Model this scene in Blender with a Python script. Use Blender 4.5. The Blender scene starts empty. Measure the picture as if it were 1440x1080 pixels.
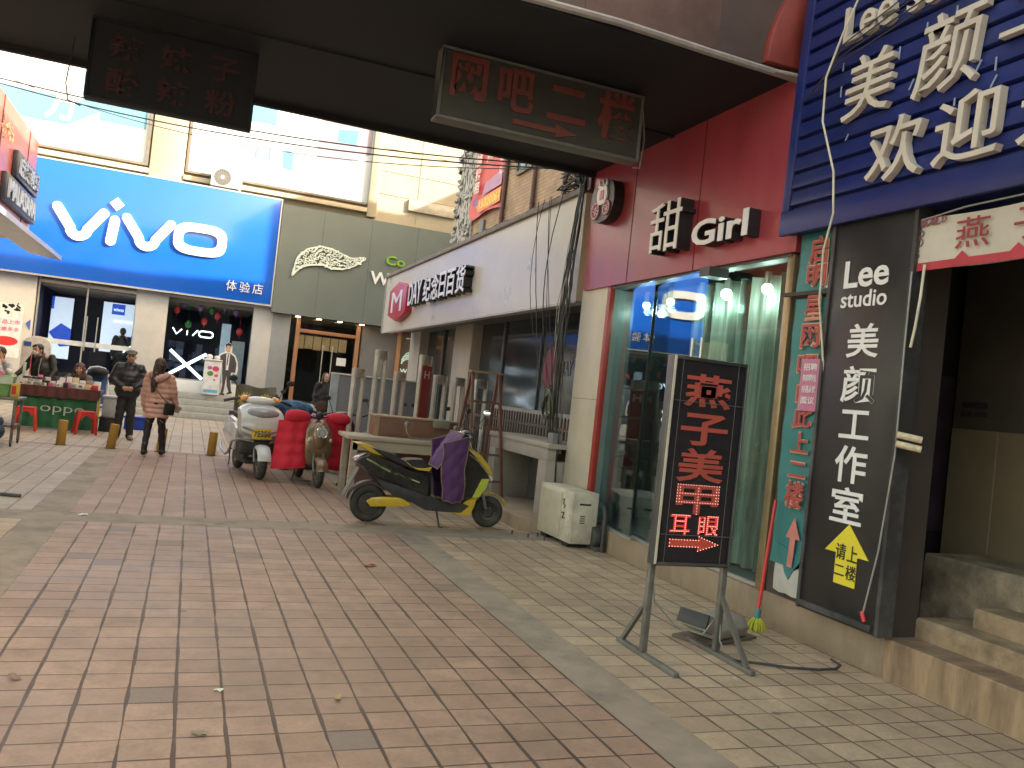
# -*- coding: utf-8 -*-
import bpy, bmesh, math, random
from mathutils import Vector, Matrix, Euler
S = bpy.context.scene
COL = S.collection
RND = random.Random(11)
PI = math.pi

# ------------------------------------------------------------------ camera
cam_d = bpy.data.cameras.new("camera")
cam_d.sensor_width = 36.0
cam_d.lens = 36.0 * 1185.4 / 1440.0
cam_d.clip_start = 0.05
cam_d.clip_end = 1000.0
cam = bpy.data.objects.new("camera", cam_d)
COL.objects.link(cam)
YAW, PITCH, ROLL = math.radians(20.881), math.radians(0.95), math.radians(6.102)
_f = Vector((math.sin(YAW)*math.cos(PITCH), math.cos(YAW)*math.cos(PITCH), math.sin(PITCH)))
_r0 = Vector((math.cos(YAW), -math.sin(YAW), 0))
_u0 = _r0.cross(_f)
_r = _r0*math.cos(ROLL) + _u0*math.sin(ROLL)
_u = -_r0*math.sin(ROLL) + _u0*math.cos(ROLL)
cam.matrix_world = Matrix(((_r.x, _u.x, -_f.x, 0), (_r.y, _u.y, -_f.y, 0), (_r.z, _u.z, -_f.z, 1.58), (0, 0, 0, 1)))
S.camera = cam

# ------------------------------------------------------------------ sky, sun, exposure
SUN_EL = math.radians(28.0)
SUN_DIR = Vector((0.844, -0.536, 0.532)).normalized()       # towards the sun
w = bpy.data.worlds.new("World")
S.world = w
w.use_nodes = True
nt = w.node_tree
bg = nt.nodes["Background"]
sky = nt.nodes.new("ShaderNodeTexSky")
sky.sky_type = 'NISHITA'
sky.sun_disc = False
sky.sun_elevation = SUN_EL
sky.sun_rotation = math.atan2(SUN_DIR.x, SUN_DIR.y)
sky.air_density = 1.0
sky.dust_density = 3.5
sky.ozone_density = 1.0
warm = nt.nodes.new("ShaderNodeMix"); warm.data_type = 'RGBA'; warm.blend_type = 'MULTIPLY'      # hazy winter air: the blue is washed out
warm.inputs[0].default_value = 1.0; warm.inputs[7].default_value = (1.0, .80, .52, 1)
nt.links.new(sky.outputs[0], warm.inputs[6]); nt.links.new(warm.outputs[2], bg.inputs[0])
bg.inputs[1].default_value = 0.15
sun_d = bpy.data.lights.new("sun", 'SUN')
sun_d.energy = 2.0
sun_d.angle = math.radians(0.5)
sun_d.color = (1.0, 0.90, 0.76)
sun = bpy.data.objects.new("sun", sun_d)
COL.objects.link(sun)
sun.rotation_euler = (-SUN_DIR).to_track_quat('-Z', 'Y').to_euler()
S.view_settings.view_transform = 'Standard'
S.view_settings.look = 'None'
S.view_settings.gamma = 1.0
S.view_settings.exposure = 3.05

# ------------------------------------------------------------------ materials
MATS = {}
def _nodes(name):
    m = bpy.data.materials.new(name)
    m.use_nodes = True
    t = m.node_tree
    return m, t, t.nodes["Principled BSDF"], t.nodes.new, t.links.new
def M(name, rgb=(.5, .5, .5), rough=.6, metal=0., var=.18, scale=6., bump=.0, dirt=None, dirt_amt=.35, emit=0., coat=0., spec=.5, stretch=None):
    """worn painted / plastic / stone surface: base colour broken up by two noises, rough variation, optional bump and dirt tint"""
    if name in MATS: return MATS[name]
    m, t, p, N, L = _nodes(name)
    tc = N("ShaderNodeTexCoord")
    src = tc.outputs["Object"]
    if stretch:
        mp = N("ShaderNodeMapping"); mp.inputs["Scale"].default_value = stretch
        L(src, mp.inputs[0]); src = mp.outputs[0]
    n1 = N("ShaderNodeTexNoise"); n1.inputs["Scale"].default_value = scale; n1.inputs["Detail"].default_value = 6; n1.inputs["Roughness"].default_value = .65
    L(src, n1.inputs["Vector"])
    ramp = N("ShaderNodeValToRGB")
    lo = [max(0, c*(1-var)) for c in rgb]; hi = [min(1, c*(1+var)) for c in rgb]
    ramp.color_ramp.elements[0].position = .3; ramp.color_ramp.elements[0].color = (*lo, 1)
    ramp.color_ramp.elements[1].position = .7; ramp.color_ramp.elements[1].color = (*hi, 1)
    L(n1.outputs[0], ramp.inputs[0])
    col = ramp.outputs[0]
    if dirt:
        n2 = N("ShaderNodeTexNoise"); n2.inputs["Scale"].default_value = scale*.37; n2.inputs["Detail"].default_value = 8; n2.inputs["Roughness"].default_value = .7
        L(src, n2.inputs["Vector"])
        r2 = N("ShaderNodeValToRGB"); r2.color_ramp.elements[0].position = .47; r2.color_ramp.elements[1].position = .68
        r2.color_ramp.elements[0].color = (0, 0, 0, 1); r2.color_ramp.elements[1].color = (dirt_amt,)*3 + (1,)
        L(n2.outputs[0], r2.inputs[0])
        mx = N("ShaderNodeMix"); mx.data_type = 'RGBA'
        L(r2.outputs[0], mx.inputs[0]); L(col, mx.inputs[6]); mx.inputs[7].default_value = (*dirt, 1)
        col = mx.outputs[2]
    L(col, p.inputs["Base Color"])
    mr = N("ShaderNodeMapRange"); mr.inputs[3].default_value = max(.02, rough-.1); mr.inputs[4].default_value = min(1, rough+.1)
    L(n1.outputs[0], mr.inputs[0]); L(mr.outputs[0], p.inputs["Roughness"])
    p.inputs["Metallic"].default_value = metal
    p.inputs["Specular IOR Level"].default_value = spec
    if coat: p.inputs["Coat Weight"].default_value = coat; p.inputs["Coat Roughness"].default_value = .08
    if bump:
        b = N("ShaderNodeBump"); b.inputs["Strength"].default_value = bump; b.inputs["Distance"].default_value = .02
        L(n1.outputs[0], b.inputs["Height"]); L(b.outputs[0], p.inputs["Normal"])
    if emit:
        p.inputs["Emission Color"].default_value = (*rgb, 1); p.inputs["Emission Strength"].default_value = emit
    MATS[name] = m
    return m
def glass(name, tint=(.9, .95, .95), refl=1.0, rough=.0, film=(0, 0, 0), film_amt=0., r0=.05):
    """thin pane: see-through plus a sharp fresnel reflection, optional dark film"""
    if name in MATS: return MATS[name]
    m = bpy.data.materials.new(name); m.use_nodes = True
    t = m.node_tree; t.nodes.clear(); N = t.nodes.new; L = t.links.new
    out = N("ShaderNodeOutputMaterial"); tr = N("ShaderNodeBsdfTransparent"); tr.inputs[0].default_value = (*tint, 1)
    gl = N("ShaderNodeBsdfGlossy"); gl.inputs["Roughness"].default_value = rough; gl.inputs[0].default_value = (refl, refl, refl, 1)
    df = N("ShaderNodeBsdfDiffuse"); df.inputs[0].default_value = (*film, 1)
    geo = N("ShaderNodeNewGeometry"); dp = N("ShaderNodeVectorMath"); dp.operation = 'DOT_PRODUCT'      # same reflectance from both faces of the pane
    L(geo.outputs["Incoming"], dp.inputs[0]); L(geo.outputs["Normal"], dp.inputs[1])
    k5 = math_(t, 'POWER', math_(t, 'SUBTRACT', 1., math_(t, 'ABSOLUTE', dp.outputs["Value"])), 5.)
    fac_ = math_(t, 'MULTIPLY_ADD', k5, 1.-r0, r0)
    m0 = N("ShaderNodeMixShader"); m0.inputs[0].default_value = film_amt
    L(tr.outputs[0], m0.inputs[1]); L(df.outputs[0], m0.inputs[2])
    mx = N("ShaderNodeMixShader"); L(fac_, mx.inputs[0]); L(m0.outputs[0], mx.inputs[1]); L(gl.outputs[0], mx.inputs[2])
    L(mx.outputs[0], out.inputs[0])
    MATS[name] = m
    return m
def math_(t, op, a, b=None, c=None):
    n = t.nodes.new("ShaderNodeMath"); n.operation = op
    for i, v in enumerate((a, b, c)):
        if v is None: continue
        if isinstance(v, (int, float)): n.inputs[i].default_value = v
        else: t.links.new(v, n.inputs[i])
    return n.outputs[0]
def paving(name, c1, c2, joint, tx=.2113, ty=.2, ox=0., oy=0., jx=.012, jy=.006, stagger=0., wet=False, odd=None, grime=.5, keep=(0., 1.)):
    """square pavers: per-tile colour, wandering joints, worn grime, rare replaced plain patches, damp sheen"""
    m, t, p, N, L = _nodes(name)
    tc = N("ShaderNodeTexCoord"); sep = N("ShaderNodeSeparateXYZ")
    wob = N("ShaderNodeTexNoise"); wob.inputs["Scale"].default_value = 3.; wob.inputs["Detail"].default_value = 3
    L(tc.outputs["Object"], wob.inputs["Vector"])
    vm = N("ShaderNodeVectorMath"); vm.operation = 'MULTIPLY_ADD'
    L(wob.outputs["Color"], vm.inputs[0]); vm.inputs[1].default_value = (.012, .012, 0); L(tc.outputs["Object"], vm.inputs[2])
    L(vm.outputs[0], sep.inputs[0])
    u = math_(t, 'DIVIDE', math_(t, 'SUBTRACT', sep.outputs[0], ox), tx)
    v = math_(t, 'DIVIDE', math_(t, 'SUBTRACT', sep.outputs[1], oy), ty)
    iu = math_(t, 'FLOOR', u)
    if stagger:
        cw = N("ShaderNodeTexWhiteNoise"); cw.noise_dimensions = '1D'; L(iu, cw.inputs["W"])
        v = math_(t, 'ADD', v, math_(t, 'MULTIPLY', cw.outputs[0], stagger))
    iv = math_(t, 'FLOOR', v)
    fu = math_(t, 'SUBTRACT', u, iu); fv = math_(t, 'SUBTRACT', v, iv)
    du = math_(t, 'MULTIPLY', math_(t, 'MINIMUM', fu, math_(t, 'SUBTRACT', 1., fu)), tx)
    dv = math_(t, 'MULTIPLY', math_(t, 'MINIMUM', fv, math_(t, 'SUBTRACT', 1., fv)), ty)
    cid = N("ShaderNodeCombineXYZ"); L(iu, cid.inputs[0]); L(iv, cid.inputs[1])
    wn = N("ShaderNodeTexWhiteNoise"); wn.noise_dimensions = '2D'; L(cid.outputs[0], wn.inputs["Vector"])
    jn = N("ShaderNodeTexNoise"); jn.inputs["Scale"].default_value = 2.2; jn.inputs["Detail"].default_value = 4
    L(tc.outputs["Object"], jn.inputs["Vector"])
    jm = N("ShaderNodeMapRange"); jm.inputs[1].default_value = .32; jm.inputs[2].default_value = .62; jm.inputs[3].default_value = .06; jm.inputs[4].default_value = 1.25
    L(jn.outputs[0], jm.inputs[0])
    def line(d, wdt):
        r = N("ShaderNodeMapRange"); r.interpolation_type = 'SMOOTHSTEP'
        L(d, r.inputs[0]); L(math_(t, 'MULTIPLY', jm.outputs[0], wdt*.55), r.inputs[1]); L(math_(t, 'MULTIPLY_ADD', jm.outputs[0], wdt*.55, .004), r.inputs[2])
        r.inputs[3].default_value = 1; r.inputs[4].default_value = 0
        return r.outputs[0]
    j = math_(t, 'MAXIMUM', line(du, jx), line(dv, jy))
    cr = N("ShaderNodeMix"); cr.data_type = 'RGBA'; cr.inputs[6].default_value = (*c1, 1); cr.inputs[7].default_value = (*c2, 1)
    L(wn.outputs[0], cr.inputs[0]); col = cr.outputs[2]
    # fine stone grain
    g = N("ShaderNodeTexNoise"); g.inputs["Scale"].default_value = 45; g.inputs["Detail"].default_value = 8; g.inputs["Roughness"].default_value = .75
    L(tc.outputs["Object"], g.inputs["Vector"])
    gm = N("ShaderNodeMapRange"); gm.inputs[1].default_value = .25; gm.inputs[2].default_value = .75; gm.inputs[3].default_value = .72; gm.inputs[4].default_value = 1.25
    L(g.outputs[0], gm.inputs[0])
    mg = N("ShaderNodeMix"); mg.data_type = 'RGBA'; mg.blend_type = 'MULTIPLY'; mg.inputs[0].default_value = 1; L(col, mg.inputs[6]); L(gm.outputs[0], mg.inputs[7]); col = mg.outputs[2]
    # grime patches at two scales
    def grime_layer(sc, lo, hi, amt, c, seed):
        nonlocal col
        mp = N("ShaderNodeMapping"); mp.inputs["Location"].default_value = (seed*3.7, seed*1.3, seed)
        L(tc.outputs["Object"], mp.inputs[0])
        q = N("ShaderNodeTexNoise"); q.inputs["Scale"].default_value = sc; q.inputs["Detail"].default_value = 9; q.inputs["Roughness"].default_value = .68
        L(mp.outputs[0], q.inputs["Vector"])
        qr = N("ShaderNodeMapRange"); qr.inputs[1].default_value = lo; qr.inputs[2].default_value = hi; qr.inputs[4].default_value = amt
        L(q.outputs[0], qr.inputs[0])
        mm = N("ShaderNodeMix"); mm.data_type = 'RGBA'; L(qr.outputs[0], mm.inputs[0]); L(col, mm.inputs[6]); mm.inputs[7].default_value = (*c, 1)
        col = mm.outputs[2]
        return qr.outputs[0]
    if odd:      # replaced pavers
        od = math_(t, 'GREATER_THAN', wn.outputs[0], .972)
        wn2 = N("ShaderNodeMix"); wn2.data_type = 'RGBA'; L(od, wn2.inputs[0]); L(col, wn2.inputs[6]); wn2.inputs[7].default_value = (*odd, 1); col = wn2.outputs[2]
    grime_layer(1.3, .42, .66, grime*1.1, tuple(c*.5 for c in c1), 1)
    grime_layer(5.5, .48, .7, grime*.95, (c1[0]*.42, c1[1]*.46, c1[2]*.42), 2)
    damp = grime_layer(.55, .5, .66, .45, tuple(c*.38 for c in c1), 5) if wet else None
    # spots of gum and oil
    vg = N("ShaderNodeTexVoronoi"); vg.inputs["Scale"].default_value = 2.6; L(vm.outputs[0], vg.inputs["Vector"])
    gs_ = N("ShaderNodeMapRange"); gs_.inputs[1].default_value = .05; gs_.inputs[2].default_value = .085; gs_.inputs[3].default_value = .55; gs_.inputs[4].default_value = 0; L(vg.outputs["Distance"], gs_.inputs[0])
    sel = math_(t, 'MULTIPLY', gs_.outputs[0], math_(t, 'GREATER_THAN', vg.outputs["Color"], .62))
    mgm = N("ShaderNodeMix"); mgm.data_type = 'RGBA'; L(sel, mgm.inputs[0]); L(col, mgm.inputs[6]); mgm.inputs[7].default_value = (.05, .042, .036, 1); col = mgm.outputs[2]
    jc = N("ShaderNodeMix"); jc.data_type = 'RGBA'; L(math_(t, 'MULTIPLY', j, .9), jc.inputs[0]); L(col, jc.inputs[6]); jc.inputs[7].default_value = (*joint, 1)
    L(jc.outputs[2], p.inputs["Base Color"])
    rr = N("ShaderNodeMapRange"); rr.inputs[3].default_value = .4; rr.inputs[4].default_value = .8
    L(g.outputs[0], rr.inputs[0])
    ro = rr.outputs[0]
    if wet: ro = math_(t, 'SUBTRACT', ro, math_(t, 'MULTIPLY', damp, .4))
    L(ro, p.inputs["Roughness"])
    hgt = math_(t, 'ADD', math_(t, 'MULTIPLY', j, -1.), math_(t, 'ADD', math_(t, 'MULTIPLY', g.outputs[0], .25), math_(t, 'MULTIPLY', wn.outputs[0], .3)))
    b = N("ShaderNodeBump"); b.inputs["Strength"].default_value = .55; b.inputs["Distance"].default_value = .008
    L(hgt, b.inputs["Height"]); L(b.outputs[0], p.inputs["Normal"])
    return m
def bricks(name, c1, c2, mortar, bw=.24, bh=.07, axis='Y', mort=.008):
    if name in MATS: return MATS[name]
    m, t, p, N, L = _nodes(name)
    tc = N("ShaderNodeTexCoord"); sep = N("ShaderNodeSeparateXYZ"); L(tc.outputs["Object"], sep.inputs[0])
    cb = N("ShaderNodeCombineXYZ"); L(sep.outputs[1 if axis == 'Y' else 0], cb.inputs[0]); L(sep.outputs[2], cb.inputs[1])
    br = N("ShaderNodeTexBrick"); L(cb.outputs[0], br.inputs["Vector"])
    br.inputs["Color1"].default_value = (*c1, 1); br.inputs["Color2"].default_value = (*c2, 1); br.inputs["Mortar"].default_value = (*mortar, 1)
    br.inputs["Scale"].default_value = 1; br.inputs["Brick Width"].default_value = bw; br.inputs["Row Height"].default_value = bh; br.inputs["Mortar Size"].default_value = mort
    n = N("ShaderNodeTexNoise"); n.inputs["Scale"].default_value = 2.5; n.inputs["Detail"].default_value = 8; L(tc.outputs["Object"], n.inputs["Vector"])
    mr = N("ShaderNodeMapRange"); mr.inputs[1].default_value = .3; mr.inputs[2].default_value = .7; mr.inputs[3].default_value = .75; mr.inputs[4].default_value = 1.1; L(n.outputs[0], mr.inputs[0])
    mx = N("ShaderNodeMix"); mx.data_type = 'RGBA'; mx.blend_type = 'MULTIPLY'; mx.inputs[0].default_value = 1; L(br.outputs[0], mx.inputs[6]); L(mr.outputs[0], mx.inputs[7])
    L(mx.outputs[2], p.inputs["Base Color"]); p.inputs["Roughness"].default_value = .8
    b = N("ShaderNodeBump"); b.inputs["Strength"].default_value = .4; b.inputs["Distance"].default_value = .01; b.invert = True
    L(br.outputs["Fac"], b.inputs["Height"]); L(b.outputs[0], p.inputs["Normal"])
    MATS[name] = m
    return m

# ------------------------------------------------------------------ mesh helpers
class MB:
    def __init__(s): s.v = []; s.f = []
    def add(s, vs, fs):
        o = len(s.v); s.v += [tuple(v) for v in vs]; s.f += [tuple(i+o for i in f) for f in fs]; return s
    def box(s, x0, x1, y0, y1, z0, z1, mt=None):
        vs = [Vector(p) for p in ((x0, y0, z0), (x1, y0, z0), (x1, y1, z0), (x0, y1, z0), (x0, y0, z1), (x1, y0, z1), (x1, y1, z1), (x0, y1, z1))]
        if mt: vs = [mt @ v for v in vs]
        return s.add(vs, [(3, 2, 1, 0), (4, 5, 6, 7), (0, 1, 5, 4), (1, 2, 6, 5), (2, 3, 7, 6), (3, 0, 4, 7)])
    def obox(s, c, size, rot=(0, 0, 0)):
        a, b, h = [q/2 for q in size]
        return s.box(-a, a, -b, b, -h, h, Matrix.Translation(c) @ Euler(rot).to_matrix().to_4x4())
    def bar(s, p0, p1, wd, hd=None, up=(0, 0, 1)):
        p0 = Vector(p0); p1 = Vector(p1); d = (p1-p0); ln = d.length; d.normalize(); hd = hd or wd
        u = Vector(up)
        if abs(d.dot(u)) > .98: u = Vector((1, 0, 0))
        a = d.cross(u).normalized(); b = a.cross(d)
        vs = [p0 + a*(i*wd/2) + b*(j*hd/2) + d*(k*ln) for k in (0, 1) for i, j in ((-1, -1), (1, -1), (1, 1), (-1, 1))]
        return s.add(vs, [(0, 1, 2, 3), (7, 6, 5, 4), (0, 4, 5, 1), (1, 5, 6, 2), (2, 6, 7, 3), (3, 7, 4, 0)])
    def loft(s, rings, cap=True, closed=True):
        n = len(rings[0]); vs = [p for r in rings for p in r]; fs = []
        m = n if closed else n-1
        for k in range(len(rings)-1):
            for i in range(m):
                a = k*n+i; b = k*n+(i+1) % n
                fs.append((a, b, b+n, a+n))
        if cap and closed:
            fs.append(tuple(range(n-1, -1, -1))); fs.append(tuple((len(rings)-1)*n+i for i in range(n)))
        return s.add(vs, fs)
    def tube(s, pts, r, n=8, cap=True, flat=1.):
        pts = [Vector(p) for p in pts]; rings = []
        rs = r if isinstance(r, (list, tuple)) else [r]*len(pts)
        prev = None
        for i, p in enumerate(pts):
            t = (pts[min(i+1, len(pts)-1)] - pts[max(i-1, 0)])
            t = t.normalized() if t.length > 1e-9 else Vector((0, 0, 1))
            if prev is None:
                a = Vector((0, 0, 1)) if abs(t.z) < .9 else Vector((1, 0, 0))
                a = (a - t*a.dot(t)).normalized()
            else:
                a = (prev - t*prev.dot(t)); a = a.normalized() if a.length > 1e-6 else prev
            prev = a; b = t.cross(a)
            rings.append([p + (a*math.cos(2*PI*k/n)*flat + b*math.sin(2*PI*k/n))*rs[i] for k in range(n)])
        return s.loft(rings, cap)
    def cyl(s, p0, p1, r0, r1=None, n=16, cap=True): return s.tube([p0, p1], [r0, r0 if r1 is None else r1], n, cap)
    def caps(s, p0, r0, p1, r1, n=12, m=4):
        p0 = Vector(p0); p1 = Vector(p1); d = p1-p0
        if d.length < 1e-6: d = Vector((0, 0, 1e-4))
        d = d.normalized(); pts = []; rs = []
        for i in range(m+1):
            a = PI/2*i/m; pts.append(p0 - d*r0*math.cos(a)); rs.append(max(r0*math.sin(a), 1e-4))
        for i in range(m+1):
            a = PI/2*i/m; pts.append(p1 + d*r1*math.sin(a)); rs.append(max(r1*math.cos(a), 1e-4))
        # keep one frame so the ends do not flip
        a = Vector((0, 0, 1)) if abs(d.z) < .9 else Vector((1, 0, 0)); a = (a-d*a.dot(d)).normalized(); b = d.cross(a)
        return s.loft([[p + (a*math.cos(2*PI*k/n)+b*math.sin(2*PI*k/n))*r for k in range(n)] for p, r in zip(pts, rs)])
    def ell(s, c, r, rot=None, n=16, m=10, z0=-1., z1=1.):
        c = Vector(c); rings = []
        rm = Euler(rot).to_matrix() if rot else None
        a0 = math.asin(z0); a1 = math.asin(z1)
        for i in range(m+1):
            a = a0+(a1-a0)*i/m; z = math.sin(a); q = max(math.cos(a), 1e-3); ring = []
            for k in range(n):
                p = Vector((r[0]*q*math.cos(2*PI*k/n), r[1]*q*math.sin(2*PI*k/n), r[2]*z))
                ring.append(c + (rm @ p if rm else p))
            rings.append(ring)
        return s.loft(rings)
    def torus(s, c, ax, R, r, n=24, m=8, a0=0., a1=2*PI, ref=None):
        ax = Vector(ax).normalized(); a = Vector(ref) if ref else (Vector((0, 0, 1)) if abs(ax.z) < .9 else Vector((1, 0, 0))); a = (a-ax*a.dot(ax)).normalized(); b = ax.cross(a); c = Vector(c)
        full = abs(a1-a0-2*PI) < 1e-6; rings = []
        for i in range(n + (0 if full else 1)):
            t = a0+(a1-a0)*i/n; d = a*math.cos(t)+b*math.sin(t)
            rings.append([c + d*(R+r*math.cos(2*PI*k/m)) + ax*(r*math.sin(2*PI*k/m)) for k in range(m)])
        if full: rings.append(rings[0])
        return s.loft(rings, cap=not full)
    def prism(s, pts, fn, w0, w1):
        n = len(pts)
        vs = [fn(u, v, w0) for u, v in pts] + [fn(u, v, w1) for u, v in pts]
        fs = [tuple(range(n-1, -1, -1)), tuple(range(n, 2*n))] + [(i, (i+1) % n, (i+1) % n+n, i+n) for i in range(n)]
        return s.add(vs, fs)
    def pillow(s, pts, fn, w, k=.86, cen=None):
        """prism along width 2w whose outline shrinks towards both sides: a moulded panel"""
        cu = sum(p[0] for p in pts)/len(pts); cv = sum(p[1] for p in pts)/len(pts)
        rings = []
        for q, sc in ((-1, k), (-.8, (1+k)/2+.03), (-.45, 1), (.45, 1), (.8, (1+k)/2+.03), (1, k)):
            rings.append([fn(cu+(u-cu)*sc, cv+(v-cv)*sc, q*w) for u, v in pts])
        return s.loft(rings)
    def sheet(s, grid):
        n = len(grid[0]); vs = [p for r in grid for p in r]; fs = []
        for i in range(len(grid)-1):
            for j in range(n-1): fs.append((i*n+j, i*n+j+1, (i+1)*n+j+1, (i+1)*n+j))
        return s.add(vs, fs)
    def mesh(s, name, smooth=False, bevel=0., seg=2, ang=35., solid=0.):
        me = bpy.data.meshes.new(name); me.from_pydata(s.v, [], s.f); me.validate()
        bm = bmesh.new(); bm.from_mesh(me)
        if bevel or smooth or solid: bmesh.ops.remove_doubles(bm, verts=bm.verts, dist=1e-5)
        bmesh.ops.recalc_face_normals(bm, faces=bm.faces)
        if solid:
            bmesh.ops.solidify(bm, geom=bm.faces, thickness=solid)
        if bevel:
            es = [e for e in bm.edges if len(e.link_faces) == 2 and e.calc_face_angle(0) > math.radians(30)]
            if es: bmesh.ops.bevel(bm, geom=es, offset=bevel, segments=seg, affect='EDGES', profile=.5, clamp_overlap=True)
        bm.to_mesh(me); bm.free()
        if smooth or bevel:
            me.shade_smooth(); me.set_sharp_from_angle(angle=math.radians(ang))
        return me
    def build(s, name, mat, parent=None, smooth=False, bevel=0., seg=2, ang=35., solid=0.):
        return link(name, s.mesh(name, smooth, bevel, seg, ang, solid), mat, parent)
def pieces(name, boxes, mat, parent, bevel=0.):
    return [MB().box(*b).build(name, mat, parent, bevel=bevel) for b in boxes]
def link(name, me, mat, parent=None):
    o = bpy.data.objects.new(name, me); COL.objects.link(o)
    if mat is not None:
        me.materials.clear(); me.materials.append(mat)
    if parent is not None: o.parent = parent
    return o
def thing(name, label, cat, loc=(0, 0, 0), rz=0., group=None):
    o = bpy.data.objects.new(name, None); COL.objects.link(o); o.empty_display_size = .1
    o.location = loc; o.rotation_euler = (0, 0, rz); o["label"] = label; o["category"] = cat
    if group: o["group"] = group
    return o
def tag(o, label, cat, group=None):
    o["label"] = label; o["category"] = cat
    if group: o["group"] = group
    return o
def struct(o): o["kind"] = "structure"; return o
def dup(root, loc, rz, label=None, group=None):
    r = root.copy(); COL.objects.link(r); r.location = loc; r.rotation_euler = (0, 0, rz)
    if label: r["label"] = label
    if group: r["group"] = group
    for ch in list(root.children):
        c = ch.copy(); COL.objects.link(c); c.parent = r
        for g in list(ch.children):
            d = g.copy(); COL.objects.link(d); d.parent = c
    return r
def P3(o, r, u):
    """plane frame -> function (a, b, depth) of metres right, up, out of the face"""
    o = Vector(o); r = Vector(r).normalized(); u = Vector(u).normalized(); n = r.cross(u)
    return lambda a, b, d=0.: o + r*a + u*b + n*d
def glyphs(s, depth=.01, bold=0.):
    """font outline of a string as vertices, faces in its own x/y, before fitting"""
    cu = bpy.data.curves.new("writing", 'FONT'); cu.body = s; cu.size = 1.; cu.extrude = depth; cu.offset = bold; cu.resolution_u = 3
    ob = bpy.data.objects.new("writing", cu); COL.objects.link(ob)
    bpy.context.view_layer.update()
    me = bpy.data.meshes.new_from_object(ob.evaluated_get(bpy.context.evaluated_depsgraph_get()))
    vs = [v.co.copy() for v in me.vertices]; fs = [tuple(p.vertices) for p in me.polygons]
    bpy.data.objects.remove(ob); bpy.data.curves.remove(cu); bpy.data.meshes.remove(me)
    return vs, fs
def text(mb, s, fr, x, y, wd, ht, depth=.01, bold=0., lift=0., skew=0.):
    """write s into the rectangle (x, y, wd, ht) of plane frame fr"""
    vs, fs = glyphs(s, .5, bold)
    x0 = min(v.x for v in vs); x1 = max(v.x for v in vs); y0 = min(v.y for v in vs); y1 = max(v.y for v in vs)
    sx = wd/max(x1-x0, 1e-6); sy = ht/max(y1-y0, 1e-6)
    out = []
    for v in vs:
        b = (v.y-y0)*sy
        out.append(fr(x+(v.x-x0)*sx + skew*b, y+b, lift + (v.z+.5)*depth))
    mb.add(out, fs)
    return mb
def blob(name, parts, voxel, mat, parent=None, smooth=4, post=None, hem=None):
    """one continuous skin over a set of tapered limbs and ellipsoids"""
    mb = MB()
    for q in parts:
        if q[0] == 'e': mb.ell(q[1], q[2], q[3] if len(q) > 3 else None, 16, 10)
        else: mb.caps(*q)
    me = mb.mesh("raw"); ob = bpy.data.objects.new("raw", me); COL.objects.link(ob)
    md = ob.modifiers.new("r", 'REMESH'); md.mode = 'VOXEL'; md.voxel_size = voxel; md.adaptivity = 0
    if smooth:
        sm = ob.modifiers.new("s", 'SMOOTH'); sm.factor = .5; sm.iterations = smooth
    bpy.context.view_layer.update()
    out = bpy.data.meshes.new_from_object(ob.evaluated_get(bpy.context.evaluated_depsgraph_get()))
    bpy.data.objects.remove(ob); bpy.data.meshes.remove(me)
    out.name = name
    if post:
        ns = [v.normal.copy() for v in out.vertices]
        for v, n_ in zip(out.vertices, ns): v.co = v.co + n_*post(v.co)
    if hem is not None:
        for v in out.vertices: v.co.z = max(v.co.z, hem + .012*math.sin(v.co.x*22))
    out.shade_smooth()
    return link(name, out, mat, parent)

# ================================================================== ground
conc = M("worn_concrete", (.2, .19, .175), .85, var=.2, scale=3, bump=.25, dirt=(.09, .085, .08), dirt_amt=.6)
struct(MB().box(-60, 60, -40, 90, -.3, 0).build("ground", conc))
pink = paving("pink_pavers", (.43, .284, .2), (.345, .226, .16), (.05, .03, .025), ox=-.95, wet=True, odd=(.23, .18, .15), grime=.6)
pinkf = paving("pink_pavers_far", (.4, .262, .185), (.3, .195, .14), (.09, .06, .05), ox=-.95, ty=.4, stagger=1., grime=.45)
buff = paving("buff_pavers", (.52, .385, .26), (.4, .295, .2), (.085, .065, .05), ox=2.53, jx=.012, grime=.5)
bufff = paving("buff_pavers_far", (.44, .37, .29), (.37, .31, .245), (.12, .1, .085), ox=2.53, ty=.4, stagger=1., grime=.4)
strip = M("grey_band_stone", (.3, .242, .18), .8, var=.16, scale=5, bump=.2, dirt=(.09, .085, .078), dirt_amt=.6)
def sheet(name, x0, x1, y0, y1, z, m): return struct(MB().box(x0, x1, y0, y1, z-.05, z).build(name, m))
sheet("paving", -.95, 2.22, -4, 8.80, .004, pink)
sheet("paving", -.95, 2.22, 9.28, 15.72, .004, pinkf)
sheet("paving", 2.53, 4.6, -4, 8.80, .004, buff)
sheet("paving", 2.53, 8.0, 9.28, 15.72, .004, buff)
sheet("paving", -9, -1.28, -4, 8.80, .004, buff)
sheet("paving", -9, -1.28, 9.28, 15.72, .004, bufff)
sheet("paving", -9, 8.0, 15.92, 26.2, .004, bufff)
sheet("paving_band", -1.28, -.95, -4, 8.80, .004, strip)
sheet("paving_band", -1.28, -.95, 9.28, 15.72, .004, strip)
sheet("paving_band", 2.22, 2.53, -4, 8.80, .004, strip)
sheet("paving_band", 2.22, 2.53, 9.28, 15.72, .004, strip)
sheet("paving_band", -9, 4.6, 8.80, 9.28, .0045, strip)
sheet("paving_band", -9, 8.0, 15.72, 15.92, .0045, strip)
def slope_steps(): pass

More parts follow.
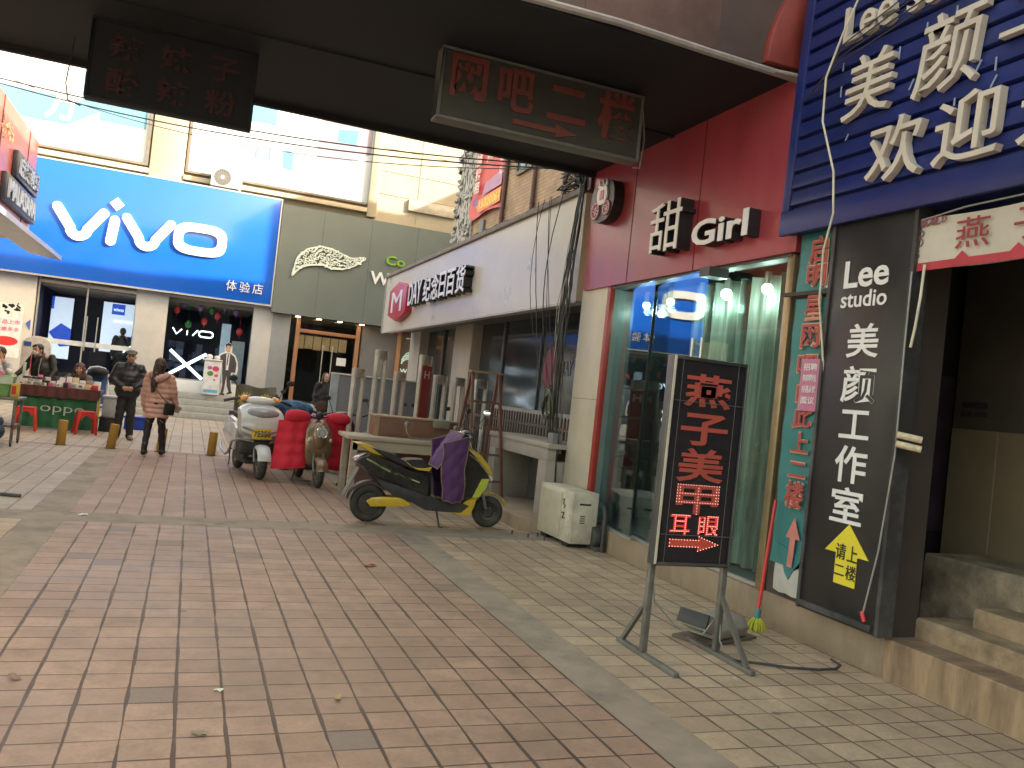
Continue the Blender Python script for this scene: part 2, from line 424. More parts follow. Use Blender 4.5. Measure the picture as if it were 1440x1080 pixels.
# ================================================================== far shopping building (faces the camera at Y = 27)
FY = 27.0
wall_c = M("cream_stone_cladding", (.37, .325, .24), .7, var=.07, scale=2, bump=.05, dirt=(.4, .35, .28), dirt_amt=.3)
grey_tile = M("grey_wall_tile", (.34, .335, .33), .5, var=.1, scale=2.5, dirt=(.2, .2, .2), dirt_amt=.3)
pillar_c = M("pale_grey_pillar", (.5, .49, .48), .45, var=.08, scale=2, dirt=(.3, .3, .3), dirt_amt=.3)
alu = M("aluminium_trim", (.55, .55, .54), .35, .7, var=.1, scale=20)
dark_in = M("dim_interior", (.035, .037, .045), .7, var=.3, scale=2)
white_p = M("white_panel", (.78, .78, .77), .4, var=.05, scale=3)
black_p = M("black_plastic", (.02, .02, .021), .45, var=.3, scale=15)
steel = M("brushed_steel", (.5, .5, .5), .3, .9, var=.15, scale=30)
bld = thing("shopping_building", "cream clad shopping building closing the end of the street above the blue phone shop sign", "building", (0, FY, 0))
mb = MB()
mb.box(-14, 12, .3, 10, 3.4, 16)                       # body above the shops
mb.box(-14, -4.3, .25, 10, 0, 3.4); mb.box(6.6, 12, .7, 10, 0, 3.4)
mb.build("wall", wall_c, bld)
pieces("pilaster", [(x0, x1, .1, .3, 6.9, 16) for x0, x1 in ((-1.74, -.8), (4.75, 5.05))], wall_c, bld, .015)
pieces("ledge", [(-9, -1.75, .05, .3, 7.02, 7.16), (-.79, 4.74, .05, .3, 7.02, 7.16)], wall_c, bld, .01)
MB().box(-9, -1.78, .14, .3, 7.24, 7.31).box(-1.86, -1.78, .14, .3, 7.31, 15).build("window_frame", M("bronze_frame", (.16, .14, .11), .5, .3), bld)
MB().box(-.76, 4.7, .14, .3, 7.26, 7.33).box(-.76, -.68, .14, .3, 7.33, 15).build("window_frame", M("bronze_frame"), bld)
# cladding joints on the right-hand wall
mb = MB()
for z in (7.75, 8.5, 9.25, 10.0, 10.75): mb.box(5.06, 12, .285, .3, z, z+.022)
for x in (6.4, 7.9, 9.4): mb.box(x, x+.02, .286, .3, 6.9, 14)
mb.build("cladding_joint", M("joint_grey", (.3, .27, .22), .8), bld)
MB().box(6.1, 7.75, .2, .3, 7.35, 7.72).build("vent_panel", M("dull_beige_panel", (.44, .4, .33), .6, dirt=(.2, .18, .15)), bld, bevel=.01)
# sheeted window adverts: white film with pale blue printed shapes
def panel(fr, rects, mat, name, parent, d=.0):
    m_ = MB()
    for q in rects:
        if len(q) == 4 and not isinstance(q[0], tuple):
            a0, b0, a1, b1 = q; pts = [(a0, b0), (a1, b0), (a1, b1), (a0, b1)]
        else: pts = q
        m_.prism(pts, lambda u, v, w_: fr(u, v, w_), d, d+.004)
    return m_.build(name, mat, parent)
film = M("white_window_film", (.56, .58, .6), .35, var=.03, scale=2)
filmb = M("pale_blue_print", (.1, .25, .36), .4, var=.06, scale=2)
filmd = M("mid_blue_print", (.08, .22, .42), .4, var=.08, scale=2)
filmp = M("mauve_print", (.27, .23, .28), .4, var=.06, scale=2)
fw = P3((0, .27, 0), (1, 0, 0), (0, 0, 1))
wa = MB().box(-9, -1.86, .24, .295, 7.31, 15).build("window_advert", film, bld)
panel(lambda a, b, d: fw(a, b, d+.031), [((-9, 8.9), (-3.7, 8.75), (-3.7, 9.6), (-1.95, 9.55), (-1.95, 8.3), (-3.2, 8.3), (-3.2, 8.55), (-4.0, 8.0), (-9, 8.0))], filmb, "printed_shape", wa)
mbt = MB(); text(mbt, "万", lambda a, b, d: fw(a, b, d+.036), -4.6, 8.1, .8, .95, .004, .02); mbt.build("lettering", film, wa)
wb = MB().box(-.68, 4.75, .24, .295, 7.33, 15).build("window_advert", film, bld)
panel(lambda a, b, d: fw(a, b, d+.031), [(-.55, 9.2, 1.7, 9.9), (1.15, 8.1, 1.22, 8.4), (1.55, 8.12, 1.62, 8.42), ((2.0, 7.95), (2.3, 7.9), (2.33, 8.45), (2.15, 8.55), (1.98, 8.45))], filmb, "printed_shape", wb)
panel(lambda a, b, d: fw(a, b, d+.031), [((3.0, 8.0), (4.7, 8.9), (4.7, 10.5), (3.05, 10.5))], filmp, "printed_shape", wb)
panel(lambda a, b, d: fw(a, b, d+.036), [((3.6, 9.1), (4.2, 9.12), (4.25, 9.6), (3.6, 9.5))], filmd, "printed_shape", wb)
# steps in front
mb = MB()
for i in range(4): mb.box(-7, 8, -1.05+.26*i, .6, .18*i, .18*(i+1))
st = mb.build("front_steps", M("grey_granite", (.36, .36, .34), .6, var=.12, scale=9, dirt=(.22, .22, .2)), None, bevel=.008)
st.location = (0, FY, 0); tag(st, "broad grey granite steps leading up to the phone shop door", "steps")
MB().box(-7, 8, .3, 10, .6, .716).build("floor_slab", grey_tile, bld)

# ---- phone shop front
ph = thing("phone_shop", "glass fronted phone shop with pale pillars under the big blue sign", "shop front", (0, FY, .72))
pieces("pillar", [(x0, x1, -.02, .5, 0, 2.86) for x0, x1 in ((-1.66, -.8), (1.63, 2.2))], pillar_c, ph, .01)
MB().box(-9, -4.25, -.02, .4, 0, 2.86).build("pillar", pillar_c, ph, bevel=.01)
MB().box(-.8, 1.63, .02, .3, 0, .36).build("window_sill", white_p, ph, bevel=.01)
fr_ = MB()
for x in (-4.22, -2.98, -1.69): fr_.box(x, x+.04, .08, .14, 0, 2.86)
fr_.box(-4.2, -1.66, .08, .14, 2.72, 2.8); fr_.box(-.8, 1.63, .08, .14, 2.78, 2.85); fr_.box(-.8, 1.63, .08, .14, .36, .4)
fr_.build("window_frame", alu, ph)
shopglass = glass("shop_glass", (.9, .94, .96), r0=.012)
MB().box(-4.2, -1.66, .1, .106, 0, 2.74).build("glass_door", shopglass, ph)
MB().box(-.8, 1.63, .1, .106, .4, 2.8).build("display_window", shopglass, ph)
MB().cyl((-2.9, .03, .9), (-2.9, .03, 1.9), .018).cyl((-2.62, .03, .9), (-2.62, .03, 1.9), .018).build("door_handle", steel, ph)
MB().box(-4.1, -1.7, .085, .098, 1.02, 1.16).build("frosted_band", M("frosted_film", (.5, .53, .56), .6), ph)
# inside
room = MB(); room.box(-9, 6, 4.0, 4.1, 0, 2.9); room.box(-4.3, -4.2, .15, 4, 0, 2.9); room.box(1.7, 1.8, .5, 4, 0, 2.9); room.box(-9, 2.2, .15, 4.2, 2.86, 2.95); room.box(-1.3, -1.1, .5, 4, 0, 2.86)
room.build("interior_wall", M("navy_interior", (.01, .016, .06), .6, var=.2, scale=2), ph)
litw = M("glow_white_poster", (.72, .82, 1.), .5, var=.04, emit=.09)  # poster emission stands in for the shop's interior lights
litb = M("glow_blue_poster", (.02, .07, .45), .5, var=.15, emit=.12)
pf = P3((0, 1.2, 0), (1, 0, 0), (0, 0, 1))
ps = panel(lambda a, b, d: pf(a, b, d), [(-2.62, .95, -1.66, 2.45)], litw, "glow_poster", ph)
panel(lambda a, b, d: pf(a, b, d+.008), [(-2.38, 2.1, -2.02, 2.42), ((-2.0, .95), (-1.66, .95), (-1.66, 1.6), (-1.78, 1.5))], litb, "printed_shape", ps)
mbt = MB(); text(mbt, "vivo", lambda a, b, d: pf(a, b, d+.014), -2.34, 2.2, .28, .1, .003, .01); text(mbt, "更多精彩 更多惊喜", lambda a, b, d: pf(a, b, d+.014), -2.3, 1.86, .6, .08, .003); mbt.build("lettering", M("poster_writing", (.5, .6, .8), .5, emit=.3), ps)
ps2 = panel(lambda a, b, d: pf(a, b, d), [(-4.0, .6, -3.42, 2.42)], litw, "glow_poster", ph)
panel(lambda a, b, d: pf(a, b, d+.008), [((-4.0, 1.35), (-3.7, 1.65), (-3.42, 1.5), (-3.42, 1.0), (-3.68, .95)), (-4.0, 2.05, -3.93, 2.42)], litb, "printed_shape", ps2)
# neon X and wordmark in the display window
neon = M("white_neon", (.82, .93, 1.), .3, var=0, emit=.5)
xn = MB(); xn.tube([(-.62, .55, 1.22), (.36, .55, .42)], .045, 6); xn.tube([(.42, .55, 1.2), (-.66, .55, .44)], .045, 6)
xn.tube([(-1.88, .5, 1.16), (-1.72, .5, 1.0)], .018, 6); xn.tube([(-1.72, .5, 1.18), (-1.9, .5, .98)], .018, 6)
tag(xn.build("neon_sign", neon, None), "large white neon cross glowing low in the phone shop window", "neon sign").location = (0, FY, .72)
vn = MB(); vn.tube([(-.62, .6, 1.9), (-.5, .6, 1.72), (-.36, .6, 1.88)], .02, 6); vn.tube([(-.2, .6, 1.72), (-.2, .6, 1.86)], .016, 6); vn.tube([(-.04, .6, 1.72), (.1, .6, 1.9)], .02, 6)
ring = []
for i in range(25):
    a = 2*PI*i/24; c_, s_ = math.cos(a), math.sin(a)
    ring.append((.34+.2*(abs(c_)**.55)*(1 if c_ > 0 else -1), .6, 1.8+.09*(abs(s_)**.7)*(1 if s_ > 0 else -1)))
vn.tube(ring, .02, 6, cap=False)
tag(vn.build("neon_sign", neon, None), "small white neon word glowing high in the phone shop window above the cross", "neon sign").location = (0, FY, .72)
blk = MB()
for i in range(26):
    x = -.7+1.6*RND.random(); z = .45+1.0*RND.random()
    blk.obox((x, 1.0+.8*RND.random(), z), (.12+.2*RND.random(), .1, .15+.25*RND.random()), (0, 0, RND.random()))
blk.build("window_display", M("dark_display_goods", (.05, .06, .1), .4, var=.6, scale=3), ph)
MB().box(.78, 1.05, .6, .68, .4, 2.2).build("glow_panel", M("pale_blue_panel", (.35, .45, .55), .5, emit=.04), ph)  # panel glows in place of the shop's interior lights
MB().box(1.12, 1.5, .45, .55, .4, 1.7).build("display_board", M("grey_board", (.3, .32, .34), .5), ph)
for i, (x, z, c_) in enumerate(((-.55, 2.45, 0), (-.2, 2.05, 1), (.25, 2.2, 0), (.62, 2.4, 0), (.45, 2.55, 1), (.95, 2.1, 1), (1.3, 2.0, 0), (.1, 2.6, 2), (-.4, 2.7, 2), (.8, 2.7, 2), (1.15, 2.6, 2))):
    b_ = MB().ell((0, 0, 0), (.1, .1, .12)).tube([(0, 0, -.12), (0, 0, -.2)], .012, 6).tube([(0, 0, .12), (0, 0, 2.86-z)], .004, 4).build("balloon", (M("red_balloon", (.5, .03, .03), .25), M("green_balloon", (.04, .2, .05), .25), M("purple_balloon", (.25, .14, .34), .25))[c_], None, smooth=True)
    b_.location = (x, FY+.5+.12*(i % 3), .72+z)
    tag(b_, ("red", "green", "purple")[c_]+" balloon hanging behind the phone shop display window", "balloon", ("red", "green", "purple")[c_]+" balloons in the phone shop window")
# posters on the left pillar
pp = P3((0, -.025, 0), (1, 0, 0), (0, 0, 1))
po = thing("wall_poster", "white poster with pink characters and red oval on left pillar of phone shop", "poster", (0, FY, .72))
panel(pp, [(-5.3, .5, -4.5, 2.0)], M("poster_white", (.66, .66, .66), .5), "sheet", po)
panel(lambda a, b, d: pp(a, b, d+.006), [[(-4.85+.3*math.cos(a*PI/8), .95+.13*math.sin(a*PI/8)) for a in range(16)]], M("poster_red", (.6, .03, .03), .5), "printed_oval", po)
panel(lambda a, b, d: pp(a, b, d+.006), [((-4.42, 1.5), (-4.3, 1.62), (-4.3, 1.3))], M("poster_blue", (.05, .12, .4), .5), "printed_triangle", po)
mbt = MB(); text(mbt, "新品上市", lambda a, b, d: pp(a, b, d+.006), -5.15, 1.42, .6, .13, .003, .02); text(mbt, "优惠多多", lambda a, b, d: pp(a, b, d+.006), -5.15, 1.22, .6, .12, .003, .01)
mbt.build("lettering", M("poster_pink", (.6, .12, .3), .5), po)
mbt = MB()
for i in range(14): mbt.obox(pp(-5.0+.5*RND.random(), 1.72+.3*RND.random(), .006), (.12*RND.random()+.03, .004, .05), (0, RND.uniform(-.8, .8), 0))
mbt.build("ink_drawing", black_p, po)

# ---- blue sign
vs_ = thing("shop_sign", "huge glossy blue phone shop sign with white rounded letters", "shop sign", (0, FY-.3, 3.62))
blue = M("glossy_blue_board", (.008, .105, .58), .22, var=.06, scale=.8, coat=.3)
MB().box(-5.6, 2.06, 0, .34, 0, 3.22).build("board", blue, vs_, bevel=.01)
MB().box(-5.6, 2.06, -.03, .0, -.05, .0).box(-5.6, 2.06, .0, .3, 3.22, 3.26).box(2.062, 2.1, -.02, .34, -.05, 3.26).build("edge_trim", alu, vs_)
wl = M("white_acrylic_letter", (.8, .8, .8), .3, var=.02)
def stroke(mb, pts, r, y0, y1, n=10):
    """flat rounded-end stroke letter in the x/z plane extruded from y0 to y1"""
    P = [Vector((a, 0, b)) for a, b in pts]; left = []; right = []
    for i, p in enumerate(P):
        t = (P[min(i+1, len(P)-1)]-P[max(i-1, 0)]).normalized(); nrm = Vector((-t.z, 0, t.x))
        left.append(p+nrm*r); right.append(p-nrm*r)
    t0 = (P[0]-P[1]).normalized(); t1 = (P[-1]-P[-2]).normalized()
    def capp(c, t):
        nrm = Vector((-t.z, 0, t.x)); return [c+nrm*(r*math.cos(a))*-1+t*(r*math.sin(a)) for a in [PI*k/n for k in range(1, n)]]
    out = left + [c for c in capp(P[-1], t1)][::-1] + right[::-1] + [c for c in capp(P[0], t0)][::-1]
    mb.prism([(q.x, q.z) for q in out], lambda u, v, w_: Vector((u, w_, v)), y0, y1)
def vshape(x0, x1, zt, zb):
    xm = (x0+x1)/2; pts = []
    for i in range(5): pts.append((x0+(xm-.22-x0)*i/4, zt+(zb+.22-zt)*i/4))
    for a in range(1, 8):
        q = PI+PI*a/8*1.0; pts.append((xm+.22*math.cos(q), zb+.22+.22*math.sin(q)*1.0))
    for i in range(5): pts.append((xm+.22+(x1-xm-.22)*i/4, zb+.22+(zt-zb-.22)*i/4))
    return pts
mb = MB()
stroke(mb, vshape(-3.92, -2.74, 1.95, 1.2), .13, -.07, 0)
stroke(mb, [(-2.5, 1.2), (-2.47, 1.5), (-2.44, 1.8)], .13, -.07, 0)
stroke(mb, vshape(-2.14, -.96, 1.93, 1.19), .13, -.07, 0)
mb.prism([(-2.43, 2.08), (-2.24, 2.27), (-2.43, 2.46), (-2.62, 2.27)], lambda u, v, w_: Vector((u, w_, v)), -.07, 0)
def oval(cx, cz, a, b, e, n=36):
    o = []
    for i in range(n):
        q = 2*PI*i/n; c_, s_ = math.cos(q), math.sin(q)
        o.append((cx+a*math.copysign(abs(c_)**e, c_), cz+b*math.copysign(abs(s_)**e, s_)))
    return o
oo, oi = oval(-.12, 1.62, .74, .47, .62), oval(-.12, 1.62, .48, .22, .62)
n_ = len(oo)
v_ = [(x, -.07, z) for x, z in oo]+[(x, -.07, z) for x, z in oi]+[(x, 0, z) for x, z in oo]+[(x, 0, z) for x, z in oi]
f_ = []
for i in range(n_):
    k = (i+1) % n_
    f_ += [(i, k, n_+k, n_+i), (i, 2*n_+i, 2*n_+k, k), (n_+i, n_+k, 3*n_+k, 3*n_+i)]
mb.add(v_, f_)
sf = P3((0, 0, 0), (1, 0, 0), (0, 0, 1))
mb.build("lettering", wl, vs_)
mbt = MB()
for i, ch in enumerate("体验店"): text(mbt, ch, sf, .74+.38*i, .27+.035*i*0, .3, .31, .03, .0)
mbt.build("lettering", wl, vs_)

# ---- green shop
gs = thing("shop_sign", "grey green shop sign with ornate white leaf emblem beside the blue sign", "shop sign", (0, FY-.3, 3.42))
green = M("grey_green_board", (.135, .16, .15), .55, var=.06, scale=1.2, dirt=(.1, .12, .11), dirt_amt=.25)
MB().box(2.12, 8.6, 0, .3, 0, 3.32).build("board", green, gs)
mb = MB()
for x in (3.4, 4.9, 6.4): mb.box(x, x+.012, -.003, 0, 0, 3.3)
mb.build("board_joint", M("dark_joint", (.07, .085, .08), .7), gs)
# emblem: a long curved leaf built from many small petals and rings
def leaf(mb, fr, x, y, wd, ht, dep, rnd, bg_=None):
    U = [(0, 345), (.04, 232), (.17, 165), (.36, 145), (.53, 165), (.68, 200), (.81, 228), (1, 222)]
    W = [(0, 348), (.1, 295), (.23, 275), (.43, 275), (.53, 300), (.7, 305), (.87, 280), (1, 234)]
    def cv(tab, t):
        for (a, p), (b, q) in zip(tab, tab[1:]):
            if t <= b: return ((345-(p+(q-p)*(t-a)/(b-a)))/200 + .15*t*470/200)*ht
        return 0
    up = lambda t: cv(U, t)
    lo = lambda t: cv(W, t)
    outl = [(x+wd*i/24, y+up(i/24)+.03*ht) for i in range(25)] + [(x+wd*i/24, y+lo(i/24)-.03*ht) for i in range(24, -1, -1)]
    if bg_ is not None: bg_.prism(outl, lambda u, v, w_: fr(u, v, w_), 0, dep*.5)
    k = 0; tries = 0; pl = []
    while k < 150 and tries < 4000:
        tries += 1
        t = rnd.random(); a, b = lo(t), up(t)
        if b-a < .05*ht: continue
        v = a+(b-a)*rnd.random(); r = ht*rnd.uniform(.045, .085)
        px_, py_ = x+wd*t, y+v
        if any((px_-q[0])**2+(py_-q[1])**2 < (.8*(r+q[2]))**2 for q in pl): continue
        pl.append((px_, py_, r)); k += 1
        ang = rnd.uniform(-.5, 1.2); ca, sa = math.cos(ang), math.sin(ang)
        if rnd.random() < .45:
            mb.add(*ringshape(lambda u, v, w_: fr(px_+u*ca-v*sa, py_+u*sa+v*ca, w_), r*1.15, r*.75, r*.62, r*.34, dep*.5, dep))
        else:
            pts = [(r*1.5*math.cos(q), r*.62*math.sin(q)*(1 if q < PI else .8)) for q in [2*PI*i/10 for i in range(10)]]
            mb.prism(pts, lambda u, v, w_: fr(px_+u*ca-v*sa, py_+u*sa+v*ca, w_), dep*.5, dep)
    for i in range(24):        # rim
        for fn in (up, lo):
            t0, t1 = i/24, (i+1)/24
            p0, p1 = fr(x+wd*t0, y+fn(t0), dep*.7), fr(x+wd*t1, y+fn(t1), dep*.7)
            mb.bar(p0, p1, ht*.05, dep*.6)
def ringshape(fn, a, b, a2, b2, w0, w1, n=12):
    v = []; f = []
    for w_ in (w0, w1):
        for (p, q) in ((a, b), (a2, b2)):
            v += [fn(p*math.cos(2*PI*i/n), q*math.sin(2*PI*i/n), w_) for i in range(n)]
    for i in range(n):
        k = (i+1) % n
        f += [(2*n+i, 2*n+k, 3*n+k, 3*n+i), (i, k, 2*n+k, 2*n+i), (n+k, n+i, 3*n+i, 3*n+k)]
    return v, f
le = MB(); lbk = MB(); gf = P3((0, 0, 0), (1, 0, 0), (0, 0, 1))
def tilt(fr, ang, cx, cy):
    ca, sa = math.cos(ang), math.sin(ang)
    return lambda u, v, d=0.: fr(cx+(u-cx)*ca-(v-cy)*sa, cy+(u-cx)*sa+(v-cy)*ca, d)
leaf(le, gf, 2.6, 1.2, 2.15, .9, .07, random.Random(4), lbk)
em = lbk.build("emblem_back", M("emblem_dark_green", (.05, .08, .065), .5), gs)
le.build("emblem_leaf", M("pale_mint_metal", (.72, .78, .72), .4), em)
mbt = MB(); text(mbt, "Co", gf, 5.45, 1.97, .62, .3, .05, .02); mbt.build("lettering", M("lime_letter", (.22, .42, .03), .4), gs)
mbt = MB(); text(mbt, "Wo", gf, 5.0, 1.3, .92, .4, .05, .02); mbt.build("lettering", wl, gs)
gsh = thing("green_shop", "dim shop with orange wood door frames under the grey green sign", "shop front", (0, FY, .72))
MB().box(2.2, 2.75, -.02, .5, 0, 2.75).build("pillar", M("grey_blue_pillar", (.27, .28, .29), .5, var=.1, scale=2), gsh, bevel=.008)
pieces("wall", [(5.05, 6.2, .25, .5, 0, 2.75), (7.3, 8.2, .0, .5, 0, 2.75)], M("taupe_wall", (.2, .185, .175), .6, var=.1, scale=2), gsh, .008)
MB().box(2.2, 8.4, -.25, .6, 2.7, 2.78).build("soffit", M("dark_soffit", (.04, .045, .045), .6), gsh)
ow = M("orange_wood", (.42, .2, .1), .45, var=.18, scale=5, stretch=(4, 4, .5))
mb = MB()
for x in (2.95, 4.85): mb.box(x, x+.13, .18, .32, 0, 2.7)
mb.box(3.08, 4.85, .2, .3, 2.22, 2.33); mb.box(6.2, 6.33, .1, .3, 0, 2.7)
mb.build("door_frame", ow, gsh, bevel=.006)
MB().box(2.76, 4.98, .24, .246, 0, 2.7).build("glass_door", glass("dim_glass", (.8, .85, .85), r0=.02), gsh)
MB().cyl((3.85, .2, .6), (3.85, .2, 1.9), .018).cyl((4.15, .2, .6), (4.15, .2, 1.9), .018).build("door_handle", steel, gsh)
MB().box(4.32, 4.62, .225, .238, 1.3, 1.55).build("notice_sheet", white_p, gsh)
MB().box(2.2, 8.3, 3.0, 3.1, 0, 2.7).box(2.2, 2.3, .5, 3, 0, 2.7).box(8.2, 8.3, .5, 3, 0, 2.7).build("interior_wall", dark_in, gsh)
mb = MB()
for i in range(6): mb.box(3.15+.28*i, 3.4+.28*i, 1.5, 1.55, 1.75+.02*(i % 2), 2.2)
mb.build("lit_menu_board", M("warm_lit_board", (.6, .38, .17), .5, var=.4, scale=4, emit=.05), gsh)
for x in (2.95, 3.6, 4.25, 4.95):
    l_ = thing("spotlight", "small warm ceiling spotlight glowing under the soffit of the green shop", "ceiling light", (x, FY-.05, 3.4), 0, "spotlights under the green shop soffit")
    MB().cyl((0, 0, 0), (0, 0, .03), .1).build("housing", alu, l_)
    MB().cyl((0, 0, -.012), (0, 0, -.001), .075).build("lamp", M("warm_lamp", (1., .72, .4), .4, var=0, emit=2.5), l_)
gp = thing("wall_poster", "brown lit poster with pale leaf emblem right of the green shop door", "poster", (0, FY+.2, .72))
MB().box(6.34, 7.25, 0, .05, 0, 2.65).build("sheet", M("brown_poster", (.13, .095, .06), .5, var=.15, scale=2), gp)
lm = MB(); gpf = P3((0, 0, 0), (1, 0, 0), (0, 0, 1)); leaf(lm, gpf, 6.42, 1.6, .8, .36, .012, random.Random(9))
text(lm, "WO", gpf, 6.4, 1.28, .42, .16, .01, .02); text(lm, "welcome", gpf, 6.5, 2.42, .62, .06, .01)
lm.build("lettering", M("mint_print", (.6, .75, .65), .5, emit=.06), gp)

# ---- air conditioner above the blue sign
def ac_unit(label, loc, rz, group=None, dirty=False):
    t_ = thing("air_conditioner", label, "air conditioner", loc, rz, group)
    body = M("cream_ac_enamel" if dirty else "white_ac_enamel", (.56, .51, .41) if dirty else (.62, .62, .6), .5, var=.1, scale=5, dirt=(.16, .13, .1) if dirty else (.4, .4, .38), dirt_amt=.6)
    MB().box(-.44, .44, -.16, .16, .05, .62).build("cabinet", body, t_, bevel=.012)
    MB().box(-.36, -.22, -.14, .14, 0, .05).box(.22, .36, -.14, .14, 0, .05).build("foot", black_p, t_)
    g_ = MB(); c_ = (-.12, -.165, .335)
    for r in (.05, .09, .13, .17, .21, .245): g_.torus(c_, (0, 1, 0), r, .004, 28, 5)
    for k in range(10):
        a = PI*k/10; d_ = Vector((math.cos(a), 0, math.sin(a)))*.245; g_.bar(Vector(c_)-d_, Vector(c_)+d_, .005)
    g_.build("fan_grille", M("grey_grille", (.3, .3, .29), .5), t_)
    fan = MB().cyl((c_[0], -.161, c_[2]), (c_[0], -.1625, c_[2]), .24, n=28).build("fan_opening", M("fan_dark", (.06, .06, .06), .6), t_)
    MB().cyl((c_[0], -.163, c_[2]), (c_[0], -.175, c_[2]), .05).build("fan_hub", alu, t_)
    MB().box(.24, .42, -.165, -.16, .1, .57).build("side_panel", body, t_, bevel=.002)
    return t_
ac_unit("white outdoor air conditioner unit with round fan on top of the blue sign", (.42, FY-.15, 6.88), 0)

bb_ = thing("unseen_block", "plain grey block added far behind the camera to hide low sky from reflections", "building", (-2, -30, 0))  # added out of view: keeps low sky out of the shop window reflections
MB().box(-24, 24, -8, 0, 0, 15).build("wall", M("grey_render_dark", (.2, .19, .18), .8, var=.2, scale=.5), bb_)
for z in (2, 5.2, 8.4, 11.6):
    for x in range(-20, 22, 5): MB().box(x, x+2, -.02, .03, z, z+1.7).build("window", M("night_window", (.03, .035, .04), .2), bb_)

# ================================================================== overhead footbridge
br = thing("footbridge", "dark covered footbridge crossing overhead between the shop rows", "bridge", (0, 0, 4.44))
soff = M("near_black_soffit", (.012, .012, .015), .75, var=.4, scale=1.5)  # near-black colour over the whole bridge underside
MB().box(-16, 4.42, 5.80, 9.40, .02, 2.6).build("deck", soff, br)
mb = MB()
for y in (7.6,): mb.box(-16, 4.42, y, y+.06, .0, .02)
mb.build("soffit_beam", soff, br)
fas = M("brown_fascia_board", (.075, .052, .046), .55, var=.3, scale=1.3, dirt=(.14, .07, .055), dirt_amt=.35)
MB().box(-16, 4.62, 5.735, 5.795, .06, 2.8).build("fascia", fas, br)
MB().box(2.45, 3.62, 5.728, 5.735, .065, 2.0).build("fascia_panel", M("stained_brown_panel", (.11, .06, .05), .55, var=.35, scale=2.5, dirt=(.2, .1, .08), dirt_amt=.6), br)
lip = MB(); pts = []
for i in range(25):
    x = -16+20.42*i/24; pts.append((x, 5.70+.012*math.sin(i*1.7), .03+.015*math.sin(i*2.3)-(0.02 if i > 22 else 0)))
lip.tube(pts, .035, 8, flat=.8); lip.build("white_edge_strip", M("dirty_white_sheet", (.33, .3, .285), .6, var=.25, scale=6), br, smooth=True)
a_ = MB(); ring_o = []; ring_i = []
for i in range(17):
    q = PI - PI*.62*i/16
    ring_o.append((5.15+1.1*math.cos(q), .06+1.1*math.sin(q))); ring_i.append((5.15+.78*math.cos(q), .06+.78*math.sin(q)))
a_.prism(ring_o+ring_i[::-1], lambda u, v, w_: Vector((u, w_, v)), 5.66, 5.74)
a_.build("red_arch_band", M("dull_red_board", (.26, .045, .035), .5, var=.25, scale=2.5), br, bevel=.012)
MB().prism([(x, z) for x, z in ring_i]+[(5.6, .06)], lambda u, v, w_: Vector((u, w_, v)), 5.70, 5.738).build("arch_infill", M("brown_speckle", (.11, .05, .04), .6, var=.6, scale=60), br)
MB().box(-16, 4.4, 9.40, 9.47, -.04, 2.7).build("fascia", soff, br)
MB().tube([(4.15, 5.68, .0), (4.32, 5.6, -.03), (4.46, 5.55, .0)], [.03, .035, .012], 8, flat=.5).build("torn_strip_end", M("dirty_white_sheet"), br, smooth=True)

# hanging signs under the bridge
def hang_sign(label, x0, x1, z0, z1, y, face, frame, depth=.16):
    t_ = thing("hanging_sign", label, "hanging sign", ((x0+x1)/2, y, z0))
    hw = (x1-x0)/2; h_ = z1-z0
    MB().box(-hw+.02, hw-.02, .01, depth, .02, h_-.02).build("panel", face, t_)
    f_ = MB(); f_.box(-hw, hw, 0, depth+.01, 0, .025); f_.box(-hw, hw, 0, depth+.01, h_-.025, h_); f_.box(-hw, -hw+.025, 0, depth+.01, .025, h_-.025); f_.box(hw-.025, hw, 0, depth+.01, .025, h_-.025)
    f_.build("frame", frame, t_, bevel=.003)
    return t_
hs = hang_sign("dim hanging sign with four large red characters and an arrow below them", 1.66, 3.56, 3.82, 4.42, 6.75, M("olive_grey_panel", (.045, .042, .032), .6, var=.2, scale=3), M("weathered_frame", (.13, .125, .11), .5))
hr = P3((0, .008, 0), (1, 0, 0), (0, 0, 1)); redl = M("faded_red_letter", (.17, .04, .03), .5, var=.2, scale=6)
mbt = MB()
for ch, x, z, w_, h_ in (("网", -.86, .2, .32, .36), ("吧", -.44, .19, .33, .36), ("二", .02, .2, .37, .3), ("楼", .5, .14, .38, .44)): text(mbt, ch, hr, x, z, w_, h_, .008, .025)
mbt.build("lettering", redl, hs)
MB().prism([(-.28, .085), (.12, .085), (.12, .05), (.32, .108), (.12, .165), (.12, .13), (-.28, .13)], lambda u, v, w_: hr(u, v, w_), 0, .008).build("arrow", redl, hs)
MB().tube([(.99, .1, .55), (1.04, .1, .25), (1.02, .1, -.02), (.95, .1, -.03)], .008, 6).build("cable", M("grey_cable", (.3, .3, .28), .6), hs)
hb = hang_sign("black hanging sign with two faint rows of dark red characters", -1.08, .28, 3.73, 4.43, 8.0, M("near_black_panel", (.009, .011, .014), .6, var=.3, scale=2), M("near_black_panel"), .1)
hbf = P3((0, .008, 0), (1, 0, 0), (0, 0, 1)); mbt = MB()
for i, ch in enumerate("辣妹子"): text(mbt, ch, hbf, -.53+.4*i, .38, .27, .22, .006, .02)
for i, ch in enumerate("酸辣粉"): text(mbt, ch, hbf, -.53+.4*i, .08, .27, .22, .006, .02)
mbt.build("lettering", M("dark_red_letter", (.05, .014, .016), .6), hb)
MB().tube([(-.8, .05, .5), (-.83, .05, .1), (-.8, .05, -.04), (-.7, .05, -.07)], .006, 6).build("cable", black_p, hb)

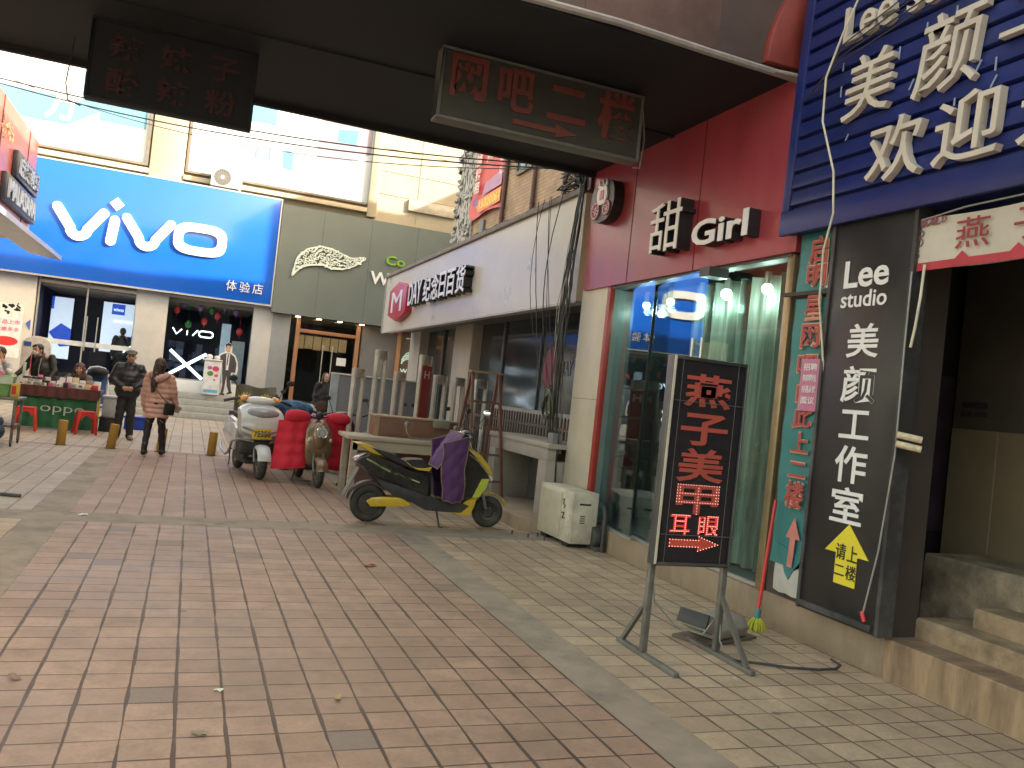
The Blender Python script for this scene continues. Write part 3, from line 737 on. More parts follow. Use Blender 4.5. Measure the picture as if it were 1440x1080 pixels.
# ================================================================== right row: nail shop with the red fascia
tan_ledge = M("tan_stone_ledge", (.3, .225, .155), .65, var=.14, scale=3, dirt=(.13, .095, .07), dirt_amt=.65, stretch=(1, 1, .5))
cream_t = M("cream_marble_tile", (.5, .45, .36), .4, var=.08, scale=2, dirt=(.3, .25, .19), dirt_amt=.35)
redb = M("deep_red_panel", (.33, .045, .06), .36, var=.2, scale=1.6, coat=.1, dirt=(.24, .09, .09), dirt_amt=.6, stretch=(1, 1, .3))
sh = thing("nail_shop", "corner shop with deep red fascia, glass front and cream tiled pillar under the footbridge", "shop", (4.45, 0, 0))
MB().box(0, 4, 5.56, 8.82, 0, .25).build("plinth", tan_ledge, sh, bevel=.01)
MB().box(-.02, .3, 8.80, 9.5, 0, 3.0).build("pillar", cream_t, sh, bevel=.004); MB().box(-.022, -.019, 8.80, 9.5, 1.66, 1.67).build("pillar_joint", M("joint_grey"), sh)
MB().box(-.03, .03, 8.72, 8.8, .25, 3.0).build("red_post", M("red_post_paint", (.3, .03, .02), .45), sh, bevel=.004)
MB().box(-.05, .5, 5.52, 9.42, 2.99, 4.6).build("fascia", redb, sh)
mb = MB()
for y in (8.33, 7.0): mb.box(-.053, -.05, y, y+.012, 2.99, 4.6)
mb.build("fascia_joint", M("joint_dark_red", (.08, .012, .015), .6), sh)
MB().box(-.02, .4, 5.6, 8.8, 2.96, 2.988).build("head_rail", M("dark_head_rail", (.09, .085, .08), .5), sh)
sg = glass("tinted_shop_glass", (.8, .88, .88), r0=.09)
def leaf(x0, y0, x1, y1, z0, z1, th=.01):
    a = MB(); vs = []
    for z in (z0, z1):
        for x, y in ((x0, y0), (x1, y1), (x1+th, y1), (x0+th, y0)): vs.append((x, y, z))
    return a.add(vs, [(3, 2, 1, 0), (4, 5, 6, 7), (0, 1, 5, 4), (1, 2, 6, 5), (2, 3, 7, 6), (3, 0, 4, 7)])
# the glass doors run askew of the street, the right-hand pane is flush
sgc = glass("clear_shop_glass", (.85, .92, .9), r0=.03)
for (x0, y0, x1, y1), nm, gm in (((.05, 5.66, .05, 6.95), "glass_pane", sgc), ((-.16, 6.55, .045, 7.78), "glass_door", sg), ((-.085, 7.63, .1, 8.72), "glass_door", sg)):
    q_ = leaf(x0, y0, x1, y1, .283, 2.95).build(nm, gm, sh)
    leaf(x0-.012, y0, x1-.012, y1, .255, .283, .035).build("bottom_rail", alu, q_)
MB().box(.03, .3, 8.73, 8.8, .25, 2.96).build("return_wall", M("grey_teal_return", (.16, .2, .2), .35, var=.15, scale=2), sh)
for y in (6.61, 6.46):
    xx = -.155; MB().cyl((xx-.06, y, 1.25), (xx-.06, y, 2.3), .016).bar((xx-.06, y, 1.3), (xx+.01, y, 1.3), .02).bar((xx-.06, y, 2.25), (xx+.01, y, 2.25), .02).build("door_handle", steel, sh)
MB().box(-.19, .02, 6.5, 6.66, 2.87, 2.955).build("door_hinge", M("dark_hinge", (.06, .06, .06), .4, .5), sh)
MB().box(-.01, .07, 5.57, 5.655, .25, 2.98).build("gold_post", M("brass_trim", (.3, .24, .14), .35, .6), sh, bevel=.004)
mb = MB(); mb.box(3.2, 3.3, 5.5, 9.5, .2, 3); mb.box(.3, 3.3, 9.35, 9.5, .2, 3); mb.box(.12, 3.3, 5.45, 5.55, .2, 3); mb.box(.12, 3.3, 5.5, 9.4, 2.96, 3.05); mb.box(.1, 3.3, 5.5, 9.4, .2, .26)
mb.build("interior_wall", M("dark_teal_interior", (.07, .085, .085), .6, var=.3, scale=2), sh)
# letters on the red fascia
lf = P3((4.395, 0, 0), (0, -1, 0), (0, 0, 1))
def yt(y): return -y
carr = thing("shop_lettering", "white and black three dimensional shop name on the red fascia", "shop lettering", (0, 0, 0))
mbb = MB(); mbw = MB()
text(mbb, "甜", lf, -7.62, 3.19, .58, .5, .15, 0); text(mbw, "甜", lf, -7.62, 3.19, .58, .5, .01, 0, .151)
text(mbb, "Girl", lf, -6.87, 3.17, .86, .24, .12, .02); text(mbw, "Girl", lf, -6.87, 3.17, .86, .24, .01, .02, .121)
mbb.build("letter_side", black_p, carr); mbw.build("letter_face", M("white_letter_face", (.75, .74, .74), .35, var=.04), carr)
cg = thing("carriage_emblem", "small pink and white pumpkin carriage emblem at the left end of the red fascia", "emblem", (4.395, 8.88, 4.0))
cf = P3((0, 0, 0), (0, -1, 0), (0, 0, 1))
MB().prism(oval(0, -.02, .3, .25, .8, 24), lambda u, v, w_: cf(u, v, w_), 0, .13).build("backing", black_p, cg)
mb = MB(); mb.prism(oval(.02, .05, .13, .12, .9, 20), lambda u, v, w_: cf(u, v, w_), .13, .15)
for x in (-.07, .02, .11): mb.prism([(x-.03, .15), (x+.03, .15), (x, .23)], lambda u, v, w_: cf(u, v, w_), .13, .15)
cab = mb.build("cab", M("white_letter_face"), cg)
MB().prism([(-.03, -.01), (.07, -.01), (.06, .1), (-.02, .1)], lambda u, v, w_: cf(u, v, w_), .15, .156).build("cab_window", M("pink_print", (.5, .1, .2), .4), cab)
for x, r in ((-.13, .09), (.15, .075)):
    m_ = MB(); m_.torus(cf(x, -.12, .14), (1, 0, 0), r, .014, 20, 6)
    for k in range(4): a = PI*k/4; m_.bar(cf(x+r*math.cos(a), -.12+r*math.sin(a), .14), cf(x-r*math.cos(a), -.12-r*math.sin(a), .14), .014)
    m_.build("wheel", M("pale_pink_print", (.6, .3, .36), .4), cg)
# curtain and lamps inside
grid = []
for j in range(2):
    z = .28+2.66*j; row = []
    for i in range(161):
        t = i/160; y = 5.6+2.1*t
        row.append((4.86+.055*math.sin(t*66+.8*math.sin(t*23))+.016*math.sin(t*157+1), y, z))
    grid.append(row)
cu_ = MB().sheet(grid).build("curtain", M("grey_green_curtain", (.19, .22, .185), .4, var=.5, scale=7, stretch=(1, 3, .12)), None, smooth=True, solid=.004)
tag(cu_, "grey green strip curtain hanging behind the right half of the glass front", "curtain")
lampm = M("cool_lamp_face", (.82, 1., .9), .3, var=0, emit=.9)
for x, y, r in ((4.78, 8.5, .045), (4.76, 7.95, .045), (4.75, 7.35, .045), (4.74, 6.9, .055), (4.74, 6.28, .051)):
    if not r: continue
    l_ = thing("ceiling_lamp", "round cool white lamp glowing near the ceiling behind the nail shop glass", "lamp", (x, y, 2.8), 0, "lamps behind the nail shop glass")
    MB().cyl((0, 0, .03), (0, 0, .155), .03).build("stem", alu, l_)
    MB().ell((0, 0, 0), (r, r, r)).build("globe", lampm, l_, smooth=True)
    ld_ = bpy.data.lights.new("lamp_light", 'POINT'); ld_.energy = 1.3 if r > .05 else .5; ld_.color = (.72, 1., .86); ld_.shadow_soft_size = r
    lo_ = bpy.data.objects.new("lamp_light", ld_); COL.objects.link(lo_); lo_.parent = l_; lo_.location = (0, 0, -r-.03)
for i, (y, c_) in enumerate(((8.45, (.05, .05, .055)), (7.5, (.2, .18, .15)))):
    ch = thing("salon_stool", ("dark", "pale")[i]+" round stool standing inside the nail shop behind the glass", "stool", (5.35, y, .26))
    MB().cyl((0, 0, .5), (0, 0, .6), .19, n=24).build("seat", M("stool_seat_%d" % i, c_, .4), ch, bevel=.02)
    MB().cyl((0, 0, .03), (0, 0, .5), .025).build("post", steel, ch)
    MB().cyl((0, 0, 0), (0, 0, .03), .17, n=24).build("base", steel, ch)

# ---- entrance house: teal banner, black board, blue ribbed sign, steps
eh = thing("stair_entrance", "gloomy stairway entrance with brown wall beside the worn tan steps", "building entrance", (4.45, 0, 0))
MB().box(0, 1.5, 4.29, 5.56, 0, .265).build("plinth", tan_ledge, eh, bevel=.01)
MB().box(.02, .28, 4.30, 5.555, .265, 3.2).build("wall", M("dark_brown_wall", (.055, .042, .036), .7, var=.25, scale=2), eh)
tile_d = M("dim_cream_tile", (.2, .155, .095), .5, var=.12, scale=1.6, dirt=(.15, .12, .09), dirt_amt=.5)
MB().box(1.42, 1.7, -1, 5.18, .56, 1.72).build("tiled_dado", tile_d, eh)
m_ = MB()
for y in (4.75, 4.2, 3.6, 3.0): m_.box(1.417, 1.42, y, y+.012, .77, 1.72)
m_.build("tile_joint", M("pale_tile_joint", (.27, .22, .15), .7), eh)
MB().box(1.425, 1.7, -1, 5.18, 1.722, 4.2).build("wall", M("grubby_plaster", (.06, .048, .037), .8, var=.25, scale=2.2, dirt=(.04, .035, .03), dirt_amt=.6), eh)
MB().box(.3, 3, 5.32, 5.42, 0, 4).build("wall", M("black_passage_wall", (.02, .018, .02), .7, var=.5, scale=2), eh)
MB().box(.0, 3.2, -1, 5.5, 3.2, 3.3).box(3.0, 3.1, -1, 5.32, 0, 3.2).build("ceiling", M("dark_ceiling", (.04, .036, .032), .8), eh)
pz = MB(); pf2 = P3((4.45+1.41-4.45, 0, 0), (0, -1, 0), (0, 0, 1))
MB().box(1.415, 1.424, 4.3, 4.62, 2.55, 2.95).build("old_poster", M("faded_poster_purple", (.08, .045, .05), .6, var=.4, scale=6), eh)
MB().box(1.415, 1.424, 4.42, 4.6, 2.2, 2.5).build("old_poster", M("faded_poster_brown", (.07, .05, .04), .6, var=.4, scale=8), eh)
mbt = MB(); text(mbt, "开锁 13580", pf2, -5.1, 1.82, .24, .05, .003); text(mbt, "疏通管道", pf2, -5.1, 1.89, .24, .05, .003); mbt.build("stencil_writing", black_p, eh)
pv = thing("wall_poster", "dark purple poster with pale strokes in the gap between black board and tiled wall", "poster", (4.8, 5.315, .85))
MB().box(-.1, 1.2, -.01, 0, 0, 1.3).build("sheet", M("dark_purple_poster", (.06, .04, .06), .4, var=.5, scale=3), pv)
mbt = MB(); text(mbt, "美容", P3((0, -.012, 0), (1, 0, 0), (0, 0, 1)), .3, .6, .35, .22, .003, .01); mbt.build("lettering", M("grey_print", (.22, .2, .22), .5), pv)

worn = M("worn_step_stone", (.34, .24, .15), .75, var=.3, scale=5, bump=.6, dirt=(.1, .075, .05), dirt_amt=.85)
sp = thing("entrance_steps", "worn chipped tan steps climbing into the dark entrance at right", "steps", (4.45, 0, 0))
def wornbox(x0, x1, y0, y1, z0, z1, rag):
    """step whose front edge is chipped along its length"""
    n = 44; rows = []
    prof = lambda k: RND.uniform(0, rag) if RND.random() < .45 else RND.uniform(0, rag*.25)
    m_ = MB(); rings = []
    c = 0.
    for i in range(n+1):
        y = y0+(y1-y0)*i/n; c = .5*c+.5*prof(i)
        rings.append([(x0, y, z0), (x1, y, z0), (x1, y, z1), (x0+c*1.2+.004, y, z1), (x0, y, z1-c-.004)])
    return m_.loft(rings)
def slip(name, m_, parent): return m_.build(name, worn, parent)
q = wornbox(0, .6, -1, 4.288, 0, .265, .02); q.build("bottom_step", M("stained_step_riser", (.31, .21, .13), .75, var=.35, scale=5, bump=.5, dirt=(.11, .07, .045), dirt_amt=.9, stretch=(1, 1.6, .35)), sp)
wornbox(.27, .9, -1, 4.3, .266, .4, .03).build("middle_step", worn, sp)
wornbox(.5, 1.2, -1, 4.06, .401, .53, .022).build("top_step", worn, sp)
wornbox(.8, 1.415, -1, 4.76, .266, .76, .035).build("landing_block", M("flaking_landing", (.32, .25, .17), .8, var=.5, scale=5, bump=.4, dirt=(.1, .08, .06), dirt_amt=.8), sp)
MB().prism([(4.76, .27), (5.2, .27), (4.76, .74)], lambda u, v, w_: Vector((w_, u, v)), .84, .98).build("stringer", worn, sp)

# teal banner
tealm = M("teal_vinyl", (.035, .2, .205), .45, var=.12, scale=3, dirt=(.1, .26, .25), dirt_amt=.35)
tb = thing("banner", "tall faded teal vertical banner with red outlined characters and an up arrow", "banner", (4.45, 0, 0))
tf = P3((-.01, 0, 0), (0, -1, 0), (0, 0, 1))
def wavy(y0, y1, z0, z1, off, nz=16, ny=6, rag0=0., amp=.012):
    g = []
    for j in range(nz+1):
        z = z0+(z1-z0)*j/nz; row = []
        for i in range(ny+1):
            y = y0+(y1-y0)*i/ny
            zz = z + (rag0*RND.uniform(-1, 1) if j == 0 else 0)
            row.append((-off-amp*(.5+.5*math.sin(z*5.3+y*7))-.004*math.sin(z*17), y+.006*math.sin(z*4), zz))
        g.append(row)
    return MB().sheet(g)
wavy(5.07, 5.5, 2.66, 3.12, .012).build("upper_sheet", tealm, tb, smooth=True, solid=.003)
wavy(5.0, 5.485, .52, 2.6, .012, 30).build("lower_sheet", tealm, tb, smooth=True, solid=.003)
wavy(4.98, 5.42, .3, .68, .008, 6, 6, .015).build("torn_bottom", M("peeled_white_backing", (.5, .49, .46), .6, var=.15, scale=4), tb, smooth=True, solid=.003)
tt = MB(); tt.prism([(-5.42, .68), (-5.02, .6), (-5.06, .66), (-5.12, .58), (-5.2, .5), (-5.25, .42), (-5.3, .47), (-5.33, .56)], lambda u, v, w_: tf(u, v, w_), .016, .02)
tt.build("torn_tongue", tealm, tb)
orl = M("orange_outline_print", (.62, .3, .2), .5, var=.1); crl = M("crimson_print", (.42, .07, .06), .5, var=.15)
m1 = MB(); m2 = MB()
cs = [("启", 2.86, .22, .22), ("明", 2.68, .23, .18), ("星", 2.42, .2, .2), ("网", 2.2, .22, .2), ("吧", 1.98, .24, .18), ("由", 1.78, .2, .18), ("此", 1.58, .22, .19), ("上", 1.39, .2, .17), ("二", 1.2, .2, .13), ("楼", .96, .23, .22)]
for ch, z, w_, h_ in cs:
    text(m1, ch, tf, -5.25-w_/2, z, w_, h_, .004, .03, .032); text(m2, ch, tf, -5.25-w_/2+.01, z+.01, w_-.02, h_-.02, .004, .015, .037)
m1.build("letter_outline", orl, tb); m2.build("letter_face", crl, tb)
MB().prism([(-5.26, .52), (-5.2, .52), (-5.19, .74), (-5.14, .74), (-5.22, .9), (-5.3, .74), (-5.25, .74)], lambda u, v, w_: tf(u, v, w_), .032, .037).build("arrow", M("coral_print", (.55, .2, .17), .5), tb)
MB().obox((-.05, 5.3, 2.635), (.03, .62, .03), (.02, 0, 0)).build("batten", M("dark_batten", (.06, .045, .04), .7), tb)
MB().obox((-.03, 5.1, 2.72), (.006, .1, .13), (.3, 0, 0)).build("peeled_corner", M("peeled_white_backing"), tb)
fl = thing("flyer", "small pink printed flyer pasted over the middle of the teal banner", "flyer", (4.395, 5.2, 1.72))
MB().box(-.004, 0, -.12, .1, 0, .4).build("sheet", M("pink_paper", (.52, .18, .3), .55, var=.12, scale=9), fl)
mbt = MB(); ff = P3((-.005, 0, 0), (0, -1, 0), (0, 0, 1))
for i, s_ in enumerate(("招聘", "美容师学徒", "待遇从优", "面议")): text(mbt, s_, ff, -.07, .31-.085*i, .15, .055, .003, .01)
mbt.build("lettering", M("white_letter_face"), fl)

# black studio board
lb = thing("sign_board", "tall black board with white studio name and yellow up arrow", "sign board", (4.45, 0, .28))
MB().box(-.11, 0, 4.27, 5.0, 0, 2.84).build("board", M("black_board", (.022, .02, .021), .4, var=.25, scale=3, dirt=(.05, .045, .04), dirt_amt=.4), lb, bevel=.006)
MB().box(-.12, 0.01, 5.0, 5.03, 0, 2.84).box(-.12, 0.01, 4.24, 4.27, 0, 2.84).build("edge_frame", M("scuffed_black_frame", (.04, .04, .042), .4, dirt=(.2, .2, .2), dirt_amt=.4), lb)
MB().box(-.13, 0, 4.3, 5.0, .02, .06).build("bottom_trim", M("scuffed_black_frame"), lb)
bf = P3((-.112, 0, -.28), (0, -1, 0), (0, 0, 1)); mbt = MB()
text(mbt, "Lee", bf, -4.87, 2.62, .42, .2, .004, .02); text(mbt, "studio", bf, -4.88, 2.48, .43, .12, .004, .012)
for ch, z, w_, h_ in (("美", 2.12, .3, .24), ("颜", 1.8, .32, .26), ("工", 1.55, .28, .2), ("作", 1.24, .3, .26), ("室", .96, .3, .25)): text(mbt, ch, bf, -4.63-w_/2, z, w_, h_, .004, .015)
mbt.build("lettering", M("white_letter_face"), lb)
ya = MB().prism([(-4.68, .54), (-4.48, .54), (-4.48, .75), (-4.38, .75), (-4.58, .96), (-4.79, .75), (-4.68, .75)], lambda u, v, w_: bf(u, v, w_), 0, .005).build("yellow_arrow", M("yellow_vinyl", (.72, .6, .03), .5, var=.06), lb)
mbt = MB()
for ch, x, z, h_ in (("请", -4.68, .71, .11), ("上", -4.57, .71, .11), ("二", -4.68, .6, .07), ("楼", -4.57, .585, .1)): text(mbt, ch, bf, x, z, .095, h_, .003, .01, .006)
mbt.build("arrow_writing", black_p, ya)
MB().tube([(-.13, 4.24, 2.4), (-.15, 4.22, 1.9), (-.13, 4.23, 1.2), (-.14, 4.28, .55), (-.15, 4.35, .12)], .006, 6).build("cable", M("grey_cable"), lb)
MB().cyl((-.15, 4.36, .14), (-.15, 4.33, .08), .014).build("red_plug", M("red_plastic", (.6, .03, .03), .35), lb)
MB().cyl((-.16, 4.2, 1.33), (-.05, 4.1, 1.31), .022).cyl((-.16, 4.2, 1.27), (-.05, 4.1, 1.25), .022).build("tape_wrap", M("cream_tape", (.6, .5, .33), .5, var=.3, scale=30), lb)

# blue ribbed sign
bs = thing("ribbed_sign", "large dark blue ribbed sign with cream raised characters at upper right", "shop sign", (4.45, 0, 3.12))
navy = M("navy_ribbed_metal", (.012, .022, .135), .42, var=.18, scale=2.5, dirt=(.05, .06, .12), dirt_amt=.35)
MB().box(-.12, .3, 1.0, 5.57, 0, 2.3).build("backing", navy, bs)
mb = MB()
for i in range(15):
    z = .2+.137*i
    mb.prism([(-.12, z), (-.165, z+.012), (-.15, z+.122), (-.12, z+.122)], lambda u, v, w_: Vector((u, w_, v)), 1.0, 5.5)
mb.build("ribs", navy, bs, bevel=.004)
MB().box(-.17, -.12, 1.0, 5.6, -.02, .17).build("bottom_rail", navy, bs, bevel=.006)
MB().prism([(5.51, .17), (5.6, .17), (5.55, 1.75), (5.47, 2.3), (5.42, 2.3)], lambda u, v, w_: Vector((w_, u, v)), -.168, -.12).build("end_rail", navy, bs, bevel=.006)
crm = M("cream_raised_letter", (.62, .54, .46), .5, var=.1, scale=5, dirt=(.35, .3, .25), dirt_amt=.3)
cf2 = P3((-.165, 0, -3.12), (0, -1, 0), (0, 0, 1)); mbt = MB()
text(mbt, "Lee studio", cf2, -5.02, 4.44, 1.45, .27, .05, .008)
for ch, x, z, w_, h_ in (("美", -4.97, 3.84, .45, .45), ("颜", -4.32, 3.81, .49, .52), ("工", -3.68, 4.0, .46, .26), ("作", -3.05, 3.83, .46, .48), ("室", -2.42, 3.83, .46, .48)): text(mbt, ch, cf2, x, z, w_, h_, .05, .004, 0, .12)
mbt.build("lettering", crm, bs)
mbt = MB()
for ch, x in (("欢", -4.66), ("迎", -4.09), ("光", -3.5), ("临", -2.95)): text(mbt, ch, cf2, x, 3.31, .47, .43, .06, 0.004, 0, .05)
mbt.build("lettering", crm, bs)
mb = MB()
for i in range(20):
    y, z = RND.uniform(3.6, 5.1), RND.uniform(3.7, 4.5)
    mb.obox(cf2(-y, z, .012), (.004, .012, RND.uniform(.05, .1)), (RND.choice((0, .5, PI/2)), 0, 0))
mb.build("tape_marks", M("pale_blue_tape", (.25, .3, .42), .6), bs)
mb = MB()
for k in range(4):
    z0 = 4.2+.04*k; mb.tube([(-.2, 5.5-.1*k, 4.12-3.12+.02*k), (-.24, 5.0, z0+.1-3.12), (-.22, 4.4, z0+.2-3.12+.02*k), (-.22, 3.4, z0+.36-3.12)], .005, 5)
mb.build("thin_wires", M("dark_wire", (.05, .05, .06), .5), bs)
cb = MB().tube([(4.2, 4.76, 4.9), (4.16, 4.82, 4.67), (4.15, 4.93, 4.46), (4.15, 5.06, 4.19), (4.15, 5.05, 3.86), (4.16, 4.89, 3.45), (4.16, 4.85, 3.14), (4.2, 4.96, 2.9), (4.26, 5.02, 2.53), (4.32, 5.01, 2.2), (4.36, 5.0, 1.95)], .008, 8).build("cable", M("cream_cable", (.6, .55, .42), .5), None, smooth=True)
tag(cb, "loose cream cable dangling down over the blue ribbed sign and teal banner", "cable")
cb = MB().tube([(4.34, 4.16, 2.72), (4.30, 4.13, 2.5), (4.3, 4.15, 2.3), (4.31, 4.18, 2.18)], .009, 8).build("cable", M("cream_cable"), None, smooth=True)
tag(cb, "short cream cable hanging at the edge of black board below the white banner", "cable")
# white banner over the entrance
wbn = thing("banner", "cream banner with red characters and red scalloped border over the entrance", "banner", (4.38, 0, 2.7))
g = []
for j in range(6):
    row = []
    for i in range(33):
        y = 4.28-2.6*i/32; z = .335*j/5
        row.append((-.012*math.sin(y*6+1)-.004*math.sin(z*20), y, z+.012*math.sin(y*3)+.02*(y-4.28)*0))
    g.append(row)
MB().sheet(g).build("cloth", M("cream_banner_vinyl", (.56, .5, .42), .55, var=.1, scale=4), wbn, smooth=True, solid=.003)
wf = P3((-.018, 0, 0), (0, -1, 0), (0, 0, 1)); mbr = MB()
zb = [(-4.28, -.012), (-1.7, -.012), (-1.7, .04)]
for k in range(6): c = -2.0-.38*k; zb += [(c+.05, .04), (c, .085), (c-.05, .04)]
zb += [(-4.28, .04)]
mbr.prism(zb, lambda u, v, w_: wf(u, v, w_), 0, .004)
mbr.build("red_border", M("banner_red_print", (.45, .04, .06), .55), wbn)
mbt = MB()
for i, ch in enumerate("燕子美甲"): text(mbt, ch, wf, -3.96+.4*i, .1, .24, .19, .004)
mbt.build("lettering", M("banner_dark_red", (.3, .035, .04), .55), wbn)
mb = MB()
for i in range(16):
    t = i/15; mb.torus(wf(-4.25+.03*math.sin(i*3)+.22*max(0, t-.5)*1.5, .31-.22*max(0, .5-t)*2, .003), (1, 0, 0), .02+.008*math.sin(i*5), .004, 12, 5)
mb.build("corner_ornament", M("banner_mauve_print", (.3, .1, .14), .55), wbn)
MB().tube([(-.02, 4.3, .32), (-.02, 3.9, .36), (-.02, 3.0, .37)], .006, 6).build("hem_cord", M("grey_cable"), wbn)
# upper storeys over the two shops
up = thing("corner_building", "plain upper storeys of the corner building above the red and blue signs", "building", (4.75, 0, 0))
MB().box(0, 8, -12, 9.45, 4.62, 8.2).box(.2, 8, -12, -1, 0, 4.6).build("wall", M("dull_plaster", (.25, .22, .19), .8, var=.12, scale=1.5), up)
MB().box(-.1, 8, -12, 9.45, 8.2, 8.45).build("parapet", M("dull_plaster"), up)

# ================================================================== general store with the long white sign, brick house above it
gsb = thing("brick_building", "tan brick building with brown pipes rising above the long white store sign", "building", (5.3, 0, 0))
tanbrick = bricks("tan_brick", (.5, .33, .2), (.42, .27, .16), (.3, .22, .15))
MB().box(.3, 8, 9.5, 18.2, 4.2, 11.0).build("wall", tanbrick, gsb)
MB().box(.25, 8, 18.2, 19.45, 4.2, 11.0).build("bare_end_wall", None, gsb)
m_, t_, p_, N_, L_ = _nodes("hacked_plaster")
tc_ = N_("ShaderNodeTexCoord"); mp_ = N_("ShaderNodeMapping"); mp_.inputs["Scale"].default_value = (1, 2.2, 1.4); L_(tc_.outputs["Object"], mp_.inputs[0])
vo_ = N_("ShaderNodeTexVoronoi"); vo_.inputs["Scale"].default_value = 3.4; vo_.feature = 'DISTANCE_TO_EDGE'; L_(mp_.outputs[0], vo_.inputs[0])
no_ = N_("ShaderNodeTexNoise"); no_.inputs["Scale"].default_value = 5; no_.inputs["Detail"].default_value = 9; L_(mp_.outputs[0], no_.inputs["Vector"])
rp_ = N_("ShaderNodeValToRGB"); rp_.color_ramp.elements[0].position = .42; rp_.color_ramp.elements[0].color = (.035, .03, .025, 1); rp_.color_ramp.elements[1].position = .62; rp_.color_ramp.elements[1].color = (.5, .47, .42, 1)
L_(math_(t_, 'MULTIPLY_ADD', vo_.outputs[0], .6, no_.outputs[0]), rp_.inputs[0]); L_(rp_.outputs[0], p_.inputs["Base Color"]); p_.inputs["Roughness"].default_value = .9
b_ = N_("ShaderNodeBump"); b_.inputs["Strength"].default_value = .8; b_.inputs["Distance"].default_value = .03; L_(no_.outputs[0], b_.inputs["Height"]); L_(b_.outputs[0], p_.inputs["Normal"])
[o for o in gsb.children if o.name.startswith("bare_end_wall")][0].data.materials.append(m_)
mb = MB()
for k in range(60):
    z = 4.3+RND.random()*3.2; y = RND.choice((19.46, 18.2+1.2*RND.random()))
    mb.obox((.24, y, z), (.05+.05*RND.random(), .1*RND.random()+.04, .05+.12*RND.random()), (RND.random(), RND.random(), RND.random()))
mb.build("rubble_edge", m_, gsb)
MB().box(.1, 8, 9.5, 19.45, 11.0, 11.25).build("parapet", M("dull_plaster"), gsb)  # top raised out of view so the building shades the kiosk face
pipe_m = M("brown_pipe", (.13, .06, .045), .5, var=.2)
for y in (16.15, 14.5, 13.05):
    MB().cyl((.24, y, 4.2), (.24, y, 11.0), .045).torus((.24, y, 5.2), (0, 0, 1), .045, .012, 16, 6).torus((.24, y, 6.4), (0, 0, 1), .045, .012, 16, 6).build("drain_pipe", pipe_m, gsb, smooth=True)
MB().box(.26, .3, 9.6, 18.2, 4.28, 4.34).build("string_course", M("tan_render", (.5, .36, .22), .8), gsb)
wn_ = MB().box(.27, .31, 14.72, 15.5, 6.0, 7.3).build("window", M("window_green_glass", (.13, .2, .19), .15), gsb)
MB().box(.24, .3, 14.64, 14.73, 5.95, 7.35).box(.24, .3, 15.49, 15.58, 5.95, 7.35).box(.24, .3, 14.73, 15.49, 5.93, 6.0).box(.25, .3, 15.08, 15.12, 6.0, 7.3).build("frame", M("window_frame_brown", (.1, .08, .06), .5), wn_)
MB().box(.24, .3, 17.3, 17.55, 4.3, 5.35).build("wall_box", M("grey_wall_box", (.17, .17, .17), .6), gsb, bevel=.01)
bn = thing("banner", "red to orange letting banner with white characters hung on the tan brick wall", "banner", (5.52, 0, 5.42))
g = []
for j in range(9):
    row = []
    for i in range(9):
        t = i/8; y = 18.1-1.95*t; z = 1.85*j/8*(1)+.05*t
        if j == 0: z = .0+.06*math.sin(t*3)
        row.append((.02*math.sin(y*4)+.015*math.sin(z*5+y), y+(.28 if (i == 0 and j in (1, 2)) else 0), z))
    g.append(row)
MB().sheet(g).build("cloth", M("banner_red_vinyl", (.62, .05, .045), .5, var=.08, scale=2), bn, smooth=True, solid=.004)
nf = P3((-.042, 0, 0), (0, -1, 0), (0, 0, 1))
MB().prism([(-17.55, .1), (-16.17, .12), (-16.17, .42), (-17.85, .38)], lambda u, v, w_: nf(u, v, w_), 0, .003).build("orange_band", M("banner_orange", (.75, .25, .04), .5), bn)
MB().prism([(-17.4, .45), (-16.17, .47), (-16.17, .78), (-17.2, .7)], lambda u, v, w_: nf(u, v, w_), 0, .003).build("mauve_band", M("banner_mauve", (.42, .2, .34), .5), bn)
mbt = MB()
for i, ch in enumerate("旺铺招租"): text(mbt, ch, nf, -18.0, 1.5-.31*i, .36, .26, .003, .02, .003)
for i, ch in enumerate("有意转让"): text(mbt, ch, nf, -17.3+(.5 if i > 1 else 0), 1.5-.36*(i % 2), .4, .32, .003, .02, .003)
for i, ch in enumerate("价格面议"): text(mbt, ch, nf, -16.4, 1.5-.27*i, .2, .2, .003, .01, .003)
mbt.build("lettering", M("pale_pink_letter", (.78, .6, .55), .5), bn)
mbt = MB(); text(mbt, "15820061", nf, -17.5, .16, 1.28, .2, .003, .02, .004); mbt.build("phone_number", M("yellow_letter", (.8, .6, .08), .5), bn)
mbt = MB(); text(mbt, "电话", nf, -18.0, .28, .4, .2, .003, .02, .004); mbt.build("small_writing", M("blue_letter", (.12, .1, .4), .5), bn)

# ---- store front
gst = thing("general_store", "shadowy general store front with dark glass bays and pale pillars under the white sign", "shop front", (5.3, 0, 0))
pale = M("pale_render_pillar", (.4, .37, .32), .6, var=.1, scale=2, dirt=(.22, .2, .17), dirt_amt=.4)
MB().box(-.12, .4, 16.1, 17.3, 0, 3.05).build("pillar", pale, gst, bevel=.01)
MB().box(-.12, .4, 20.2, 21.2, 0, 3.05).build("pillar", pale, gst, bevel=.01)
MB().box(-.02, .4, 9.5, 11.0, 0, 3.05).build("pillar", M("dark_pillar", (.12, .11, .1), .6), gst, bevel=.01)
dg = M("smoked_store_glass", (.035, .045, .05), .06, var=.3, scale=1.5, spec=.8)
bay = MB().box(.1, .16, 11.0, 14.8, 1.42, 3.0).build("window", dg, gst)
MB().box(.04, .18, 11.0, 14.8, 1.34, 1.42).build("sill", M("grey_sill", (.34, .33, .31), .5), bay)
MB().box(.07, .1, 12.9, 12.94, 1.42, 3.0).box(.07, .1, 14.7, 14.8, 1.42, 3.0).build("frame", M("dark_frame", (.07, .07, .07), .4), bay)
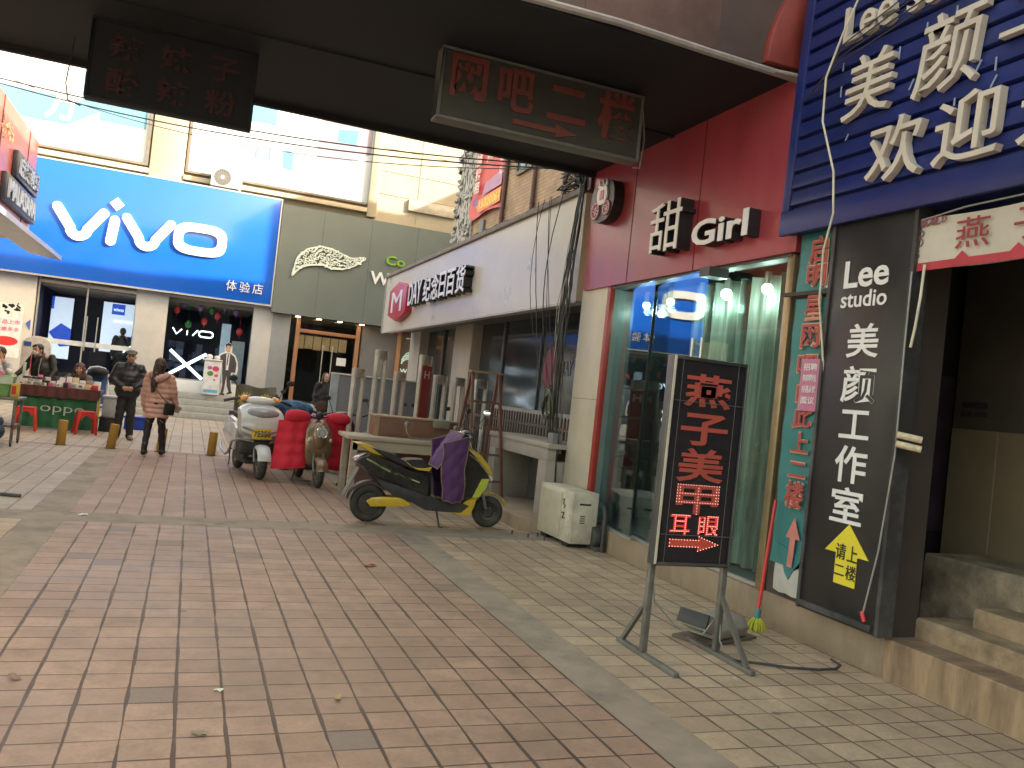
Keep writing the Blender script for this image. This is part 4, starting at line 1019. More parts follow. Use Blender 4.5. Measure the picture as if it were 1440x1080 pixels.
bay2 = MB().box(.1, .16, 17.3, 20.2, .9, 3.0).build("window", dg, gst)
MB().box(.06, .1, 18.7, 18.78, .9, 3.0).build("frame", M("dark_frame"), bay2)
MB().box(.1, .16, 14.8, 16.1, 0, 3.0).build("glass_door", dg, gst)
MB().box(.0, .3, 9.6, 14.8, 0, 1.34).box(0, .3, 17.3, 20.2, 0, .9).build("dado", M("grey_dado", (.24, .235, .225), .6, var=.1, scale=2), gst)
MB().box(-.65, .3, 9.62, 21.1, 2.98, 3.06).build("soffit", M("grey_soffit", (.14, .14, .135), .7), gst)
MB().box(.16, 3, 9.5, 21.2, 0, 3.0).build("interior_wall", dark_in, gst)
wf2 = P3((.095, 0, 0), (0, -1, 0), (0, 0, 1))
dec = MB().prism([(-12.75, 1.95), (-12.5, 1.8), (-12.25, 1.95), (-12.25, 2.35), (-12.5, 2.5), (-12.75, 2.35)], lambda u, v, w_: wf2(u, v, w_), 0, .004).build("window_sticker", M("dim_red_sticker", (.22, .02, .03), .4), gst)
mbt = MB(); text(mbt, "DAY 百货", wf2, -12.1, 1.98, .95, .32, .004, .01); mbt.build("sticker_writing", M("dim_grey_sticker", (.16, .17, .17), .4), gst)
# front steps of store
ks = MB(); pts = [(3.85, 9.5), (4.1, 9.2), (4.45, 9.15), (5.3, 9.15), (5.3, 13.2), (4.25, 13.2), (3.98, 12.2)]
ks.prism(pts, lambda u, v, w_: Vector((u, v, w_)), 0, .17)
tag(ks.build("store_kerb", tan_ledge, None, bevel=.015), "low curved stone kerb in front of the store railing", "kerb")
# long white sign
ws = thing("shop_sign", "long white glossy sign with red hexagon and black sided characters", "shop sign", (4.4, 0, 2.88))
wgl = M("white_glossy_panel", (.55, .51, .435), .3, var=.06, scale=1.2, spec=.25, dirt=(.4, .38, .34), dirt_amt=.25)
MB().box(0, .24, 9.62, 21.1, 0, 1.37).build("panel", wgl, ws)
cop = M("weathered_coping", (.2, .17, .14), .7, var=.3, scale=6, dirt=(.09, .08, .07), dirt_amt=.6)
MB().box(-.05, .32, 9.58, 21.15, 1.372, 1.45).build("coping", cop, ws, bevel=.006)
MB().box(-.03, .0, 21.1, 21.13, 0, 1.37).box(-.012, .0, 9.6, 21.1, -.03, .0).build("edge_trim", M("pale_sign_trim", (.4, .38, .35), .5), ws)
mb = MB()
for k in range(9):
    y = 9.9+.5*k; mb.tube([(.0, y, 1.47), (.05, y+.2, 1.5+.03*RND.random()), (.0, y+.45, 1.47)], .012, 5)
mb.build("coping_wires", M("dark_wire"), ws)
hf = P3((-.0, 0, 0), (0, -1, 0), (0, 0, 1))
MB().prism([(-19.9, .33), (-19.05, .17), (-18.2, .33), (-18.2, .92), (-19.05, 1.08), (-19.9, .92)], lambda u, v, w_: hf(u, v, w_), 0, .16).build("red_hexagon", M("hexagon_red", (.45, .03, .05), .35), ws, bevel=.02)
mbt = MB(); text(mbt, "M", hf, -19.55, .38, 1.0, .48, .012, 0, .162); mbt.build("hexagon_letter", M("white_letter_face"), ws)
mbb = MB(); mbw = MB()
text(mbb, "DAY", hf, -17.95, .45, 1.08, .48, .16, .01); text(mbw, "DAY", hf, -17.95, .45, 1.08, .48, .01, .01, .161)
x = -16.7
for ch in "纪念日百货":
    w_ = .53 if ch != "日" else .42
    text(mbb, ch, hf, x, .44, w_, .49, .16, .015); text(mbw, ch, hf, x, .44, w_, .49, .01, .015, .161); x += w_+.06
mbb.build("letter_side", black_p, ws); mbw.build("letter_face", M("white_letter_face"), ws)

# ================================================================== red food kiosk at the left
ki = thing("food_kiosk", "red clad food kiosk front with dark box letters at the left edge", "kiosk", (-3.5, 0, 0))
MB().box(-3, 0, 13, 20.5, 3.8, 5.92).build("fascia", M("salmon_red_cladding", (.33, .085, .07), .4, var=.14, scale=1.5, dirt=(.5, .22, .2), dirt_amt=.4, coat=.15), ki)
MB().prism([(-.02, 3.85), (.62, 3.62), (.62, 3.53), (-.02, 3.6)], lambda u, v, w_: Vector((u, w_, v)), 13, 20.9).build("awning", M("grey_blue_awning", (.33, .38, .46), .35, var=.2, scale=2), ki)
MB().box(-3, -1.8, 13, 20.5, 0, 3.8).build("wall", M("kiosk_wall", (.35, .3, .27), .7), ki)
mb = MB()
for y in (14.5, 17, 19.5): mb.box(0, .012, y, y+.03, 3.86, 5.92)
mb.build("cladding_joint", M("joint_dark_red"), ki)
kf = P3((0, 0, 0), (0, 1, 0), (0, 0, 1))
MB().box(0, .1, 18.15, 20.42, 4.72, 5.22).build("letter_backing", M("navy_letter_box", (.012, .018, .035), .4), ki, bevel=.02)
MB().box(0, .1, 17.4, 20.42, 4.15, 4.66).build("letter_backing", M("navy_letter_box"), ki, bevel=.02)
mbt = MB(); text(mbt, "麻辣诱惑", kf, 18.3, 4.78, 2.0, .38, .03, .03, .1); mbt.build("lettering", M("grey_letter_face", (.27, .32, .38), .4), ki)
mbt = MB(); text(mbt, "MALASARA", kf, 17.55, 4.22, 2.75, .36, .03, .03, .1); mbt.build("lettering", M("grey_letter_face"), ki)
mb = MB()
for k in range(40): mb.obox(kf(16.0+RND.random()*2.0, 5.2+RND.random()*.35, .01), (.02, .12*RND.random(), .09*RND.random()), (RND.random()*2, 0, 0))
mb.build("floral_pattern", M("cream_pattern", (.5, .42, .28), .5), ki)

# ================================================================== unseen block added behind the right row, roofline shaped to shade street and facade
rb = thing("unseen_block", "unseen stepped grey block added behind the right row to cast shade", "building", (14, 0, 0))
prof = [(9, 0), (24.3, 0), (24.3, 12.25), (20.1, 12.25), (20.1, 14.35), (18.95, 14.35), (18.95, 11.95), (15.6, 14.95), (12, 17.8), (9, 17.8)]
MB().prism(prof, lambda u, v, w_: Vector((w_, u, v)), 0, 8).build("wall", M("grey_render", (.32, .31, .29), .8), rb)
for z in (2.5, 5.5, 8.5):
    for y in (10.5, 14, 17.5, 21):
        w_ = MB().box(-.02, .02, y, y+1.4, z, z+1.5).build("window", M("window_green_glass"), rb)

# ================================================================== scooters
rub = M("dusty_tyre_rubber", (.028, .026, .024), .8, var=.35, scale=12, bump=.3, dirt=(.12, .1, .08), dirt_amt=.5)
dgry = M("dark_grey_plastic", (.03, .03, .032), .5, var=.3, scale=8, dirt=(.1, .09, .08), dirt_amt=.45)
gblk = M("gloss_black_panel", (.012, .012, .013), .22, var=.3, scale=4, coat=.4, dirt=(.07, .06, .05), dirt_amt=.45)
ylw = M("scooter_yellow", (.58, .40, .03), .3, var=.1, scale=5, coat=.4, dirt=(.25, .18, .06), dirt_amt=.5)
alum = M("cast_alloy", (.3, .3, .3), .35, .8, var=.2, scale=20, dirt=(.1, .09, .08), dirt_amt=.5)
chrome = M("chrome", (.7, .7, .7), .12, 1., var=.05)
vinyl = M("black_seat_vinyl", (.02, .02, .024), .5, var=.25, scale=20, bump=.15)
clear = M("headlight_lens", (.55, .56, .57), .12, var=.1, coat=.5)
amber = M("amber_lens", (.6, .22, .02), .2, coat=.4)
mirror = M("mirror_glass", (.85, .88, .9), .04, 1., var=.02)
redl_ = M("red_lens", (.4, .015, .01), .25, coat=.4)
platey = M("plate_yellow", (.62, .42, .03), .45, dirt=(.3, .2, .05))
XZ = lambda u, v, w_: Vector((u, w_, v))
def wheel(parent, x, r, wd, y=0., steer=0., hub=.1, spokes=6, rim=None):
    t_ = MB(); ax = Vector((math.sin(-steer), math.cos(steer), 0)); c = Vector((x, y, r))
    t_.torus(c, ax, r-wd*.5, wd*.5, 40, 12)
    tyre = t_.build("tyre", rub, parent, smooth=True, ang=60)
    m_ = MB(); m_.torus(c, ax, r-wd*.95, wd*.28, 32, 8); m_.cyl(c-ax*wd*.42, c+ax*wd*.42, hub)
    d0 = Vector((0, 0, 1)); d1 = ax.cross(d0)
    for k in range(spokes):
        a = 2*PI*k/spokes; d = d0*math.cos(a)+d1*math.sin(a)
        m_.bar(c+d*hub*.6, c+d*(r-wd*.95), .03, .025, up=ax)
    m_.build("rim", rim or alum, tyre, smooth=True)
    MB().torus(c, ax, hub+.012, .006, 28, 6).cyl(c+ax*(wd*.42), c+ax*(wd*.46), hub*.5).cyl(c-ax*(wd*.42), c-ax*(wd*.46), hub*.5).build("hub_ring", dgry, tyre, smooth=True)
def side_mirror(parent, base, top, out, r=(.055, .038), mat=None):
    s_ = MB().tube([base, Vector(base).lerp(Vector(top), .5)+Vector((0, 0, .01)), top], .006, 6).build("mirror_stem", dgry, parent, smooth=True)
    d = Vector(out).normalized()
    q = d.to_track_quat('X', 'Z').to_euler()
    MB().ell(top, (.014, r[0], r[1]), tuple(q)).build("mirror_shell", dgry, s_, smooth=True)
    MB().ell(Vector(top)+d*.006, (.0105, r[0]*.92, r[1]*.9), tuple(q)).build("mirror_glass", mat or mirror, s_, smooth=True)

def shell(name, pts, w, mat, par, k=.9, bevel=.008, y0=0.):
    return MB().pillow(pts, lambda u, v, w_: Vector((u, y0+w_, v)), w, k).build(name, mat, par, smooth=True, ang=38)
ys = thing("electric_scooter", "yellow and black electric scooter with purple quilted apron parked side-on", "scooter", (2.85, 9.55, 0), 0)
drim = M("dark_dusty_rim", (.05, .048, .045), .5, .3, var=.3, scale=14, dirt=(.13, .11, .09), dirt_amt=.5)
wheel(ys, -.80, .215, .105, hub=.125, spokes=5, rim=drim); wheel(ys, .65, .19, .1, steer=-.12, hub=.055, rim=drim)
shell("tail_body", [(-1.03, .7), (-.97, .755), (-.89, .785), (-.77, .77), (-.6, .72), (-.39, .64), (-.13, .58), (-.1, .33), (-.25, .37), (-.57, .48), (-.74, .52), (-.87, .58), (-.99, .66)], .135, gblk, ys)
shell("tail_cover", [(-1.06, .905), (-.99, .905), (-.86, .88), (-.76, .83), (-.64, .75), (-.73, .755), (-.84, .79), (-.96, .85)], .075, ylw, ys, .7)
seat = shell("seat", [(-.86, .86), (-.72, .835), (-.57, .805), (-.54, .765), (-.46, .735), (-.37, .76), (-.23, .765), (-.15, .7), (-.12, .62), (-.28, .625), (-.4, .655), (-.52, .7), (-.65, .745), (-.78, .81)], .125, vinyl, ys, .86)
MB().prism([(-.53, .765), (-.46, .735), (-.4, .69), (-.3, .645), (-.16, .635), (-.13, .69), (-.2, .67), (-.3, .665), (-.37, .68), (-.42, .72)], lambda u, v, w_: XZ(u, v, w_), -.131, -.122).build("yellow_seat_trim", ylw, seat, bevel=.003)
MB().prism([(-.53, .765), (-.46, .735), (-.4, .69), (-.3, .645), (-.16, .635), (-.13, .69), (-.2, .67), (-.3, .665), (-.37, .68), (-.42, .72)], lambda u, v, w_: XZ(u, v, w_), .122, .131).build("yellow_seat_trim", ylw, seat, bevel=.003)
shell("under_body", [(-.88, .58), (-.75, .47), (-.6, .47), (-.37, .4), (-.11, .34), (-.08, .3), (-.1, .6), (-.4, .66), (-.7, .62)], .09, dgry, ys)
for s in (-1, 1):
    MB().pillow([(-.85, .25), (-.8, .29), (-.68, .31), (-.44, .31), (-.32, .24), (-.35, .215), (-.79, .19)], lambda u, v, w_: XZ(u, v, s*.095+w_), .02, .88).build("hub_cover", ylw, ys, smooth=True)
    MB().prism([(-.75, .5), (-.6, .47), (-.37, .42), (-.11, .35), (.13, .25), (.14, .19), (-.09, .22), (-.36, .27), (-.56, .34), (-.69, .42)], lambda u, v, w_: XZ(u, v, s*.1+w_*.02), -1, 1).build("lower_rail", dgry, ys, bevel=.008)
    # side decals
    m_ = MB()
    for k in range(5): m_.bar((-.9+.07*k, s*.137, .73-.03*k), (-.62+.09*k, s*.137, .60-.025*k), .004, .012)
    m_.build("side_stripes", M("pale_green_decal", (.42, .5, .25), .4), ys)
    MB().bar((-.82, s*.1, .68), (-.2, s*.125, .44), .012, .02).build("chrome_strip", chrome, ys)
shell("floorboard", [(-.36, .28), (-.11, .36), (.0, .3), (.27, .31), (.4, .26), (.3, .17), (.08, .17), (-.15, .18)], .13, dgry, ys)
shell("lower_front", [(.09, .18), (.22, .24), (.36, .345), (.47, .39), (.45, .27), (.4, .14), (.26, .14)], .125, ylw, ys)
shell("front_apron", [(.21, .93), (.3, .92), (.41, .83), (.54, .7), (.59, .6), (.53, .48), (.46, .37), (.36, .335), (.26, .31), (.22, .6)], .155, gblk, ys)
shell("nose", [(.2, .95), (.35, .94), (.48, .865), (.6, .75), (.67, .64), (.66, .575), (.58, .665), (.44, .8), (.3, .895)], .075, ylw, ys, .75)
for s in (-1, 1):
    MB().prism([(.48, .59), (.575, .6), (.55, .5), (.47, .375), (.385, .365)], lambda u, v, w_: XZ(u, v, s*.157+w_*.003), -1, 1).build("yellow_decal", M("lime_yellow_decal", (.45, .5, .06), .35, var=.2, scale=25), ys)
    MB().tube([(.3, s*.15, .87), (.42, s*.157, .79), (.55, s*.15, .66), (.6, s*.13, .58)], .009, 6).build("silver_strip", chrome, ys, smooth=True)
    MB().ell((.61, s*.075, .6), (.05, .03, .035), (0, .6, 0)).build("headlight", clear, ys, smooth=True)
    MB().bar((.60, s*.065, .23), (.42, s*.065, .78), .04, .035).build("fork", alum, ys, bevel=.005)
MB().sheet([[(.65+.235*math.cos(a), y, .19+.235*math.sin(a)) for a in [PI*(.12+.6*i/14) for i in range(15)]] for y in (-.065, -.04, 0, .04, .065)]).build("front_fender", ylw, ys, smooth=True, solid=.008)
MB().sheet([[(-.80+.26*math.cos(a), y, .215+.26*math.sin(a)) for a in [PI*(.2+.75*i/14) for i in range(15)]] for y in (-.06, 0, .06)]).build("rear_fender", dgry, ys, smooth=True, solid=.008)
MB().bar((-.96, 0, .62), (-1.1, 0, .29), .012, .16, up=(0, 1, 0)).build("mudflap", M("dusty_flap", (.16, .15, .14), .7, dirt=(.08, .07, .06)), ys)
MB().ell((-.97, 0, .715), (.07, .1, .04), (0, -.25, 0)).build("tail_light", M("smoky_tail_lens", (.28, .17, .13), .2, coat=.5), ys, smooth=True)
hb_ = MB(); hb_.tube([(.24, -.34, 1.08), (.27, -.2, 1.1), (.3, 0, 1.04), (.27, .2, 1.1), (.24, .34, 1.08)], .013, 8); hb_.tube([(.3, 0, 1.04), (.36, 0, .9)], .03, 8)
hb_ = hb_.build("handlebar", chrome, ys, smooth=True)
for s in (-1, 1): MB().tube([(.215, s*.40, 1.06), (.245, s*.28, 1.09)], .019, 10).build("grip", dgry, hb_, smooth=True)
MB().ell((.3, 0, 1.08), (.09, .11, .06), (0, .3, 0)).build("dashboard", gblk, ys, smooth=True)
side_mirror(ys, (.27, -.24, 1.1), (.40, -.33, 1.37), (-.7, -.7, .0))
side_mirror(ys, (.27, .24, 1.1), (.40, .36, 1.36), (-.7, .7, .0))
MB().tube([(.43, -.1, 1.1), (.44, -.12, 1.2), (.4, -.13, 1.22), (.42, -.12, 1.0), (.4, -.1, .93)], .005, 6).build("wire_hook", M("white_wire", (.6, .6, .58), .4), ys)
MB().bar((-.03, -.12, .22), (.01, -.2, .0), .016).bar((.01, -.2, .006), (.05, -.2, .006), .016).build("side_stand", dgry, ys)
purple = M("purple_quilt", (.085, .028, .115), .75, var=.2, scale=9, bump=.1)
def quilt(name, grid, mat, par, piping, dep=.022, cells=.09):
    """padded cloth: sheet with shallow quilting dimples, piped edge"""
    m_ = MB().sheet(grid); o = m_.build(name, mat, par, smooth=True, solid=dep, ang=70)
    e = grid[0] + [r[-1] for r in grid[1:]] + grid[-1][::-1][1:] + [r[0] for r in grid[::-1][1:]]
    MB().tube(e, .007, 6).build("piping", piping, o, smooth=True)
    return o
def bil(p00, p10, p11, p01, nu, nv, f=lambda u, v: 0., nrm=(0, -1, 0)):
    A, B, C, D = map(Vector, (p00, p10, p11, p01)); nn = Vector(nrm)
    return [[(A*(1-u)+B*u)*(1-v)+(D*(1-u)+C*u)*v + nn*f(u, v) for u in [i/nu for i in range(nu+1)]] for v in [j/nv for j in range(nv+1)]]
qf = lambda u, v: .02*abs(math.sin(PI*(u*1.5+v*3.2)))**.7*abs(math.sin(PI*(u*1.5-v*3.2)))**.7+.05*math.sin(PI*u)*(1-.5*v)-.03*(1-v)**2
pip = M("tan_piping", (.2, .15, .1), .7)
def drape(g):          # rounded lower corners and a little sag
    n = len(g)-1; out = []
    for j, r in enumerate(g):
        v = j/n; c = (r[0]+r[-1])/2; k = 1. if v > .14 else .72+.28*math.sqrt(max(0, 1-((.14-v)/.14)**2))
        out.append([c+(q-c)*k+Vector((.012*math.sin(v*9), 0, .02*math.sin(i*.5)*(1-v)*.6)) for i, q in enumerate(r)])
    return out
quilt("quilted_apron", drape(bil((.0, -.21, .31), (.26, -.2, .3), (.23, -.26, 1.08), (-.07, -.25, .98), 18, 34, qf)), purple, ys, pip)
quilt("quilted_apron", drape(bil((.0, .21, .31), (.26, .2, .3), (.23, .26, 1.08), (-.07, .25, .98), 18, 34, qf, (0, 1, 0))), purple, ys, pip)
quilt("quilted_knee_cover", bil((-.12, -.2, .7), (-.12, .2, .7), (.17, .27, 1.11), (.17, -.27, 1.11), 16, 16, lambda u, v: .05*math.sin(PI*u)*math.sin(PI*v)+.016*abs(math.sin(u*13))*abs(math.sin(v*13))-.05*(1-v)*abs(2*u-1)**2, (-.7, 0, .5)), purple, ys, pip)
for s in (-1, 1):
    MB().tube([(.22, s*.3, 1.09), (.3, s*.2, 1.2), (.38, s*.1, 1.12), (.42, s*.05, .9)], .006, 6).build("brake_cable", black_p, ys, smooth=True)

# ---- generic step-through scooter, forward = +x
def scooter(label, loc, rz, paint, seatm=vinyl, group=None, name="scooter", mirrors=True, retro=False):
    t_ = thing(name, label, "scooter", loc, rz, group)
    wheel(t_, -.6, .2, .1, hub=.1); wheel(t_, .62, .2, .095, hub=.07)
    shell("rear_body", [(-.95, .62), (-.9, .72), (-.6, .76), (-.2, .72), (-.1, .62), (-.12, .36), (-.3, .32), (-.4, .44), (-.6, .5), (-.8, .5)], .17, paint, t_, .8)
    shell("seat", [(-.88, .79), (-.6, .8), (-.3, .79), (-.08, .76), (-.06, .71), (-.3, .7), (-.6, .73), (-.88, .72)], .14, seatm, t_, .85)
    shell("floorboard", [(-.3, .34), (-.1, .36), (.3, .34), (.42, .3), (.3, .22), (-.3, .22)], .15, dgry, t_, .9)
    rings = []
    for z, x, w_, d_ in ((.26, .34, .1, .12), (.36, .42, .16, .1), (.5, .46, .19, .1), (.66, .45, .2, .12), (.8, .4, .19, .13), (.9, .34, .15, .12), (.96, .29, .1, .08)):
        rings.append([Vector((x + d_*.5*math.cos(a)*(1 if math.cos(a) > 0 else .5), w_*math.copysign(abs(math.sin(a))**.8, math.sin(a)), z)) for a in [2*PI*k/20 for k in range(20)]])
    MB().loft(rings).build("leg_shield", paint, t_, smooth=True, ang=60)
    MB().bar((.60, -.07, .22), (.45, -.07, .6), .035).bar((.60, .07, .22), (.45, .07, .6), .035).build("fork", alum, t_, bevel=.004)
    MB().sheet([[(.62+r*math.cos(a), y, .2+r*math.sin(a)) for a in [PI*(.08+.62*i/14) for i in range(15)]] for y, r in ((-.085, .2), (-.07, .235), (-.03, .25), (.03, .25), (.07, .235), (.085, .2))]).build("front_fender", paint, t_, smooth=True, solid=.008)
    MB().sheet([[(-.6+.235*math.cos(a), y, .2+.235*math.sin(a)) for a in [PI*(.3+.65*i/14) for i in range(15)]] for y in (-.06, 0, .06)]).build("rear_fender", dgry, t_, smooth=True, solid=.008)
    h_ = MB().tube([(.2, -.36, .98), (.25, -.2, 1.02), (.28, 0, .98), (.25, .2, 1.02), (.2, .36, .98)], .013, 8).tube([(.28, 0, 1.0), (.36, 0, .85)], .03).build("handlebar", dgry, t_, smooth=True)
    for s in (-1, 1): MB().tube([(.17, s*.42, .96), (.215, s*.3, 1.0)], .02, 10).build("grip", dgry, h_, smooth=True)
    if not retro:
        MB().ell((.28, 0, 1.0), (.08, .2, .045), (0, .4, 0)).build("handlebar_cowl", paint, t_, smooth=True)
    if mirrors:
        for s in (-1, 1): side_mirror(t_, (.25, s*.22, 1.02), (.27, s*.36, 1.26), (-1, 0, .1))
    MB().bar((-.05, .1, .24), (.02, .2, .005), .018).build("side_stand", dgry, t_)
    return t_
white_paint = M("scooter_white", (.62, .61, .59), .25, var=.06, scale=4, coat=.5, dirt=(.35, .32, .28), dirt_amt=.4)
bronze = M("bronze_paint", (.23, .15, .085), .3, .35, var=.12, scale=5, coat=.4, dirt=(.12, .09, .06), dirt_amt=.4)
# white scooter, facing the camera
wsn = scooter("white scooter with chrome crash bars and yellow number plate parked front-on", (.98, 13.5, 0), math.radians(-80), white_paint)
wsn.scale = (1.12, 1.2, 1.14)
shell("front_cowl", [(.16, .95), (.34, .95), (.5, .87), (.6, .72), (.6, .56), (.46, .5), (.3, .58)], .26, white_paint, wsn, .66)
lens = M("grey_headlight_lens", (.3, .3, .31), .1, var=.25, scale=8, coat=.6)
MB().ell((.49, 0, .85), (.09, .2, .055), (0, .8, 0)).build("headlight", lens, wsn, smooth=True)
MB().tube([(.6, -.26, .66), (.64, 0, .58), (.6, .26, .66)], .012, 8).build("chrome_trim", M("dull_chrome", (.4, .4, .4), .35, .9), wsn, smooth=True)
MB().box(.35, .55, -.27, .27, .3, .5).build("lower_shroud", dgry, wsn, bevel=.05, seg=3)
for s in (-1, 1):
    MB().ell((.27, s*.2, 1.02), (.07, .05, .03), (0, .4, s*.5)).build("indicator", amber, wsn, smooth=True)
    MB().tube([(.58, s*.1, .48), (.55, s*.27, .5), (.44, s*.33, .46), (.3, s*.33, .3), (.1, s*.32, .26), (-.3, s*.3, .3), (-.55, s*.26, .36)], .017, 8).build("crash_bar", M("dull_chrome", (.4, .4, .4), .35, .9), wsn, smooth=True)
    MB().pillow([(-.1, .3), (.0, .6), (-.2, .66), (-.7, .62), (-.85, .5), (-.5, .36)], lambda u, v, w_: XZ(u, v, s*.17+w_), .03).build("side_panel", white_paint, wsn, smooth=True)
pl = MB().obox((.625, -.02, .585), (.012, .24, .13), (0, -.15, 0)).build("number_plate", platey, wsn, bevel=.003)
mbt = MB(); text(mbt, "72350", P3((.633, -.02, .585), (0, 1, 0), (-.15, 0, 1)), -.1, -.04, .2, .08, .003, .01); mbt.build("plate_digits", black_p, pl)
MB().box(-.4, .3, -.12, .12, .16, .3).build("engine_block", dgry, wsn, bevel=.02)
# bronze scooter with red quilt, facing the camera
bz = scooter("bronze retro scooter wrapped in a bright red quilted apron", (1.80, 12.86, 0), math.radians(-84), bronze, retro=True, mirrors=False)
MB().ell((.47, 0, .74), (.09, .115, .2), (0, -.12, 0)).build("front_shell", bronze, bz, smooth=True)
hl = MB().cyl((.535, 0, .79), (.565, 0, .787), .085, n=28).build("headlight", clear, bz, bevel=.008)
MB().torus((.562, 0, .787), (1, 0, 0), .083, .009, 28, 8).torus((.566, 0, .787), (1, 0, 0), .045, .005, 24, 6).build("headlight_ring", chrome, hl, smooth=True)
for s in (-1, 1): MB().ell((.5, s*.155, .68), (.03, .022, .03)).build("indicator", clear, bz, smooth=True)
MB().ell((.35, 0, 1.03), (.05, .06, .05)).build("speedometer", black_p, bz, smooth=True)
MB().ell((.36, 0, 1.17), (.012, .1, .075)).tube([(.36, 0, 1.1), (.34, 0, 1.0)], .008).build("round_mirror", M("brown_mirror_back", (.09, .045, .035), .3), bz, smooth=True)
redq = M("red_quilt", (.58, .016, .04), .8, var=.14, scale=8, bump=.15)
def rq(u, v): return .03*abs(math.sin(u*PI*2.5))*abs(math.sin(v*PI*4))**.7+.05*math.sin(PI*u)
for s in (-1, 1):
    quilt("quilted_apron", bil((.36, s*.14, .26), (.2, s*.6, .2), (.16, s*.54, .9), (.3, s*.12, .96), 12, 22, rq, (1, 0, 0)), redq, bz, redq, .03)
    MB().loft([[Vector((.26+.095*math.cos(a)*k, s*y, .99+.085*math.sin(a)*k)) for a in [2*PI*i/14 for i in range(14)]] for y, k in ((.13, .55), (.18, .9), (.25, 1.08), (.33, 1.12), (.41, 1.0), (.47, .7))]).build("glove_muff", redq, bz, smooth=True, ang=70)
quilt("quilted_knee_cover", bil((.0, -.46, .5), (.0, .46, .5), (.2, .46, .96), (.2, -.46, .96), 14, 14, lambda u, v: .03*math.sin(PI*u), (-1, 0, .2)), redq, bz, redq, .03)
MB().bar((-.1, -.16, .25), (-.06, -.22, .0), .018).bar((-.1, .16, .25), (-.06, .22, .0), .018).bar((-.06, -.22, .015), (-.06, .22, .015), .016).build("main_stand", alum, bz)
# scooters half hidden behind
blq = M("blue_floral_cloth", (.03, .1, .2), .7, var=.9, scale=14)
s3 = scooter("scooter with blue floral cover half hidden behind the red quilted one", (1.75, 15.0, 0), math.radians(-100), M("dark_blue_paint", (.02, .03, .07), .3, coat=.4))
MB().ell((.25, 0, 1.0), (.17, .34, .15)).build("floral_cover", blq, s3, smooth=True)
s4 = scooter("black scooter with purple saddle cover between the red quilted one and white gates", (2.35, 14.5, 0), math.radians(-60), gblk)
MB().ell((-.45, 0, .82), (.4, .2, .13)).build("saddle_cover", M("magenta_cover", (.2, .02, .12), .6, var=.3), s4, smooth=True)
MB().ell((.42, -.2, .84), (.03, .05, .05)).build("headlight", M("bright_lens", (.8, .82, .85), .1), s4, smooth=True)
s5 = scooter("dark scooter with black seat and tall mirrors standing behind the white one", (1.35, 15.6, 0), math.radians(-115), dgry)
MB().ell((.2, 0, 1.05), (.2, .3, .22)).build("dark_muff", M("navy_cloth", (.015, .02, .04), .8, var=.4, scale=9), s5, smooth=True)
s6 = scooter("pale cream scooter half hidden behind the brown cabinet and white gates", (3.45, 15.2, 0), math.radians(-120), M("cream_paint", (.5, .47, .4), .35, coat=.3))
s7 = scooter("pink and cream scooter behind the brown cabinet beside the red gate board", (4.05, 15.0, 0), math.radians(-75), M("pale_pink_paint", (.5, .28, .3), .35, coat=.3))
bag = MB().ell((2.75, 13.9, .62), (.2, .15, .1)).ell((2.85, 13.95, .68), (.12, .1, .09)); tag(bag.build("cloth_bundle", M("green_pattern_cloth", (.06, .25, .14), .7, var=.9, scale=18), None, smooth=True), "green patterned cloth bundle seen between the white gates", "bundle").location = (0, 0, 0)
cr = thing("crate_stack", "low dark crate holding the green patterned bundle behind the white gates", "crate", (2.8, 13.9, 0))
MB().box(-.25, .25, -.2, .2, 0, .53).build("body", dgry, cr, bevel=.01)
for x in (-.255, .25):
    MB().box(x, x+.005, -.18, .18, .2, .24).build("rim_rib", black_p, cr)
sfc = thing("flower_cloth", "clear plastic scooter windshield cover with two yellow sunflowers", "windshield cover", (1.05, 14.55, .82))
g = [[(-.32+.64*i/8, .03*math.sin(i*1.3), .5*j/6+.02*math.sin(i)) for i in range(9)] for j in range(7)]
MB().sheet(g).build("sheet", M("hazy_plastic", (.16, .15, .12), .3, var=.3), sfc, smooth=True, solid=.004)
for x in (-.16, .17):
    m_ = MB()
    for k in range(14):
        a = 2*PI*k/14; m_.ell((x+.085*math.cos(a), -.03, .27+.085*math.sin(a)), (.045, .008, .02), (0, -a, 0), 8, 5)
    f_ = m_.build("sunflower", M("sunflower_yellow", (.5, .38, .08), .6, var=.3, scale=20), sfc, smooth=True)
    MB().ell((x, -.036, .27), (.05, .012, .05)).build("flower_eye", M("flower_brown", (.16, .12, .06), .7), f_, smooth=True)
MB().cyl((-.3, .02, -.82), (-.3, .02, .5), .01).cyl((.3, .02, -.82), (.3, .02, .5), .01).build("support_rod", dgry, sfc)

